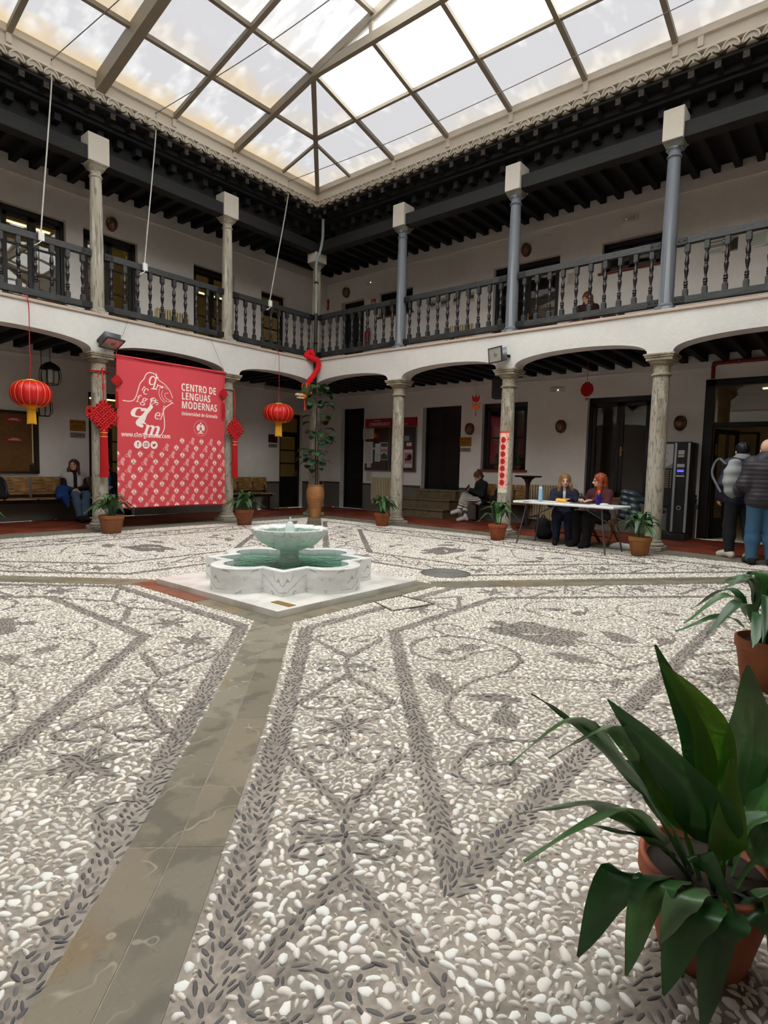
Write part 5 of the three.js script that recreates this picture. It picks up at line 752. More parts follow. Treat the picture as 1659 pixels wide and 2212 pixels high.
// ---------- the banner ----------
{
  const z0 = 2.79, z1 = 5.09, y0 = 0.4, y1 = 3.12, W = z1 - z0, H = y1 - y0, t = thing('banner', 'large red cloth banner of a language centre hung between two columns', 'banner', [0.24, y0, (z0 + z1) / 2], PI / 2);
  const print = canvasTex(1400, 1656, (g, w, h) => {
    g.fillStyle = '#de4a54'; g.fillRect(0, 0, w, h); const px = (u) => u * w, py = (v) => v * h; const ink = '#fff3ea';
    g.fillStyle = '#c9333f'; g.fillRect(0, 0, w, py(0.022)); g.fillStyle = '#e4606a'; g.fillRect(0, py(0.022), w, 3);
    g.fillStyle = ink; g.strokeStyle = ink; g.textBaseline = 'alphabetic';
    const lim = (s, x, y, wd, ht, f = 'sans-serif', b = '') => { g.save(); g.font = `${b} 100px ${f}`; const m = g.measureText(s).width; g.translate(px(x), py(y)); g.scale(px(wd) / m, ht * h / 72); g.fillText(s, 0, 0); g.restore(); };
    lim('CENTRO DE', 0.555, 0.175, 0.355, 0.052, 'sans-serif', 'bold'); lim('LENGUAS', 0.557, 0.238, 0.29, 0.052, 'sans-serif', 'bold'); lim('MODERNAS', 0.557, 0.301, 0.36, 0.052, 'sans-serif', 'bold');
    lim('Universidad de Granada', 0.56, 0.35, 0.36, 0.026, 'sans-serif', 'bold'); lim('www.clm-granada.com', 0.03, 0.522, 0.425, 0.03, 'sans-serif', 'bold');
    const curve = (lw, ...q) => { g.lineWidth = lw * w; g.lineCap = 'round'; g.lineJoin = 'round'; g.beginPath(); g.moveTo(px(q[0][0]), py(q[0][1])); for (let i = 1; i < q.length - 1; i++) { const m = [(q[i][0] + q[i + 1][0]) / 2, (q[i][1] + q[i + 1][1]) / 2]; g.quadraticCurveTo(px(q[i][0]), py(q[i][1]), px(m[0]), py(m[1])); } g.lineTo(px(q[q.length - 1][0]), py(q[q.length - 1][1])); g.stroke(); };
    // head in profile drawn with letters
    curve(0.007, [0.05, 0.285], [0.1, 0.29], [0.15, 0.275], [0.18, 0.2], [0.195, 0.155], [0.23, 0.13], [0.245, 0.09], [0.285, 0.075], [0.33, 0.085], [0.34, 0.11]); curve(0.006, [0.335, 0.08], [0.345, 0.12], [0.4, 0.14], [0.445, 0.175], [0.47, 0.215], [0.475, 0.235]);
    curve(0.007, [0.475, 0.27], [0.44, 0.29], [0.41, 0.31], [0.395, 0.335], [0.405, 0.39], [0.405, 0.45], [0.385, 0.485], [0.36, 0.51]); curve(0.004, [0.37, 0.17], [0.35, 0.2], [0.37, 0.25], [0.41, 0.275]); curve(0.004, [0.39, 0.19], [0.375, 0.215], [0.395, 0.25], [0.43, 0.265]); curve(0.004, [0.44, 0.205], [0.41, 0.205], [0.405, 0.225], [0.43, 0.25], [0.47, 0.255]); curve(0.005, [0.44, 0.265], [0.46, 0.258], [0.485, 0.275]); curve(0.003, [0.4, 0.165], [0.42, 0.17], [0.43, 0.18]);
    g.beginPath(); g.arc(px(0.385), py(0.168), px(0.01), 0, 7); g.fill();
    const glyph = (s, x, y, sz, rot, f = 'italic serif') => { g.save(); g.translate(px(x), py(y)); g.rotate(rot); g.font = `${sz}px ${f.split(' ')[1]}`; g.transform(1, 0, -0.22, 1, 0, 0); g.fillText(s, 0, 0); g.restore(); };
    glyph('q', 0.255, 0.16, 190, 0.05); glyph('r', 0.315, 0.185, 120, 0.3); glyph('t', 0.2, 0.2, 90, 0.5); glyph('c', 0.21, 0.225, 130, 0.2); glyph('e', 0.27, 0.255, 120, 0.9); glyph('g', 0.195, 0.285, 120, 0.3); glyph('v', 0.255, 0.29, 130, 0.5); glyph('f', 0.155, 0.285, 110, 0.1); glyph('s', 0.33, 0.3, 100, -0.5); glyph('e', 0.305, 0.39, 150, 0.1); glyph('j', 0.365, 0.38, 110, 0.1); glyph('y', 0.385, 0.315, 70, 0.2);
    const fat = (s, x, y, sx, sy) => { g.save(); g.translate(px(x), py(y)); g.transform(sx, 0, -0.32 * sy, sy, 0, 0); g.rotate(0.08); g.font = 'bold 200px serif'; g.fillText(s, 0, 0); g.restore(); }; fat('c', 0.085, 0.385, 1.75, 1.0); fat('l', 0.165, 0.428, 1.55, 1.15); curve(0.03, [0.29, 0.31], [0.22, 0.38], [0.15, 0.43], [0.2, 0.445]); fat('m', 0.2, 0.502, 1.1, 1.05);
    // round crest with a two-headed eagle
    const crest = (cx, cy, r, full) => { g.save(); g.translate(px(cx), py(cy)); g.scale(r, r); g.globalAlpha = full ? 1 : 0.95; g.lineWidth = 0.06; if (full) { for (let k = 0; k < 26; k++) { g.save(); g.rotate(k * PI / 13); g.fillRect(-0.035, -1.06, 0.07, 0.1); g.restore(); } } else { g.globalAlpha = 0.45; g.beginPath(); g.arc(0, 0, 0.98, 0, 7); g.stroke(); g.globalAlpha = 0.95; } const k = full ? 0.85 : 1; g.scale(k, k); for (const s of [-1, 1]) { g.save(); g.scale(s, 1); g.beginPath(); g.moveTo(0.05, -0.45); g.quadraticCurveTo(0.25, -0.75, 0.42, -0.62); g.lineTo(0.5, -0.5); g.lineTo(0.35, -0.48); g.quadraticCurveTo(0.72, -0.5, 0.74, -0.05); g.quadraticCurveTo(0.7, 0.35, 0.42, 0.48); g.quadraticCurveTo(0.3, 0.2, 0.05, 0.3); g.fill(); g.beginPath(); g.moveTo(0.05, 0.2); g.lineTo(0.34, 0.85); g.lineTo(0.05, 0.78); g.fill(); g.restore(); } g.fillRect(-0.14, -0.3, 0.28, 0.9); g.fillStyle = '#c8707a'; g.beginPath(); g.moveTo(-0.2, -0.2); g.lineTo(0.2, -0.2); g.lineTo(0.2, 0.2); g.quadraticCurveTo(0, 0.5, -0.2, 0.2); g.fill(); g.fillStyle = ink; g.beginPath(); g.arc(0, -0.78, 0.14, 0, 7); g.fill(); if (full) { g.fillRect(-0.5, 0.72, 1, 0.12); } g.restore(); };
    crest(0.745, 0.435, 92, true);
    [0.165, 0.235, 0.305].forEach((x, i) => { g.fillStyle = ink; g.beginPath(); g.arc(px(x), py(0.573), 45, 0, 7); g.fill(); g.fillStyle = '#a84050'; g.strokeStyle = '#a84050'; g.save(); g.translate(px(x), py(0.573)); if (i === 0) { g.font = 'bold 64px sans-serif'; g.textAlign = 'center'; g.fillText('f', 0, 23); } else if (i === 1) { g.lineWidth = 6; g.strokeRect(-20, -20, 40, 40); g.beginPath(); g.arc(0, 0, 10, 0, 7); g.stroke(); g.fillRect(10, -16, 6, 6); } else { g.beginPath(); g.moveTo(-22, 14); g.quadraticCurveTo(14, 28, 20, -8); g.lineTo(26, -16); g.lineTo(16, -14); g.quadraticCurveTo(4, -22, -1, -6); g.quadraticCurveTo(-14, -8, -20, -16); g.quadraticCurveTo(-22, 0, -12, 8); g.fill(); } g.restore(); });
    const mini = (x, y) => { g.save(); g.translate(px(x), py(y)); g.fillStyle = g.strokeStyle = '#f2a6a4'; g.beginPath(); g.moveTo(-14, 12); g.quadraticCurveTo(-12, -40, 12, -48); g.quadraticCurveTo(34, -44, 38, -18); g.lineTo(24, -4); g.quadraticCurveTo(30, 20, 20, 50); g.lineTo(-6, 30); g.fill(); g.lineWidth = 7; g.beginPath(); g.ellipse(-20, 18, 20, 13, -0.5, 0, 7); g.stroke(); g.fillStyle = '#d8606a'; for (let k = 0; k < 4; k++) g.fillRect(-4 + k * 7, -34 + k * 17, 13, 5); g.restore(); };
    g.fillStyle = g.strokeStyle = ink; for (let row = 0; row < 10; row++) for (let k = 0; k < 12; k++) { const y = 0.535 + row * 0.0515, odd = row % 2, x = odd ? 0.035 + k * 0.0945 : 0.0905 + (k - 1) * 0.0945; if (row === 0 && x < 0.47 || row === 1 && x < 0.4 || x > 1.02) continue; if ((k + odd) % 2) mini(x, y); else { g.fillStyle = g.strokeStyle = ink; crest(x, y, 38, false); } }
  });
  const nx = 40, ny = 44, pos = [], uv = [], idx = []; const bend = (u, v) => 0.012 * Math.sin(u * 9 + v * 2) + 0.02 * Math.sin(u * PI) * (1 - v) * 2 + 0.008 * Math.sin(v * 14 + u * 5);
  for (let j = 0; j <= ny; j++) for (let i = 0; i <= nx; i++) { const u = i / nx, v = j / ny; pos.push((u - 0.5) * W * (1 - 0.012 * Math.sin(v * PI)), v * H + 0.012 * Math.sin(u * 2.2) - (v > 0.98 ? 0 : 0), bend(u, v)); uv.push(u, v); }
  for (let j = 0; j < ny; j++) for (let i = 0; i < nx; i++) { const a = j * (nx + 1) + i, b = a + nx + 1; idx.push(a, a + 1, b, b, a + 1, b + 1); }
  const g = new THREE.BufferGeometry(); g.setAttribute('position', new THREE.Float32BufferAttribute(pos, 3)); g.setAttribute('uv', new THREE.Float32BufferAttribute(uv, 2)); g.setIndex(idx); g.computeVertexNormals(); part(t, 'cloth', g, std({ map: print, roughness: 0.75, side: THREE.DoubleSide }));
  const hem = std({ color: col(208, 64, 74), roughness: 0.8 }); part(t, 'top_rod', new THREE.CylinderGeometry(0.022, 0.022, W + 0.02, 12).rotateZ(PI / 2).translate(0, H + 0.01, 0.0), hem); part(t, 'bottom_rod', new THREE.CylinderGeometry(0.016, 0.016, W, 12).rotateZ(PI / 2).translate(0, 0.0, 0.0), hem);
  const line = std({ color: col(110, 108, 110), roughness: 0.6 }); part(t, 'string', rod(V(-W / 2, H, 0), V(-W / 2 + 0.25, H + 0.66, -0.03), 0.0035, 5), line); part(t, 'string', rod(V(W / 2, H, 0), V(W / 2 - 0.32, H + 0.62, -0.03), 0.0035, 5), line);
}
// ---------- red paper strip on the column ----------
{
  const t = thing('paper_strip', 'long red and white paper strip with seven round red characters taped to a column', 'paper', [5.32, 0.82, 0]);
  const m = canvasTex(160, 768, (g, w, h) => { const r = rng(9); g.fillStyle = '#f6cdbb'; g.fillRect(0, 0, w, h); for (let i = 0; i < 420; i++) { g.fillStyle = ['#e8542e', '#f08a4a', '#fff0dc', '#d83a2c', '#f2c060', '#f7e4d4'][Math.floor(r() * 6)]; g.beginPath(); g.ellipse(r() * w, r() * h, 3 + r() * 9, 2 + r() * 6, r() * 3, 0, 7); g.fill(); } g.fillStyle = '#e2503a'; g.fillRect(0, 0, w, 26); g.fillStyle = '#f4dcc0'; g.fillRect(34, 30, 66, 40); for (let i = 0; i < 7; i++) { const y = 112 + i * 88; g.fillStyle = '#f6b8a8'; g.beginPath(); g.arc(80, y, 46, 0, 7); g.fill(); g.fillStyle = '#cc0c20'; g.beginPath(); for (let k = 0; k <= 24; k++) { const a = k * PI / 12, q = 38 + 4 * Math.sin(k * 2.6); g.lineTo(80 + q * Math.cos(a), y + q * Math.sin(a)); } g.fill(); g.strokeStyle = '#8c0818'; g.lineWidth = 5; g.beginPath(); g.moveTo(58, y - 12); g.lineTo(102, y - 12); g.moveTo(80, y - 26); g.lineTo(80, y + 24); g.moveTo(60, y + 8 + (i % 3) * 4); g.lineTo(100, y + 4); g.moveTo(66, y - 2); g.lineTo(58 + i * 3, y + 22); g.stroke(); } g.fillStyle = '#e8ecd8'; g.fillRect(0, h - 40, w, 40); g.fillStyle = '#d4dcc0'; g.fillRect(10, h - 28, w - 40, 5); });
  part(t, 'sheet', new THREE.CylinderGeometry(0.1385, 0.1415, 1.17, 18, 6, true, -0.72, 1.5).translate(0, 0.585, 0), std({ map: m, roughness: 0.7, side: THREE.DoubleSide }));
}
// ---------- floodlights ----------
for (const [p, r, l, tilt] of [[[0.3, 3.36, 5.2], PI / 2 + 0.25, 'grey floodlight on the arcade wall left of the banner, its glass turned down', 1.0], [[5.25, 3.38, 0.33], -0.35, 'square-faced floodlight on the arcade above the column with the red strip', 0.12]]) {
  const t = thing('floodlight', l, 'lamp', p, r), h = sub(t, 'head'); h.rotation.x = tilt;
  const body = new THREE.CylinderGeometry(0.16, 0.24, 0.13, 4, 1).rotateY(PI / 4).scale(1.0, 1, 0.72).rotateX(-PI / 2).translate(0, 0, 0); body.rotateX(PI); const gg = body; part(h, 'housing', gg.toNonIndexed().rotateX(0), std({ color: col(120, 122, 126), roughness: 0.5, metalness: 0.5 }));
  part(h, 'bezel', merge(box(0.37, 0.02, 0.03, 0, 0.13, 0.07, 0.005), box(0.37, 0.02, 0.03, 0, -0.13, 0.07, 0.005), box(0.02, 0.26, 0.03, -0.175, 0, 0.07, 0.005), box(0.02, 0.26, 0.03, 0.175, 0, 0.07, 0.005)), std({ color: col(52, 46, 48), roughness: 0.5 }));
  part(h, 'reflector', box(0.33, 0.24, 0.01, 0, 0, 0.068), std({ color: col(190, 188, 176), roughness: 0.35, metalness: 0.4 })); part(h, 'bulb', new THREE.SphereGeometry(0.045, 14, 10).scale(1, 1.1, 0.5).translate(0.02, 0.01, 0.075), std({ color: col(150, 148, 138), roughness: 0.2, metalness: 0.4 })); part(h, 'glass', box(0.34, 0.25, 0.004, 0, 0, 0.092), M.glass);
  part(t, 'bracket', merge(box(0.03, 0.05, 0.2, 0.1, -0.02, -0.1, 0.004), box(0.03, 0.05, 0.2, -0.1, -0.02, -0.1, 0.004), box(0.3, 0.04, 0.02, 0, -0.02, -0.15, 0.004)), M.iron);
}
// ---------- cables from the eaves ----------
for (const [zt, zb, l] of [[6.08, 6.2, 'white cable from the eave to the left end of the balustrade'], [4.33, 4.44, 'white cable from the eave to the balustrade above the banner'], [1.2, 1.5, 'white cable from the eave to the balustrade near the corner']]) {
  const t = thing('hanging_cable', l, 'cable', [0, 0, 0]); part(t, 'cable', tube([[0.33, 7.5, zt], [0.33, 7.36, zt], [0.07, 4.93, zb]], 0.012, 30, 6), std({ color: col(198, 196, 192), roughness: 0.5 })); part(t, 'junction_box', box(0.05, 0.14, 0.09, 0.085, 4.86, zb, 0.012), M.white); part(t, 'lead', tube([[0.1, 4.8, zb], [0.11, 4.74, zb + 0.05], [0.07, 4.7, zb + 0.1]], 0.008, 10, 5), M.white);
  const q = thing('tension_wire', l.replace('white cable from the eave to', 'thin grey wire strung under the skylight above'), 'wire', [0.26, 7.55, zt]); part(q, 'wire', tube([[0, 0, 0], [3.4, -0.05, -0.1], [SIZE - 0.52, 0, 0.1]], 0.007, 40, 5), std({ color: col(120, 116, 108), roughness: 0.5 })); part(q, 'wire_end', new THREE.TorusGeometry(0.03, 0.008, 6, 14).translate(0.02, 0, 0), M.iron);
}
// ---------- downpipe with the paper dragon ----------
{
  const t = thing('downpipe', 'grey and black downpipe fixed to the corner column', 'pipe', [0.2, 0, 0.2]);
  part(t, 'upper_pipe', tube([[0.1, 7.1, -0.1], [0.1, 6.6, -0.08], [0.06, 6.3, -0.03], [0, 6.12, 0], [0, 5.5, 0], [0, 4.9, 0]], 0.035, 40, 10), std({ color: col(140, 152, 146), roughness: 0.5 })); part(t, 'lower_pipe', rod(V(0, 4.9, 0), V(0, 2.98, 0), 0.042, 12), std({ color: col(26, 22, 30), roughness: 0.4 }));
  for (const y of [5.62, 4.2]) part(t, 'clamp', merge(new THREE.TorusGeometry(0.05, 0.01, 6, 18).rotateX(PI / 2).translate(0, y, 0), box(0.3, 0.02, 0.02, 0, y, 0).rotateY(PI / 4 + PI / 2)), M.iron);
  const d = thing('paper_dragon', 'paper dragon with fuzzy red body and orange head hung on the corner downpipe', 'decoration', [0.3, 3.2, 0.4]);
  const body = tube([[-0.06, 0.62, -0.12], [-0.02, 0.74, -0.02], [-0.1, 0.78, -0.04], [-0.12, 0.66, 0.08], [0.0, 0.6, -0.02], [0.06, 0.55, -0.12], [0.06, 0.4, -0.14], [0.02, 0.2, -0.04], [0.0, 0.05, 0.08], [0.0, -0.06, 0.14]], 0.062, 70, 10), bp = body.attributes.position, bn = body.attributes.normal; for (let i = 0; i < bp.count; i++) { const k = 0.014 * (hash(i, 3, 5) - 0.3); bp.setXYZ(i, bp.getX(i) + bn.getX(i) * k, bp.getY(i) + bn.getY(i) * k, bp.getZ(i) + bn.getZ(i) * k); } body.computeVertexNormals(); part(d, 'fuzzy_body', body, std({ color: col(214, 10, 24), roughness: 0.9 }));
  part(d, 'neck', new THREE.CylinderGeometry(0.11, 0.14, 0.26, 14).rotateX(-0.3).translate(0, -0.18, 0.17), std({ color: col(62, 66, 22), roughness: 0.8 }));
  const head = std({ color: col(240, 140, 40), roughness: 0.6 }), cream2 = std({ color: col(250, 216, 170), roughness: 0.6 });
  part(d, 'snout', merge(box(0.1, 0.06, 0.26, 0, -0.3, 0.36, 0.02), box(0.08, 0.035, 0.2, 0, -0.37, 0.35, 0.012)), cream2); part(d, 'head', new THREE.SphereGeometry(0.11, 14, 10).scale(0.9, 0.9, 1.1).translate(0, -0.28, 0.22), head); for (const s of [-1, 1]) { part(d, 'horn', tube([[s * 0.05, -0.2, 0.2], [s * 0.08, -0.1, 0.24], [s * 0.06, -0.02, 0.22]], 0.016, 10, 6), std({ color: col(226, 90, 30), roughness: 0.6 })); part(d, 'eye', new THREE.SphereGeometry(0.02, 10, 8).translate(s * 0.07, -0.25, 0.31), M.black); part(d, 'ear', new THREE.SphereGeometry(0.06, 10, 6).scale(0.3, 0.6, 1).translate(s * 0.11, -0.24, 0.14), std({ color: col(222, 176, 60), roughness: 0.6 })); }
  part(d, 'beard_tassel', merge(rod(V(0.02, -0.4, 0.26), V(0.03, -0.5, 0.24), 0.008), new THREE.CylinderGeometry(0.012, 0.026, 0.16, 8).translate(0.03, -0.57, 0.24)), std({ color: col(226, 84, 50), roughness: 0.7 }));
}
// ---------- paper ornaments under the right gallery ----------
{
  const t = thing('paper_lantern', 'flat red paper lantern hung under the right gallery', 'lantern', [6.33, 2.88, -1.3]); const lob = std({ color: col(186, 18, 28), roughness: 0.7, side: THREE.DoubleSide });
  for (let k = 0; k < 6; k++) { const s = new THREE.Shape(); s.moveTo(0.001, -0.15); s.lineTo(0.05, -0.15); s.quadraticCurveTo(0.07, -0.12, 0.09, -0.115); s.quadraticCurveTo(0.17, -0.02, 0.09, 0.09); s.lineTo(0.06, 0.1); s.lineTo(0.05, 0.125); s.lineTo(0.001, 0.125); const g = extrude(s, 0.004, 0, 8).rotateY(k * PI / 3); part(t, 'paper_vane', g, lob); }
  part(t, 'pendant', merge(rod(V(0, -0.15, 0), V(0, -0.18, 0), 0.003), new THREE.TorusGeometry(0.02, 0.009, 6, 16).translate(0, -0.2, 0)), lob); part(t, 'cord', rod(V(0, 0.12, 0), V(0, 0.54, 0), 0.005), cordRed);
  const b = thing('paper_bird', 'red and orange paper bird ornament hung under the right gallery', 'ornament', [3.83, 2.71, -1.3]); const org = std({ color: col(232, 110, 40), roughness: 0.6, side: THREE.DoubleSide });
  const wing = new THREE.Shape(); wing.moveTo(0, 0); wing.lineTo(-0.1, 0.1); wing.lineTo(-0.085, -0.02); wing.quadraticCurveTo(0, -0.1, 0.085, -0.02); wing.lineTo(0.1, 0.1); wing.lineTo(0.04, 0.03); wing.lineTo(0, 0.09); wing.lineTo(-0.04, 0.03); const wg = extrude(wing, 0.012, 0.003, 6); part(b, 'upper_bird', wg.clone().translate(0, 0.1, 0), knotRed); part(b, 'lower_bird', wg.clone().scale(1.1, 1, 1).translate(0.01, -0.06, 0), org); part(b, 'tail', merge(rod(V(0, -0.12, 0), V(0, -0.2, 0), 0.008), new THREE.SphereGeometry(0.022, 8, 6).scale(1, 1.8, 0.5).translate(0, -0.23, 0)), knotRed); part(b, 'bead', new THREE.SphereGeometry(0.016, 8, 6).translate(0, 0.21, 0), org); part(b, 'cord', rod(V(0, 0.2, 0), V(0, 0.71, 0), 0.003), M.iron);
}
// ---------- people ----------
function surfaceNets(sdf, lo, hi, cell) {
  const n = [0, 1, 2].map((i) => Math.ceil((hi[i] - lo[i]) / cell) + 1), [nx, ny, nz] = n, f = new Float32Array(nx * ny * nz), at = (i, j, k) => (k * ny + j) * nx + i;
  for (let k = 0; k < nz; k++) for (let j = 0; j < ny; j++) for (let i = 0; i < nx; i++) f[at(i, j, k)] = sdf(lo[0] + i * cell, lo[1] + j * cell, lo[2] + k * cell);
  const id = new Int32Array(nx * ny * nz).fill(-1), pos = [], idx = [], C = [0, 1].flatMap((c) => [0, 1].flatMap((b) => [0, 1].map((a) => [a, b, c])));
  for (let k = 0; k < nz - 1; k++) for (let j = 0; j < ny - 1; j++) for (let i = 0; i < nx - 1; i++) {
    const v = C.map(([a, b, c]) => f[at(i + a, j + b, k + c)]); let neg = 0; for (const q of v) if (q < 0) neg++; if (!neg || neg === 8) continue;
    let x = 0, y = 0, z = 0, m = 0;
    for (let p = 0; p < 8; p++) for (const bit of [1, 2, 4]) { const q = p | bit; if (q === p || (v[p] < 0) === (v[q] < 0)) continue; const t = v[p] / (v[p] - v[q]), A = C[p], B = C[q]; x += A[0] + (B[0] - A[0]) * t; y += A[1] + (B[1] - A[1]) * t; z += A[2] + (B[2] - A[2]) * t; m++; }
    id[at(i, j, k)] = pos.length / 3; pos.push(lo[0] + (i + x / m) * cell, lo[1] + (j + y / m) * cell, lo[2] + (k + z / m) * cell);
  }
  for (let k = 1; k < nz - 1; k++) for (let j = 1; j < ny - 1; j++) for (let i = 1; i < nx - 1; i++) {
    const a = f[at(i, j, k)] < 0;
    for (const [d, q] of [[[1, 0, 0], [[0, 0, 0], [0, -1, 0], [0, -1, -1], [0, 0, -1]]], [[0, 1, 0], [[0, 0, 0], [0, 0, -1], [-1, 0, -1], [-1, 0, 0]]], [[0, 0, 1], [[0, 0, 0], [-1, 0, 0], [-1, -1, 0], [0, -1, 0]]]]) {
      if ((f[at(i + d[0], j + d[1], k + d[2])] < 0) === a) continue; const w = q.map(([x, y, z]) => id[at(i + x, j + y, k + z)]); if (w.some((t) => t < 0)) continue; a ? idx.push(w[0], w[1], w[2], w[0], w[2], w[3]) : idx.push(w[0], w[2], w[1], w[0], w[3], w[2]);
    }
  }
  const g = new THREE.BufferGeometry(); g.setAttribute('position', new THREE.Float32BufferAttribute(pos, 3)); g.setIndex(idx); g.computeVertexNormals(); return g;
}
const smin = (a, b, k) => { const h = Math.max(k - Math.abs(a - b), 0) / k; return Math.min(a, b) - h * h * k * 0.25; };
function capsule(p, a, b, ra, rb) { const bx_ = b[0] - a[0], by = b[1] - a[1], bz = b[2] - a[2], t = clamp(((p[0] - a[0]) * bx_ + (p[1] - a[1]) * by + (p[2] - a[2]) * bz) / (bx_ * bx_ + by * by + bz * bz + 1e-9), 0, 1); return Math.hypot(p[0] - a[0] - bx_ * t, p[1] - a[1] - by * t, p[2] - a[2] - bz * t) - lerp(ra, rb, t); }
const bonesField = (bones, k = 0.03, inf = 0) => (x, y, z) => { let d = 1e3; const p = [x, y, z]; for (const [a, b, ra, rb] of bones) d = smin(d, capsule(p, a, b, ra + inf, rb + inf), k); return d; };
function meshBones(bones, cell, k, inf = 0, cut) {
  const lo = [9, 9, 9], hi = [-9, -9, -9]; for (const [a, b, ra, rb] of bones) for (const q of [a, b]) for (let i = 0; i < 3; i++) { const r = Math.max(ra, rb) + inf + k + 2 * cell; lo[i] = Math.min(lo[i], q[i] - r); hi[i] = Math.max(hi[i], q[i] + r); }
  const f = bonesField(bones, k, inf); return surfaceNets(cut ? (x, y, z) => cut(f(x, y, z), x, y, z) : f, lo, hi, cell);
}
const ell = (x, y, z, cx, cy, cz, rx, ry, rz) => { const a = (x - cx) / rx, b = (y - cy) / ry, c = (z - cz) / rz, q = Math.sqrt(a * a + b * b + c * c); return (q - 1) * Math.min(rx, ry, rz); };
function headField(x, y, z) {   // centre of the skull at the origin, face towards +z, eyes at y = -0.02
  let d = ell(x, y, z, 0, 0.025, -0.01, 0.077, 0.095, 0.097); d = smin(d, ell(x, y, z, 0, -0.045, 0.022, 0.057, 0.072, 0.066), 0.04); d = smin(d, ell(x, y, z, 0, -0.095, 0.05, 0.026, 0.02, 0.024), 0.03);
  d = smin(d, capsule([x, y, z], [0, -0.008, 0.088], [0, -0.046, 0.108], 0.008, 0.012), 0.012); for (const s of [-1, 1]) { d = Math.max(d, -ell(x, y, z, s * 0.031, -0.014, 0.104, 0.017, 0.011, 0.02)); d = smin(d, capsule([x, y, z], [s * 0.014, 0.004, 0.088], [s * 0.046, 0.002, 0.078], 0.006, 0.006), 0.01); d = smin(d, ell(x, y, z, s * 0.077, -0.03, -0.005, 0.011, 0.032, 0.02), 0.006); d = smin(d, ell(x, y, z, s * 0.013, -0.05, 0.096, 0.009, 0.008, 0.012), 0.008); }
  d = smin(d, ell(x, y, z, 0, -0.072, 0.084, 0.022, 0.0075, 0.012), 0.006); d = Math.max(d, -ell(x, y, z, 0, -0.0735, 0.098, 0.02, 0.0016, 0.012)); return d;
}
const HEAD = surfaceNets(headField, [-0.11, -0.14, -0.13], [0.11, 0.14, 0.14], 0.0045);
function hand(w, dir, palm, side, curl) {   // w: wrist; dir: towards the fingers; palm: normal out of the palm; side: +1 thumb to the left of dir
  const D = V(...dir).normalize(), N = V(...palm).addScaledVector(D, -V(...palm).dot(D)).normalize(), S = D.clone().cross(N).multiplyScalar(side), at = (d, s, n) => V(...w).addScaledVector(D, d).addScaledVector(S, s).addScaledVector(N, n).toArray(), B = [];
  for (const s of [-0.027, -0.009, 0.009, 0.027]) B.push([at(0.0, s * 0.6, 0), at(0.08, s, 0), 0.014, 0.012]);
  [[-0.028, 0.06], [-0.009, 0.076], [0.01, 0.082], [0.029, 0.074]].forEach(([s, L]) => { let a = 0, p = [0.082, 0]; for (let k = 0; k < 3; k++) { a += curl * (k ? 1 : 0.7); const l = L * [0.46, 0.3, 0.24][k], q = [p[0] + l * Math.cos(a), p[1] + l * Math.sin(a)]; B.push([at(p[0], s * (1 + 0.1 * k), p[1]), at(q[0], s * (1.1 + 0.1 * k), q[1]), 0.0088 - 0.0006 * k, 0.0082 - 0.0006 * k]); p = q; } });
  B.push([at(0.02, 0.02, 0.005), at(0.05, 0.05, 0.018), 0.013, 0.0105], [at(0.05, 0.05, 0.018), at(0.085, 0.052, 0.034), 0.0105, 0.0085]); return meshBones(B, 0.0042, 0.006);
}
function limbs(J) { const o = {}; const B = (k, a, b, ra, rb) => (o[k] = [a, b, ra, rb]);
  const P = J.pelvis, C = J.chest, up = [0, 1, 2].map((i) => C[i] - P[i]), mix = (a, b, t) => [0, 1, 2].map((i) => lerp(a[i], b[i], t)), off = (p, d, s) => [0, 1, 2].map((i) => p[i] + d[i] * s), sd = V(...J.shL).sub(V(...J.shR)).normalize().toArray(), f = J.size ?? 1;
  for (const s of [-1, 1]) { const k = s > 0 ? 'L' : 'R', hip = J['hip' + k], knee = J['knee' + k], ank = J['ank' + k], toe = J['toe' + k], sh = J['sh' + k], elb = J['elb' + k], wr = J['wr' + k];
    B('pelvis' + k, off(P, sd, s * 0.075), hip, 0.105 * f, 0.09 * f); B('waist' + k, off(P, sd, s * 0.06), off(mix(P, C, 0.55), sd, s * 0.05), 0.098 * f, 0.09 * f); B('rib' + k, off(mix(P, C, 0.55), sd, s * 0.05), off(C, sd, s * 0.07), 0.092 * f, 0.1 * f); B('shoulder' + k, off(C, sd, s * 0.05), sh, 0.085 * f, 0.055 * f); B('trap' + k, J.neck, mix(C, sh, 0.8), 0.045 * f, 0.045 * f);
    B('uarm' + k, sh, elb, 0.05 * f, 0.041 * f); B('farm' + k, elb, wr, 0.041 * f, 0.027 * f); B('thigh' + k, hip, knee, 0.086 * f, 0.058 * f); B('calf' + k, knee, mix(knee, ank, 0.35), 0.056 * f, 0.057 * f); B('shin' + k, mix(knee, ank, 0.35), ank, 0.057 * f, 0.038 * f); B('foot' + k, ank, toe, 0.042 * f, 0.032 * f); B('heel' + k, ank, [ank[0] * 1.02 - (toe[0] - ank[0]) * 0.22, Math.min(ank[1] - 0.03, ank[1]), ank[2] - (toe[2] - ank[2]) * 0.22], 0.042 * f, 0.036 * f); }
  B('neck', mix(C, J.neck, 0.4), mix(J.neck, J.head, 0.6), 0.056 * f, 0.05 * f); return o; }
const pick2 = (o, ...names) => names.flatMap((n) => (o[n] ? [o[n]] : [o[n + 'L'], o[n + 'R']]));
const TORSO = ['pelvis', 'waist', 'rib', 'shoulder', 'trap'], ARMS = ['uarm', 'farm'], LEGS = ['pelvis', 'thigh', 'calf', 'shin'];
const cloth = (r, g, b, o = {}) => std({ color: col(r, g, b), map: T.mortar2, roughness: 0.9, ...o });
T.mortar2 = tex(256, (u, v) => { const n = fbm(u, v, 8, 4, 301); return [200 + 55 * n]; }, true, 0.3);
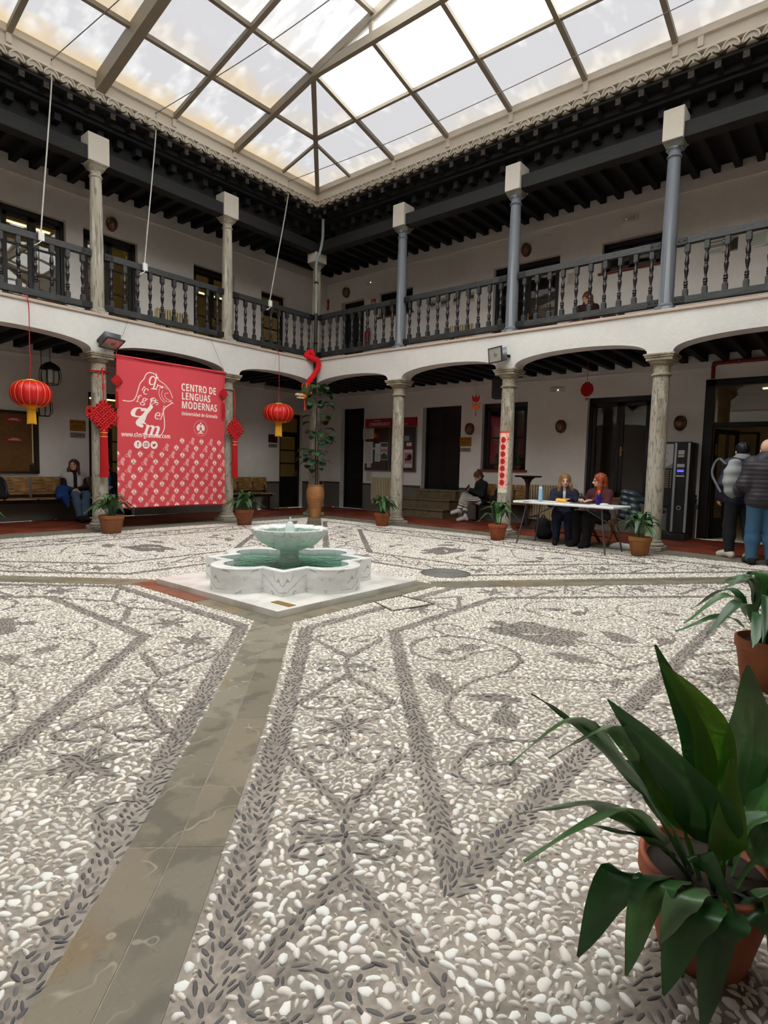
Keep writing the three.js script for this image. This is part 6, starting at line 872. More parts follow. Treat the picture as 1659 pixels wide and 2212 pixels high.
const skinMat = phys({ color: col(222, 172, 148), roughness: 0.5, sheen: 0.2, sheenColor: col(255, 200, 180) });
function person(label, pos, turn, J, { skin = skinMat, hair, hairBones = [], hairCut = true, clothes, headTurn = [0, 0, 0], hands = [], group, bald = 0 }) {
  const t = thing('person', label, 'person', pos, turn, group), o = limbs(J), all = Object.entries(o).map(([, b]) => b);
  const hq = new THREE.Quaternion().setFromEuler(new THREE.Euler(headTurn[0], headTurn[1], headTurn[2], 'YXZ')), hm = M4().compose(V(...J.head), hq, V(1, 1, 1).multiplyScalar(J.size ?? 1));
  const gs = [clean(meshBones(all, 0.013, 0.035)), clean(HEAD.clone().applyMatrix4(hm))]; for (const h of hands) gs.push(clean(hand(...h)));
  const body = part(t, 'body', mergeGeometries(gs.map((g) => clean(g))), skin);
  for (const s of [-1, 1]) part(t, 'eye', new THREE.SphereGeometry(0.0105, 10, 8).translate(s * 0.031, -0.015, 0.0865).applyMatrix4(hm), std({ color: col(70, 62, 58), roughness: 0.2 }));
  for (const s of [-1, 1]) part(t, 'eyebrow', tube([[s * 0.016, 0.006, 0.0965], [s * 0.032, 0.01, 0.094], [s * 0.048, 0.004, 0.082]], 0.0028, 8, 5).applyMatrix4(hm), hair ?? M.black);
  part(t, 'lips', new THREE.SphereGeometry(1, 12, 8).scale(0.021, 0.006, 0.006).translate(0, -0.073, 0.0935).applyMatrix4(hm), std({ color: col(170, 92, 86), roughness: 0.5 }));
  if (hair) {
    const cap = (x, y, z) => { let d = ell(x, y, z, 0, 0.022, -0.014, 0.09, 0.104, 0.108); if (hairCut) d = Math.max(d, -ell(x, y, z, 0, -0.055, 0.105, 0.066, 0.1, 0.09), -(ell(x, y, z, 0, -0.13, 0.02, 0.07, 0.09, 0.12))); for (const [a, b, ra, rb] of hairBones) d = smin(d, capsule([x, y, z], a, b, ra, rb), 0.025); return d + 0.0025 * Math.sin(x * 170 + Math.sin(y * 60)) + 0.002 * Math.sin(z * 150); };
    const ys = Math.min(-0.13, ...hairBones.flatMap((b) => [b[0][1], b[1][1]])) - 0.06; part(t, 'hair', surfaceNets(cap, [-0.2, ys, -0.2], [0.2, 0.15, 0.19], 0.0065).applyMatrix4(hm), hair);
  }
  for (const c of clothes) part(t, c.name, meshBones(pick2(o, ...c.bones), c.cell ?? 0.012, c.k ?? 0.04, c.inf, c.cut), c.mat);
  return t;
}
const hairMat = (r, g, b) => std({ color: col(r, g, b), roughness: 0.5, map: T.wood });
function seated(h = 0.5, o = {}) { return { pelvis: [0, h + 0.02, 0], chest: [0, h + 0.36, -0.02], neck: [0, h + 0.5, -0.01], head: [0, h + 0.63, 0.02], shL: [0.16, h + 0.4, -0.02], shR: [-0.16, h + 0.4, -0.02], elbL: [0.21, h + 0.16, 0.06], elbR: [-0.21, h + 0.16, 0.06], wrL: [0.07, h + 0.13, 0.24], wrR: [-0.07, h + 0.13, 0.24], hipL: [0.09, h, 0.04], hipR: [-0.09, h, 0.04], kneeL: [0.1, h + 0.03, 0.44], kneeR: [-0.1, h + 0.03, 0.44], ankL: [0.1, 0.09, 0.46], ankR: [-0.1, 0.09, 0.46], toeL: [0.11, 0.045, 0.62], toeR: [-0.11, 0.045, 0.62], ...o }; }
const longHair = (len, spread = 0) => [-1, 1].flatMap((s) => [[[s * 0.065, 0.04, -0.02], [s * 0.085, -0.1, 0.02], 0.034, 0.034], [[s * 0.085, -0.1, 0.02], [s * (0.1 + spread), -len, 0.045], 0.034, 0.022]]).concat([[[0, 0, -0.07], [0, -len, -0.09], 0.06, 0.06]]);
const openFront = (w, ylo = 0) => (d, x, y, z) => (y > ylo ? Math.max(d, -(Math.max(Math.abs(x) - w, -z - 0.0))) : d);
// left bench: two women
person('seated woman in a white vest over a dark sweater with a blue coat across her lap', [-2.02, 0, 4.92], PI / 2 - 0.1, seated(0.52, { wrL: [-0.02, 0.66, 0.28], wrR: [-0.09, 0.64, 0.27], ankL: [0.04, 0.09, 0.52], ankR: [-0.06, 0.09, 0.55], toeL: [0.06, 0.045, 0.68], toeR: [-0.05, 0.045, 0.71] }), {
  hair: hairMat(112, 62, 40), hairBones: longHair(0.2, 0.01), headTurn: [-0.15, -0.6, 0.05], hands: [[[-0.02, 0.66, 0.28], [-0.5, -0.1, 0.6], [0, -1, 0], -1, 0.5], [[-0.09, 0.64, 0.27], [0.5, -0.1, 0.6], [0, -1, 0], 1, 0.5]],
  clothes: [{ name: 'sweater', bones: [...TORSO, ...ARMS], inf: 0.014, mat: cloth(48, 30, 34) }, { name: 'vest', bones: ['pelvis', 'waist', 'rib', 'shoulder'], inf: 0.034, cut: openFront(0.035), mat: cloth(226, 222, 220) }, { name: 'jeans', bones: LEGS, inf: 0.016, mat: cloth(92, 118, 146) }, { name: 'shoes', bones: ['foot', 'heel'], inf: 0.014, k: 0.02, mat: cloth(26, 26, 28) }] });
person('seated woman in a bright blue top and black jacket half hidden by the column', [-2.02, 0, 4.26], PI / 2 - 0.15, seated(0.52, { wrL: [0.0, 0.68, 0.26], wrR: [-0.1, 0.67, 0.25] }), {
  hair: hairMat(84, 44, 36), hairBones: [[[0.075, 0.02, -0.01], [0.082, -0.08, 0.01], 0.03, 0.026], [[-0.075, 0.02, -0.01], [-0.082, -0.08, 0.01], 0.03, 0.026]], headTurn: [-0.2, 0.1, 0], hands: [[[0, 0.68, 0.26], [-0.4, 0, 0.7], [0, -0.6, -0.6], -1, 0.7], [[-0.1, 0.67, 0.25], [0.4, 0, 0.7], [0, -0.6, -0.6], 1, 0.7]],
  clothes: [{ name: 'top', bones: ['pelvis', 'waist', 'rib', 'shoulder'], inf: 0.012, mat: cloth(22, 104, 178) }, { name: 'jacket', bones: [...TORSO, ...ARMS], inf: 0.03, cut: openFront(0.075), mat: cloth(20, 20, 24) }, { name: 'trousers', bones: LEGS, inf: 0.018, mat: cloth(26, 40, 88) }, { name: 'shoes', bones: ['foot', 'heel'], inf: 0.012, k: 0.02, mat: cloth(30, 28, 28) }] });
// woman in striped trousers
T.stripe = tex(64, (u) => (Math.abs(((u * 4) % 1) - 0.5) < 0.2 ? [70, 66, 70] : [216, 208, 200]), true, 0.11);
person('seated woman in striped trousers and a black jacket looking down at her phone', [3.55, 0, -2.12], -0.62, seated(0.5, { chest: [0.02, 0.84, 0.0], neck: [0.02, 0.98, 0.03], head: [0.02, 1.09, 0.09], kneeL: [0.05, 0.54, 0.42], kneeR: [0.02, 0.62, 0.42], ankL: [0.1, 0.1, 0.42], toeL: [0.06, 0.045, 0.58], ankR: [0.13, 0.27, 0.6], toeR: [0.12, 0.22, 0.76], wrL: [0.05, 0.76, 0.27], wrR: [-0.03, 0.74, 0.27] }), {
  hair: hairMat(120, 84, 58), hairBones: [[[0, 0.02, -0.08], [0, -0.06, -0.09], 0.05, 0.045]], headTurn: [0.55, 0, 0], hands: [[[0.05, 0.76, 0.27], [-0.3, 0.3, 0.7], [-0.5, 0, -0.5], -1, 0.6], [[-0.03, 0.74, 0.27], [0.3, 0.3, 0.7], [0.5, 0, -0.5], 1, 0.6]],
  clothes: [{ name: 'jacket', bones: [...TORSO, ...ARMS], inf: 0.024, mat: cloth(26, 26, 30) }, { name: 'striped_trousers', bones: LEGS, inf: 0.016, mat: std({ map: T.stripe, roughness: 0.9 }) }, { name: 'shoes', bones: ['foot', 'heel'], inf: 0.014, k: 0.02, mat: cloth(226, 214, 210) }] });
{ const t = scene.children[scene.children.length - 1], m = t.children.find((c) => c.name === 'striped_trousers'), p = m.geometry.attributes.position, uv = new Float32Array(p.count * 2); for (let i = 0; i < p.count; i++) { uv[i * 2] = Math.atan2(p.getX(i) - 0.04, p.getY(i) - 0.35 - 0.3 * p.getZ(i)) * 0.1 + p.getX(i) * 0.5; uv[i * 2 + 1] = p.getZ(i); } m.geometry.setAttribute('uv', new THREE.BufferAttribute(uv, 2)); }
// two girls at the table
person('blonde woman with long hair in a navy cardigan seated behind the white table', [6.56, 0, 0.12], 0.38, seated(0.47, { wrL: [0.1, 0.78, 0.3], wrR: [-0.12, 0.78, 0.3], elbL: [0.2, 0.68, 0.1], elbR: [-0.22, 0.68, 0.1] }), {
  hair: hairMat(178, 134, 84), hairBones: longHair(0.28, 0.045), headTurn: [0.05, 0.1, 0.08], hands: [[[0.1, 0.78, 0.3], [-0.5, 0, 0.6], [0, -1, 0], -1, 0.35], [[-0.12, 0.78, 0.3], [0.5, 0, 0.6], [0, -1, 0], 1, 0.35]],
  clothes: [{ name: 'white_shirt', bones: ['waist', 'rib', 'shoulder'], inf: 0.008, mat: cloth(232, 230, 230) }, { name: 'cardigan', bones: [...TORSO, ...ARMS], inf: 0.022, cut: openFront(0.022, 0.7), mat: cloth(34, 36, 60) }, { name: 'jeans', bones: LEGS, inf: 0.018, mat: cloth(24, 30, 62) }, { name: 'shoes', bones: ['foot', 'heel'], inf: 0.014, k: 0.02, mat: cloth(22, 22, 26) }] });
person('red-haired woman in profile in a dark red sweater seated behind the white table', [7.18, 0, 0.12], -0.25, seated(0.49, { wrL: [0.1, 0.79, 0.3], wrR: [-0.16, 0.79, 0.3], elbL: [0.21, 0.7, 0.1], elbR: [-0.24, 0.7, 0.08] }), {
  hair: hairMat(196, 88, 38), hairBones: [...longHair(0.36, 0.02), [[0.08, -0.1, 0.0], [0.12, -0.34, 0.06], 0.04, 0.045], [[-0.07, -0.12, 0.02], [-0.09, -0.34, 0.1], 0.035, 0.035]], headTurn: [0.02, -0.75, -0.04], hands: [[[0.1, 0.79, 0.3], [-0.5, 0, 0.6], [0, -1, 0], -1, 0.35], [[-0.16, 0.79, 0.3], [0.5, 0, 0.6], [0, -1, 0], 1, 0.35]],
  clothes: [{ name: 'sweater', bones: [...TORSO, ...ARMS], inf: 0.02, mat: cloth(86, 36, 44) }, { name: 'cuff', bones: ['farmR'], inf: 0.035, mat: cloth(30, 24, 24) }, { name: 'trousers', bones: LEGS, inf: 0.03, mat: cloth(18, 18, 22) }, { name: 'shoes', bones: ['foot', 'heel'], inf: 0.018, k: 0.02, mat: cloth(24, 24, 26) }] });
// woman on the upper gallery
person('woman with auburn hair in a dark red top sitting behind the upper balustrade', [5.9, Y1 - 0.04, -2.2], 0.1, seated(0.49, { chest: [0.02, 0.82, 0.02], neck: [0.02, 0.95, 0.05], head: [0.02, 1.06, 0.1] }), {
  hair: hairMat(130, 72, 38), hairBones: [...longHair(0.18, 0.02), [[0, 0.08, -0.03], [0, 0.02, -0.08], 0.07, 0.07]], headTurn: [0.25, -0.5, 0.1], hands: [[[0.07, 0.62, 0.24], [-0.4, 0, 0.6], [0, -1, 0], -1, 0.5], [[-0.07, 0.62, 0.24], [0.4, 0, 0.6], [0, -1, 0], 1, 0.5]],
  clothes: [{ name: 'top', bones: [...TORSO, ...ARMS], inf: 0.024, mat: cloth(66, 24, 34) }, { name: 'trousers', bones: LEGS, inf: 0.016, mat: cloth(120, 76, 84) }, { name: 'shoes', bones: ['foot', 'heel'], inf: 0.014, k: 0.02, mat: cloth(200, 196, 196) }] });
// two men at the right edge, seen from behind
const stand = (o = {}) => ({ pelvis: [0, 0.96, 0], chest: [0, 1.33, -0.02], neck: [0, 1.5, 0.0], head: [0, 1.635, 0.02], shL: [0.185, 1.41, -0.02], shR: [-0.185, 1.41, -0.02], elbL: [0.26, 1.14, -0.02], elbR: [-0.26, 1.14, -0.02], wrL: [0.22, 0.93, 0.12], wrR: [-0.22, 0.93, 0.12], hipL: [0.095, 0.92, 0], hipR: [-0.095, 0.92, 0], kneeL: [0.11, 0.5, 0.03], kneeR: [-0.11, 0.5, 0.03], ankL: [0.12, 0.09, -0.02], ankR: [-0.12, 0.09, -0.02], toeL: [0.15, 0.045, 0.16], toeR: [-0.15, 0.045, 0.16], size: 1.1, ...o });
const quilt = (n) => (d, x, y, z) => d - 0.007 * Math.pow(Math.abs(Math.sin(y * PI / n)), 0.6);
person('man with shaved head in a dark quilted jacket and blue jeans seen from behind', [9.58, 0, 0.42], PI + 0.3, stand({ wrL: [0.1, 1.12, 0.28], wrR: [-0.1, 1.12, 0.28] }), {
  headTurn: [0, -0.5, 0], hands: [[[0.1, 1.12, 0.28], [-0.5, 0, 0.5], [0, -1, 0], -1, 0.6], [[-0.1, 1.12, 0.28], [0.5, 0, 0.5], [0, -1, 0], 1, 0.6]],
  clothes: [{ name: 'quilted_jacket', bones: [...TORSO, ...ARMS], inf: 0.045, k: 0.06, cut: quilt(0.06), cell: 0.01, mat: std({ color: col(50, 46, 54), roughness: 0.55 }) }, { name: 'hood', bones: ['trap'], inf: 0.065, mat: std({ color: col(46, 42, 50), roughness: 0.6 }) }, { name: 'jeans', bones: LEGS, inf: 0.028, k: 0.05, mat: cloth(62, 104, 136) }, { name: 'shoes', bones: ['foot', 'heel'], inf: 0.016, k: 0.02, mat: cloth(26, 26, 30) }] });
person('man with black hair in a navy jacket and black trousers at the right edge', [9.2, 0, -0.1], PI + 0.75, stand({ ankR: [-0.1, 0.1, -0.22], kneeR: [-0.11, 0.5, -0.06], toeR: [-0.13, 0.045, -0.05], size: 1.05 }), {
  hair: hairMat(24, 22, 26), headTurn: [0.05, -0.2, 0], hands: [[[0.22, 0.93, 0.12], [0, -0.8, 0.3], [-1, 0, 0], -1, 0.4], [[-0.22, 0.93, 0.12], [0, -0.8, 0.3], [1, 0, 0], 1, 0.4]],
  clothes: [{ name: 'jacket', bones: [...TORSO, ...ARMS], inf: 0.04, k: 0.06, cut: quilt(0.09), mat: std({ color: col(30, 34, 54), roughness: 0.6 }) }, { name: 'grey_hood', bones: ['trap'], inf: 0.055, mat: cloth(150, 156, 162) }, { name: 'trousers', bones: LEGS, inf: 0.024, mat: cloth(22, 24, 30) }, { name: 'sneakers', bones: ['foot', 'heel'], inf: 0.016, k: 0.02, mat: cloth(232, 222, 206) }] });
{ const t = thing('backpack', 'pale grey backpack on the back of the man with black hair', 'backpack', [9.2 - 0.06, 1.2, -0.1 + 0.2], PI + 0.75 + 0.4); const b = surfaceNets((x, y, z) => ell(x, y, z, 0, 0, 0, 0.19, 0.3, 0.12) + 0.006 * Math.sin(y * 40), [-0.25, -0.36, -0.2], [0.25, 0.36, 0.2], 0.014); part(t, 'bag', b, cloth(176, 180, 180)); part(t, 'pocket', surfaceNets((x, y, z) => ell(x, y, z, 0, -0.13, -0.1, 0.14, 0.13, 0.06), [-0.2, -0.3, -0.2], [0.2, 0.05, 0], 0.01), cloth(70, 74, 80)); for (const s of [-1, 1]) part(t, 'strap', tube([[s * 0.12, 0.22, 0.06], [s * 0.14, 0.3, 0.16], [s * 0.16, 0.1, 0.24], [s * 0.14, -0.2, 0.1]], 0.018, 18, 6), cloth(120, 124, 128)); }
// ---------- benches ----------
function bench(name, label, w, s0, s1, n, y, posts = true, backs = true, y0 = 0) {
  const [p, t] = onWall(w, (s0 + s1) / 2, y0), o = thing(name, label, 'bench', p, t), L = s1 - s0;
  for (let i = 0; i < n; i++) { const x = -L / 2 + L * (i + 0.5) / n, sw = L / n - 0.04; part(o, 'seat', box(sw, 0.028, 0.4, x, y - 0.014, 0.3, 0.01), M.seat); if (backs) { const b = box(sw, 0.36, 0.02, 0, 0.18, 0, 0.008); b.rotateX(-0.14); b.translate(x, y + 0.06, 0.11); part(o, 'backrest', b, M.seat); } if (posts && i) part(o, 'post', box(0.06, 0.44, 0.05, -L / 2 + L * i / n, y + 0.2, 0.07, 0.008), M.steel); }
  part(o, 'beam', merge(box(L, 0.07, 0.05, 0, y - 0.075, 0.3, 0.006), box(L, 0.05, 0.04, 0, y - 0.07, 0.14, 0.006)), M.black); for (const x of [-L / 2 + 0.12, L / 2 - 0.12]) part(o, 'leg', merge(box(0.05, y - 0.08, 0.05, x, (y - 0.08) / 2, 0.3, 0.006), box(0.06, 0.03, 0.42, x, 0.016, 0.28, 0.008), box(0.05, 0.3, 0.04, x, y + 0.05, 0.1, 0.006)), M.black); return o;
}
bench('bench', 'row of yellow wooden seats with grey posts under the pinboard, left edge', WL, 3.95, 7.4, 6, 0.48);
bench('bench', 'yellow wooden seats against the left wall right of the red banner', WL, -0.3, 1.2, 3, 0.48, false);
bench('bench', 'yellow wooden bench under the right window where the woman in striped trousers sits', WR, 3.25, 4.75, 3, 0.49, false);
bench('bench', 'long orange wooden bench along the upper right gallery', WR, 5.3, 9.4, 7, 0.5, false, false, Y1);
{ const blob = (f, lo, hi, c) => surfaceNets(f, lo, hi, c);
  let t = thing('backpack', 'black backpack on the yellow bench at the left edge', 'backpack', [-1.98, 0.48, 6.35], PI / 2); part(t, 'bag', blob((x, y, z) => smin(ell(x, y, z, 0, 0.2, 0, 0.2, 0.26, 0.14), ell(x, y, z, -0.02, 0.06, 0.06, 0.24, 0.08, 0.14), 0.06), [-0.3, -0.05, -0.2], [0.3, 0.5, 0.25], 0.014), cloth(24, 24, 27)); part(t, 'zip', tube([[0.13, 0.05, 0.13], [0.15, 0.25, 0.1], [0.06, 0.42, 0.06]], 0.007, 16, 5), cloth(110, 112, 116));
  t = thing('coat', 'blue coat lying on the bench and lap of the woman in the white vest', 'coat', [-1.78, 0.5, 5.16], PI / 2 - 0.1); part(t, 'cloth', blob((x, y, z) => { let d = smin(capsule([x, y, z], [0.22, 0.1, -0.1], [-0.1, 0.14, 0.05], 0.07, 0.11), capsule([x, y, z], [-0.1, 0.1, 0.08], [-0.22, 0.02, 0.3], 0.1, 0.05), 0.08); d = smin(d, capsule([x, y, z], [-0.1, 0.02, 0.24], [-0.06, -0.16, 0.3], 0.09, 0.03), 0.06); return d + 0.008 * Math.sin(x * 34 + y * 20) + 0.006 * Math.sin(z * 40 - y * 26); }, [-0.42, -0.3, -0.3], [0.42, 0.36, 0.5], 0.013), cloth(26, 66, 140)); part(t, 'dark_lining', blob((x, y, z) => capsule([x, y, z], [0.3, 0.05, -0.05], [0.1, 0.03, 0.1], 0.07, 0.08), [0.0, -0.1, -0.2], [0.42, 0.2, 0.25], 0.014), cloth(16, 18, 28));
  t = thing('coat', 'black coat heaped on the bench beside the woman in striped trousers', 'coat', [4.0, 0.49, -2.25], 0); part(t, 'cloth', blob((x, y, z) => smin(capsule([x, y, z], [0, 0.06, 0.05], [0.04, 0.38, -0.02], 0.15, 0.1), capsule([x, y, z], [-0.12, 0.05, 0.12], [0.14, 0.05, 0.1], 0.07, 0.07), 0.08) + 0.008 * Math.sin(x * 40 + y * 30), [-0.3, -0.1, -0.25], [0.3, 0.58, 0.35], 0.013), cloth(22, 23, 28));
  t = thing('backpack', 'grey and black backpack on the upper bench right of the auburn-haired woman', 'backpack', [6.42, Y1 + 0.5, -2.25], 0); part(t, 'bag', blob((x, y, z) => ell(x, y, z, 0, 0.13, 0, 0.24, 0.17, 0.14), [-0.32, -0.08, -0.2], [0.32, 0.34, 0.2], 0.014), cloth(58, 62, 68)); part(t, 'strap', tube([[-0.2, 0.05, 0.12], [-0.1, 0.2, 0.15], [0.05, 0.18, 0.15], [0.18, 0.04, 0.13]], 0.02, 16, 6), cloth(176, 180, 184));
  t = thing('backpack', 'black backpack on the floor beside the left table leg', 'backpack', [6.14, 0.0, 0.02], 0.4); part(t, 'bag', blob((x, y, z) => smin(ell(x, y, z, 0, 0.2, 0, 0.15, 0.21, 0.12), ell(x, y, z, 0.05, 0.1, 0.08, 0.13, 0.11, 0.09), 0.05) , [-0.24, -0.04, -0.2], [0.26, 0.46, 0.24], 0.013), cloth(18, 18, 20)); part(t, 'handle', tube([[-0.04, 0.38, 0], [0, 0.45, 0], [0.05, 0.38, 0]], 0.012, 12, 6), cloth(18, 18, 20));
  t = thing('white_cloth', 'crumpled white cloth bag on the floor left of a potted plant', 'bag', [7.66, 0.0, 0.2], 0.3); part(t, 'cloth', blob((x, y, z) => smin(ell(x, y, z, -0.06, 0.03, 0, 0.16, 0.07, 0.1), ell(x, y, z, 0.14, 0.025, 0.02, 0.12, 0.05, 0.08), 0.04) + 0.01 * Math.sin(x * 45 + z * 22) * Math.sin(z * 50), [-0.26, -0.01, -0.16], [0.32, 0.13, 0.16], 0.011), cloth(222, 222, 220));
  t = thing('jacket', 'dark grey padded jacket hung over the chair behind the red-haired woman', 'jacket', [7.62, 0.0, -0.12], -0.2); part(t, 'cloth', blob((x, y, z) => smin(capsule([x, y, z], [-0.12, 0.55, 0], [-0.1, 0.92, 0], 0.1, 0.07), smin(capsule([x, y, z], [0.1, 0.5, -0.02], [0.02, 0.88, 0], 0.12, 0.07), capsule([x, y, z], [0.02, 0.9, 0], [0.4, 0.62, -0.3], 0.06, 0.05), 0.06), 0.06) + 0.008 * Math.sin(y * 60 + x * 10), [-0.3, 0.36, -0.42], [0.52, 1.04, 0.2], 0.013), std({ color: col(46, 56, 62), roughness: 0.4 }));
}
// ---------- tables, chairs, and what lies on them ----------
{
  const t = thing('folding_table', 'white plastic folding table with grey steel legs', 'table', [6.93, 0, 0.8], -0.12), L = 1.78, D = 0.62;
  part(t, 'table_top', bx(-L / 2, L / 2, 0.7, 0.74, -D / 2, D / 2, 0.018, 3), std({ color: col(240, 242, 240), roughness: 0.35 }));
  const gm = std({ color: col(96, 96, 98), roughness: 0.4, metalness: 0.6 });
  for (const s of [-1, 1]) { for (const z of [-1, 1]) part(t, 'leg', tube([[s * (L / 2 - 0.22), 0.7, z * (D / 2 - 0.1)], [s * (L / 2 - 0.2), 0.55, z * (D / 2 - 0.08)], [s * (L / 2 - 0.1), 0.0, z * (D / 2 - 0.02)]], 0.0135, 16, 8), gm); part(t, 'brace', rod(V(s * (L / 2 - 0.2), 0.46, 0), V(s * 0.22, 0.69, 0), 0.01), gm); part(t, 'cross_bar', rod(V(s * (L / 2 - 0.19), 0.46, -D / 2 + 0.08), V(s * (L / 2 - 0.19), 0.46, D / 2 - 0.08), 0.011), gm); }
  const Q = (x, z, n, l, c, turn = 0) => thing(n, l, c, [x, 0.74, z], turn);
  let o = Q(6.47, 0.9, 'water_bottle', 'light blue metal water bottle on the white table', 'bottle'); part(o, 'body', lathe([[0.001, 0], [0.034, 0], [0.036, 0.006], [0.036, 0.17], [0.034, 0.19], [0.028, 0.205], [0.026, 0.21]], 24), std({ color: col(146, 196, 230), roughness: 0.35 })); part(o, 'cap', lathe([[0.028, 0.208], [0.03, 0.212], [0.03, 0.235], [0.024, 0.247], [0.001, 0.248]], 24), std({ color: col(190, 218, 236), roughness: 0.35 })); part(o, 'carry_loop', new THREE.TorusGeometry(0.014, 0.004, 6, 16).translate(0, 0.255, 0), std({ color: col(190, 218, 236), roughness: 0.4 }));
  o = Q(7.42, 0.83, 'water_bottle', 'purple plastic bottle with an orange cap on the white table', 'bottle'); part(o, 'body', lathe([[0.001, 0], [0.038, 0.001], [0.041, 0.01], [0.041, 0.14], [0.034, 0.165], [0.018, 0.185]], 24), phys({ color: col(48, 28, 130), roughness: 0.2, transmission: 0.35, thickness: 0.0 })); part(o, 'cap', lathe([[0.02, 0.182], [0.024, 0.186], [0.024, 0.215], [0.012, 0.23], [0.001, 0.231]], 20), std({ color: col(238, 92, 48), roughness: 0.4 }));
  o = Q(6.76, 0.72, 'pencil_case', 'yellow zip pouch on the white table in front of the blonde woman', 'pouch', 0.2); const pc = new RoundedBoxGeometry(0.18, 0.06, 0.09, 3, 0.025), pp = pc.attributes.position; for (let i = 0; i < pp.count; i++) { const x = pp.getX(i); pp.setY(i, pp.getY(i) * (1 - 1.6 * Math.abs(x)) + 0.004 * Math.sin(x * 60)); } pc.computeVertexNormals(); pc.translate(0, 0.03, 0); part(o, 'pouch', pc, std({ color: col(250, 190, 36), roughness: 0.5 })); part(o, 'zip', tube([[-0.08, 0.052, 0.01], [0, 0.062, 0.01], [0.08, 0.052, 0.01]], 0.004, 12, 5), std({ color: col(210, 140, 30), roughness: 0.5 }));
  o = Q(7.12, 0.74, 'folder', 'dark grey folder lying on the white table before the red-haired woman', 'folder', -0.1); part(o, 'cover', box(0.32, 0.012, 0.23, 0, 0.006, 0, 0.003), std({ color: col(66, 66, 70), roughness: 0.5 }));
  for (const [x, z, r, l] of [[6.3, 0.88, 0.2, 'white papers at the left end of the white table'], [6.6, 0.72, -0.1, 'stapled white papers between the blue bottle and the yellow pouch']]) { o = Q(x, z, 'papers', l, 'paper', r); for (let k = 0; k < 3; k++) { part(o, 'sheet', box(0.21, 0.0015, 0.3, k * 0.012, 0.001 + k * 0.002, k * 0.008), std({ color: col(236, 236, 238), roughness: 0.7 })).rotation.y = k * 0.08; } }
  o = Q(7.52, 0.86, 'tissue', 'scrap of white paper at the right end of the white table', 'paper'); part(o, 'sheet', surfaceNets((x, y, z) => ell(x, y, z, 0, 0.012, 0, 0.06, 0.018, 0.045) + 0.004 * Math.sin(x * 110 + z * 70), [-0.08, -0.004, -0.06], [0.08, 0.04, 0.06], 0.006), std({ color: col(240, 240, 240), roughness: 0.8 }));
  const ph = thing('phone', 'dark phone held by the woman in striped trousers', 'phone', [3.38, 0.82, -1.8], -0.62); part(ph, 'case', box(0.08, 0.16, 0.01, 0, 0, 0, 0.004).rotateX(-0.6), M.black);
}
const chairWood = std({ color: col(150, 92, 46), map: T.wood, roughness: 0.5 });
for (const [x, z, r, l] of [[6.6, -0.02, 0.35, 'wooden folding chair under the blonde woman'], [7.24, 0.0, -0.2, 'wooden folding chair under the red-haired woman, dark jacket on its back']]) {
  const t = thing('folding_chair', l, 'chair', [x, 0, z], r); for (const s of [-1, 1]) { part(t, 'leg', bar(V(s * 0.2, 0, -0.24), V(s * 0.2, 0.44, 0.18), 0.025, 0.045), chairWood); part(t, 'back_post', bar(V(s * 0.18, 0, 0.2), V(s * 0.18, 0.84, -0.26), 0.025, 0.045), chairWood); }
  part(t, 'seat', box(0.38, 0.02, 0.36, 0, 0.445, 0.0, 0.006), chairWood); part(t, 'back_slat', box(0.36, 0.07, 0.016, 0, 0.79, -0.235, 0.006), chairWood); part(t, 'back_slat', box(0.36, 0.07, 0.016, 0, 0.66, -0.165, 0.006), chairWood); part(t, 'stretcher', rod(V(-0.2, 0.16, 0.1), V(0.2, 0.16, 0.1), 0.012), chairWood);
}
{
  const t = thing('high_table', 'tall dark bistro table with a round base behind the white table', 'table', [5.02, 0, -1.6], 0.5), dm = std({ color: col(50, 34, 36), roughness: 0.4 });
  part(t, 'table_top', new THREE.CylinderGeometry(0.3, 0.27, 0.035, 32).translate(0, 1.125, 0), dm); part(t, 'column', lathe([[0.04, 0.03], [0.038, 0.9], [0.05, 0.98], [0.09, 1.06], [0.16, 1.108], [0.001, 1.108]], 20), dm); part(t, 'base', lathe([[0.22, 0], [0.225, 0.015], [0.18, 0.03], [0.07, 0.045], [0.04, 0.06], [0.001, 0.06]], 28), dm);
}
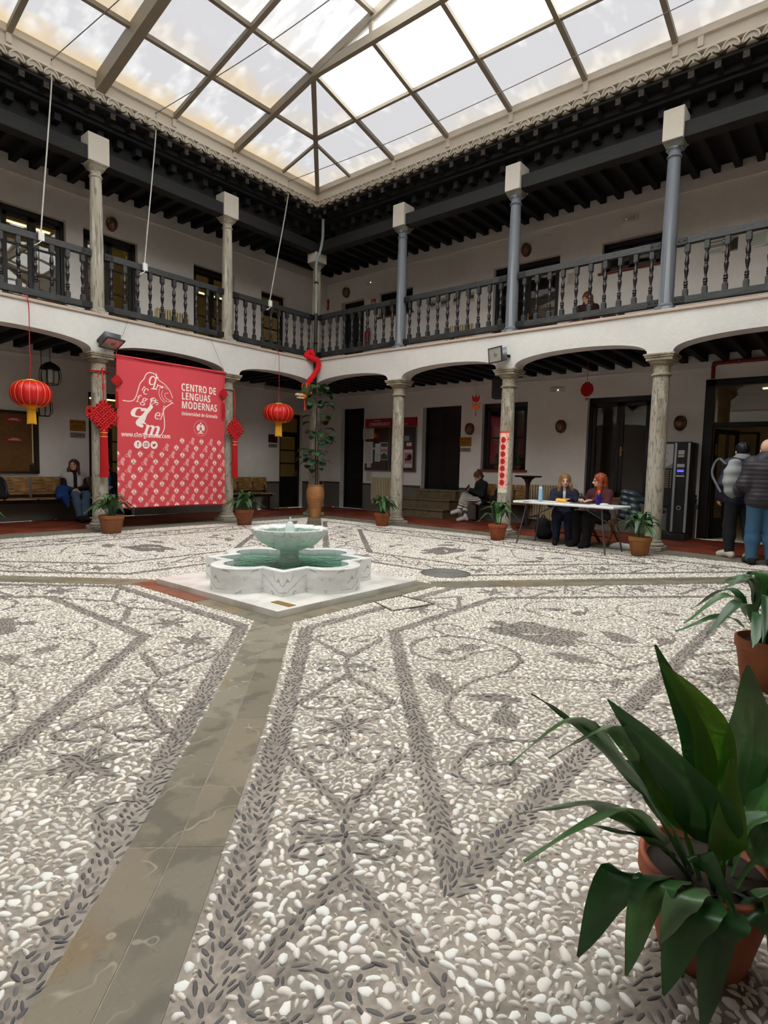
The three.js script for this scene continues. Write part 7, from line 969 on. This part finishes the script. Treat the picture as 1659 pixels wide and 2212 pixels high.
// ---------- vending machine ----------
{
  const t = thing('vending_machine', 'dark coffee vending machine with silver strips and a blue display behind a column', 'vending machine', [7.76, 0, -2.22], 0.02), W = 0.7, D = 0.7, H = 1.86, f = D / 2, dk = std({ color: col(40, 40, 43), roughness: 0.4 }), sv = std({ color: col(176, 180, 186), metalness: 0.7, roughness: 0.35 });
  part(t, 'cabinet', bx(-W / 2, W / 2, 0.12, H, -f, f - 0.03, 0.015), dk); part(t, 'plinth', bx(-W / 2 + 0.01, W / 2 - 0.01, 0, 0.13, -f + 0.02, f - 0.01, 0.01), M.black); part(t, 'door', bx(-W / 2 + 0.005, W / 2 - 0.005, 0.14, H - 0.01, f - 0.03, f, 0.012), std({ color: col(30, 30, 33), roughness: 0.3 }));
  for (const x of [0.075, 0.3]) part(t, 'silver_strip', bx(x, x + 0.045, 0.16, H - 0.02, f - 0.005, f + 0.014, 0.008), sv);
  const W2 = 0.5, lp = part(t, 'light_panel', bx(-0.33, 0.06, 1.36, 1.82, f - 0.002, f + 0.008, 0.006), std({ roughness: 0.4, map: canvasTex(256, 300, (g, w, h) => { g.fillStyle = '#b6babc'; g.fillRect(0, 0, w, h); g.fillStyle = '#7c8286'; for (const y of [100, 112, 190, 202, 214, 226]) g.fillRect(100, y, 110 - (y % 3) * 14, 5); g.beginPath(); g.moveTo(150, 300); g.lineTo(256, 240); g.lineTo(256, 300); g.fill(); }) })); { const p = lp.geometry.attributes.position, uv = lp.geometry.attributes.uv; for (let i = 0; i < p.count; i++) uv.setXY(i, clamp((p.getX(i) + 0.33) / 0.39, 0, 1), clamp((p.getY(i) - 1.36) / 0.46, 0, 1)); }
  for (let i = 0; i < 8; i++) { part(t, 'drink_label', bx(-0.15, 0.0, 1.295 - i * 0.044, 1.333 - i * 0.044, f, f + 0.006, 0.002), std({ color: col(116, 92, 72), roughness: 0.5 })); for (const x of [-0.19, 0.035]) part(t, 'button', new THREE.CylinderGeometry(0.012, 0.012, 0.012, 12).rotateX(PI / 2).translate(x, 1.314 - i * 0.044, f + 0.004), sv); }
  part(t, 'coin_slot', merge(bx(0.14, 0.25, 1.62, 1.7, f, f + 0.012, 0.004), bx(0.14, 0.25, 1.57, 1.61, f, f + 0.02, 0.004)), std({ color: col(196, 192, 180), roughness: 0.4 })); part(t, 'price_card', bx(0.13, 0.26, 1.385, 1.445, f, f + 0.006, 0.002), std({ color: col(190, 188, 182), roughness: 0.6 }));
  part(t, 'display_panel', bx(0.125, 0.265, 1.24, 1.375, f, f + 0.006, 0.003), std({ color: col(36, 28, 96), roughness: 0.3 })); part(t, 'display_screen', bx(0.14, 0.25, 1.295, 1.335, f + 0.004, f + 0.009), std({ color: col(40, 40, 120), emissive: col(120, 120, 255), emissiveIntensity: 0.9 })); for (const x of [0.155, 0.235]) part(t, 'button', new THREE.SphereGeometry(0.008, 8, 6).translate(x, 1.26, f + 0.006), sv); part(t, 'tray_lip', bx(0.125, 0.27, 1.205, 1.23, f, f + 0.03, 0.008), M.white);
  part(t, 'cup_bay', merge(bx(-0.28, 0.02, 0.66, 0.92, f, f + 0.004), bx(-0.28, 0.02, 0.64, 0.665, f, f + 0.03, 0.006)), M.black); part(t, 'lock', new THREE.TorusGeometry(0.035, 0.007, 8, 24).translate(0.2, 0.62, f + 0.006), sv);
  const s = new THREE.Shape(); s.moveTo(-0.14, 0.5); s.lineTo(-0.02, 0.5); s.quadraticCurveTo(-0.04, 0.42, -0.13, 0.38); s.quadraticCurveTo(-0.06, 0.44, -0.085, 0.475); s.quadraticCurveTo(-0.11, 0.48, -0.14, 0.46); part(t, 'emblem', extrude(s, 0.004, 0, 8).translate(0, 0.04, f), std({ color: col(214, 214, 214), roughness: 0.4 })); part(t, 'lower_panel', bx(-0.3, -0.0, 0.18, 0.6, f - 0.002, f + 0.002), std({ color: col(84, 86, 90), roughness: 0.5 }));
  const c = thing('wall_socket', 'dark socket box with a short cable on the wall right of the vending machine', 'socket', [8.1, 0.62, -2.57], 0); part(c, 'box', box(0.1, 0.09, 0.05, 0, 0, 0, 0.008), std({ color: col(96, 94, 90), roughness: 0.6 })); part(c, 'cable', tube([[0, 0.05, 0.02], [0.02, 0.16, 0.03], [0.0, 0.2, 0.01]], 0.008, 12, 6), M.black); part(c, 'plug', new THREE.SphereGeometry(0.03, 10, 8).translate(0.0, 0.21, 0), M.black);
}
// ---------- plants ----------
T.leaf = tex(256, (u, v) => { const s = vnoise(u * 40, v * 2, 40, 401), n = fbm(u, v, 4, 3, 403); return [255 * (0.72 + 0.3 * s), 255 * (0.78 + 0.24 * n), 255 * (0.7 + 0.25 * s)]; });
const leafMats = [[66, 112, 64], [82, 128, 72], [54, 96, 56], [122, 154, 116], [104, 152, 48]].map((c) => phys({ color: col(...c), map: T.leaf, roughness: 0.38, transmission: 0.25, thickness: 0, side: THREE.DoubleSide }));
const soil = std({ color: col(40, 32, 26), roughness: 1 });
function bladeGeo(base, mid, tip, wid, side, stem = 0.3, round = 0.8) {
  const c = new THREE.CatmullRomCurve3([base, base.clone().lerp(mid, 0.5).add(V(0, base.distanceTo(mid) * 0.08, 0)), mid, tip]), n = 20, pos = [], uv = [], idx = [];
  for (let i = 0; i <= n; i++) { const t = i / n, p = c.getPoint(t), d = c.getTangent(t), s = side.clone().addScaledVector(d, -side.dot(d)).normalize(), nn = s.clone().cross(d).normalize(), b = clamp((t - stem) / (1 - stem), 0, 1), w = t < stem ? 0.006 : Math.max(0.0035, wid / 2 * Math.pow(Math.sin(PI * Math.pow(b, round)), 0.75)); for (let k = -2; k <= 2; k++) { const q = p.clone().addScaledVector(s, w * k / 2).addScaledVector(nn, w * 0.22 * Math.abs(k) / 2 + 0.004 * Math.sin(t * 22 + k * 2) * (b > 0 ? Math.abs(k) / 2 : 0)); pos.push(q.x, q.y, q.z); uv.push(k / 4 + 0.5, t); } }
  for (let i = 0; i < n; i++) for (let k = 0; k < 4; k++) { const a = i * 5 + k, b = a + 5; idx.push(a, b, a + 1, b, b + 1, a + 1); }
  const g = new THREE.BufferGeometry(); g.setAttribute('position', new THREE.Float32BufferAttribute(pos, 3)); g.setAttribute('uv', new THREE.Float32BufferAttribute(uv, 2)); g.setIndex(idx); g.computeVertexNormals(); return g;
}
function pot(t, R, r, h, c) {
  part(t, 'pot', lathe([[0.001, 0], [r, 0], [lerp(r, R, 0.78), h * 0.78], [R * 0.97, h * 0.79], [R, h * 0.81], [R, h * 0.98], [R * 0.97, h], [R * 0.9, h], [R * 0.88, h * 0.86], [0.001, h * 0.86]], 36), std({ color: col(...c), map: T.clay, roughness: 0.85 }));
  part(t, 'soil', new THREE.CircleGeometry(R * 0.89, 24).rotateX(-PI / 2).translate(0, h * 0.88, 0), soil);
}
function aspidistra(label, x, z, R, r, h, n, seed, c, size = 1) {
  const t = thing('potted_plant', label, 'plant', [x, 0, z]), q = rng(seed); pot(t, R, r, h, c);
  for (let i = 0; i < n; i++) { const a = 2 * PI * i / n * 2.4 + q() * 0.6, out = (0.14 + 0.26 * q()) * size, up = (0.42 - out * 0.75 + 0.1 * q()) * size, dx = Math.cos(a), dz = Math.sin(a), B = V(dx * 0.05, h * 0.88, dz * 0.05), m = V(dx * out * 0.6, h + up, dz * out * 0.6), e = V(dx * out * 1.25, h + up * (out > 0.28 * size ? 0.25 : 0.85), dz * out * 1.25); part(t, 'leaf', bladeGeo(B, m, e, 0.075 + 0.035 * q(), V(-dz, 0, dx)), leafMats[Math.floor(q() * 4)]); }
  return t;
}
aspidistra('potted aspidistra at the foot of the column left of the red banner', 0.68, 5.4, 0.205, 0.15, 0.32, 26, 3, [168, 112, 76]);
aspidistra('potted aspidistra at the right foot of the red banner, left of the tall jar', 0.9, 2.78, 0.195, 0.135, 0.32, 22, 5, [156, 100, 68]);
aspidistra('potted aspidistra between the tall jar and the steps, beside a column', 2.78, 0.62, 0.17, 0.125, 0.28, 22, 8, [172, 104, 66]);
aspidistra('potted aspidistra in an orange pot left of the white table', 5.63, 0.78, 0.17, 0.115, 0.29, 18, 11, [186, 104, 66]);
aspidistra('potted aspidistra in front of the column right of the white table', 8.06, 0.78, 0.17, 0.115, 0.29, 24, 14, [176, 122, 72]);
aspidistra('potted aspidistra cut by the left edge of the picture', 0.55, 7.32, 0.19, 0.14, 0.3, 20, 17, [168, 112, 76]);
aspidistra('potted aspidistra at the right edge behind the nearest plant', 10.27, 5.96, 0.175, 0.125, 0.3, 24, 21, [168, 104, 72], 1.15);
for (const [x, l, s] of [[3.68, 'small bushy plant on the left of the window sill', 31], [4.25, 'small bushy plant on the right of the window sill', 33]]) { const t = thing('sill_plant', l, 'plant', [x, 1.26, -2.64]), q = rng(s); pot(t, 0.07, 0.05, 0.1, [120, 70, 50]); for (let i = 0; i < 26; i++) { const a = q() * 2 * PI, o = 0.06 + q() * 0.12, y = 0.12 + q() * 0.26, dx = Math.cos(a), dz = Math.sin(a) * 0.5; part(t, 'leaf', bladeGeo(V(0, 0.09, 0), V(dx * o * 0.6, y, dz * o * 0.6), V(dx * o, y * 0.85, dz * o), 0.035, V(-dz, 0.1, dx)), leafMats[i % 3]); } }
{ // the nearest plant: its leaves one by one (right, up, towards the viewer), in metres from the pot
  const t = thing('potted_plant', 'large potted aspidistra in the right foreground, nearest of all the plants', 'plant', [10.4, 0, 8.36]); pot(t, 0.165, 0.105, 0.25, [176, 104, 76]);
  const q = rng(77), L = (a, y, c) => V(a * 0.769 + c * 0.4, y, -a * 0.64 + c * 0.9), S = L(1, 0, 0).normalize(), F = L(0, 0.3, 1).normalize();
  // base right, base toward, mid(a,y,c), tip(a,y,c), width, shade, sideways lean
  const list = [[0.02, 0.05, -0.05, 0.46, 0.08, -0.29, 0.7, 0.05, 0.13, 0, 0.6], [0.03, -0.02, -0.02, 0.62, 0, -0.155, 0.78, 0.0, 0.085, 4, 0.75], [0.02, -0.04, -0.04, 0.56, -0.05, -0.16, 0.81, -0.06, 0.07, 2, 0.7], [0.06, -0.05, 0.1, 0.56, -0.06, 0.09, 0.76, -0.06, 0.13, 3, 1], [0.02, 0.08, 0.01, 0.4, 0.1, 0.01, 0.58, 0.1, 0.085, 4, 1], [0.05, 0.02, 0.14, 0.46, 0.03, 0.28, 0.6, 0.0, 0.08, 1, 0.3], [-0.03, 0, -0.27, 0.62, 0.02, -0.43, 0.54, 0.04, 0.075, 3, 0.3], [-0.03, -0.02, -0.37, 0.63, 0, -0.53, 0.5, 0.0, 0.07, 1, 0.3], [-0.04, -0.03, -0.3, 0.56, -0.03, -0.48, 0.68, -0.03, 0.035, 2, 0.2], [-0.02, 0.03, -0.15, 0.5, 0.03, -0.2, 0.57, 0.03, 0.07, 4, 0.8], [-0.04, 0.05, -0.26, 0.44, 0.08, -0.48, 0.32, 0.12, 0.1, 1, 0.4], [-0.04, 0.03, -0.3, 0.42, 0.02, -0.5, 0.38, 0.02, 0.09, 0, 0.3], [-0.04, 0.03, -0.17, 0.34, 0.04, -0.34, 0.37, 0.04, 0.04, 2, 0.3], [-0.04, 0.08, -0.24, 0.29, 0.13, -0.34, 0.11, 0.16, 0.1, 2, 0.8], [-0.03, 0.1, -0.17, 0.3, 0.16, -0.23, 0.1, 0.2, 0.085, 1, 0.8], [-0.02, 0.1, -0.11, 0.3, 0.2, -0.16, 0.2, 0.22, 0.07, 3, 0.8], [0.0, 0.12, -0.09, 0.26, 0.2, -0.15, 0.09, 0.24, 0.1, 0, 0.8], [0.01, 0.12, -0.02, 0.24, 0.21, -0.06, 0.0, 0.25, 0.1, 2, 1], [0.06, 0.1, 0.13, 0.3, 0.18, 0.12, 0.03, 0.22, 0.11, 1, 1], [0.05, 0.08, 0.14, 0.4, 0.1, 0.26, 0.34, 0.14, 0.1, 3, 0.5], [0.06, 0.05, 0.18, 0.38, 0.06, 0.3, 0.16, 0.1, 0.1, 0, 0.5], [0.04, 0.1, 0.09, 0.25, 0.19, 0.16, 0.15, 0.22, 0.08, 2, 0.8], [0.07, 0.02, 0.2, 0.3, 0.02, 0.32, 0.06, 0.06, 0.1, 2, 0.4], [0.05, -0.05, 0.17, 0.5, -0.08, 0.34, 0.46, -0.1, 0.09, 0, 0.4], [-0.04, -0.04, -0.13, 0.4, -0.12, -0.2, 0.42, -0.2, 0.08, 2, 0.6], [0.0, 0.05, 0.05, 0.38, 0.06, 0.16, 0.45, 0.1, 0.06, 1, 0.6], [0.0, 0.1, -0.06, 0.36, 0.14, 0.02, 0.25, 0.2, 0.06, 0, 0.5]];
  for (const [ba, bc, ma, my, mc, ta, ty, tc, w, m, lean] of list) { const g = bladeGeo(L(ba * 1.2, 0.22, bc * 0.7), L(ma, my, mc), L(ta, ty, tc), w * 1.15, S.clone().multiplyScalar(lean).addScaledVector(F, (1 - lean) * 1.1).add(V(0, (1 - lean) * 0.5, 0)), 0.25, 0.72); part(t, 'leaf', g, leafMats[m]); }
}
{ // the fig in its tall ridged jar
  const j = thing('clay_jar', 'tall ridged tan clay jar standing in the corner of the court', 'jar', [0.5, 0, 0.42]), P = [[0.001, 0], [0.13, 0], [0.135, 0.02], [0.15, 0.2]]; for (let i = 0; i < 10; i++) { const y = 0.24 + i * 0.034, r = lerp(0.165, 0.222, Math.sin(PI / 2 * i / 9)); P.push([r - 0.008, y], [r, y + 0.008], [r, y + 0.02], [r - 0.008, y + 0.028]); } P.push([0.218, 0.62], [0.2, 0.7], [0.175, 0.76], [0.188, 0.775], [0.188, 0.79], [0.165, 0.79], [0.16, 0.72], [0.001, 0.72]);
  part(j, 'jar', lathe(P, 36), std({ color: col(196, 142, 88), map: T.clay, roughness: 0.75 })); part(j, 'soil', new THREE.CircleGeometry(0.16, 20).rotateX(-PI / 2).translate(0, 0.725, 0), soil);
  const t = thing('fig_tree', 'tall fiddle-leaf fig with big rounded leaves growing from the clay jar', 'plant', [0.5, 0.72, 0.42]), q = rng(55); part(t, 'trunk', tube([[0, 0, 0], [0.02, 0.5, 0.02], [-0.02, 1.1, 0], [0.03, 1.7, 0.02], [0, 2.4, 0]], 0.016, 40, 8), std({ color: col(74, 62, 50), roughness: 0.9 })); part(t, 'stake', rod(V(0.03, 0, -0.03), V(0.03, 1.6, -0.03), 0.01), M.black);
  const fm = [[54, 92, 62], [74, 112, 82], [44, 80, 50], [66, 116, 50]].map((c) => phys({ color: col(...c), map: T.leaf, roughness: 0.35, transmission: 0.2, thickness: 0, side: THREE.DoubleSide }));
  for (let i = 0; i < 66; i++) { const k = i % 3, y = [0.62, 1.3, 2.15][k] + (q() - 0.5) * [0.5, 0.75, 0.6][k], a = q() * 2 * PI, dx = Math.cos(a), dz = Math.sin(a), o = 0.12 + 0.14 * q(), l = 0.17 + 0.08 * q(), ox = [-0.06, 0.08, 0.06][k] * 0.77, oz = -[-0.06, 0.08, 0.06][k] * 0.64, B = V(ox * 0.4, y, oz * 0.4), m = V(ox + dx * (o + l * 0.5), y + 0.05, oz + dz * (o + l * 0.5)), e = V(ox + dx * (o + l), y - 0.06 * q(), oz + dz * (o + l)); part(t, 'leaf', bladeGeo(B, m, e, 0.16 + 0.06 * q(), V(-dz, 0.25 * (q() - 0.5), dx), 0.35, 1.0), fm[i % 4]); }
}
renderer.render(scene, camera);
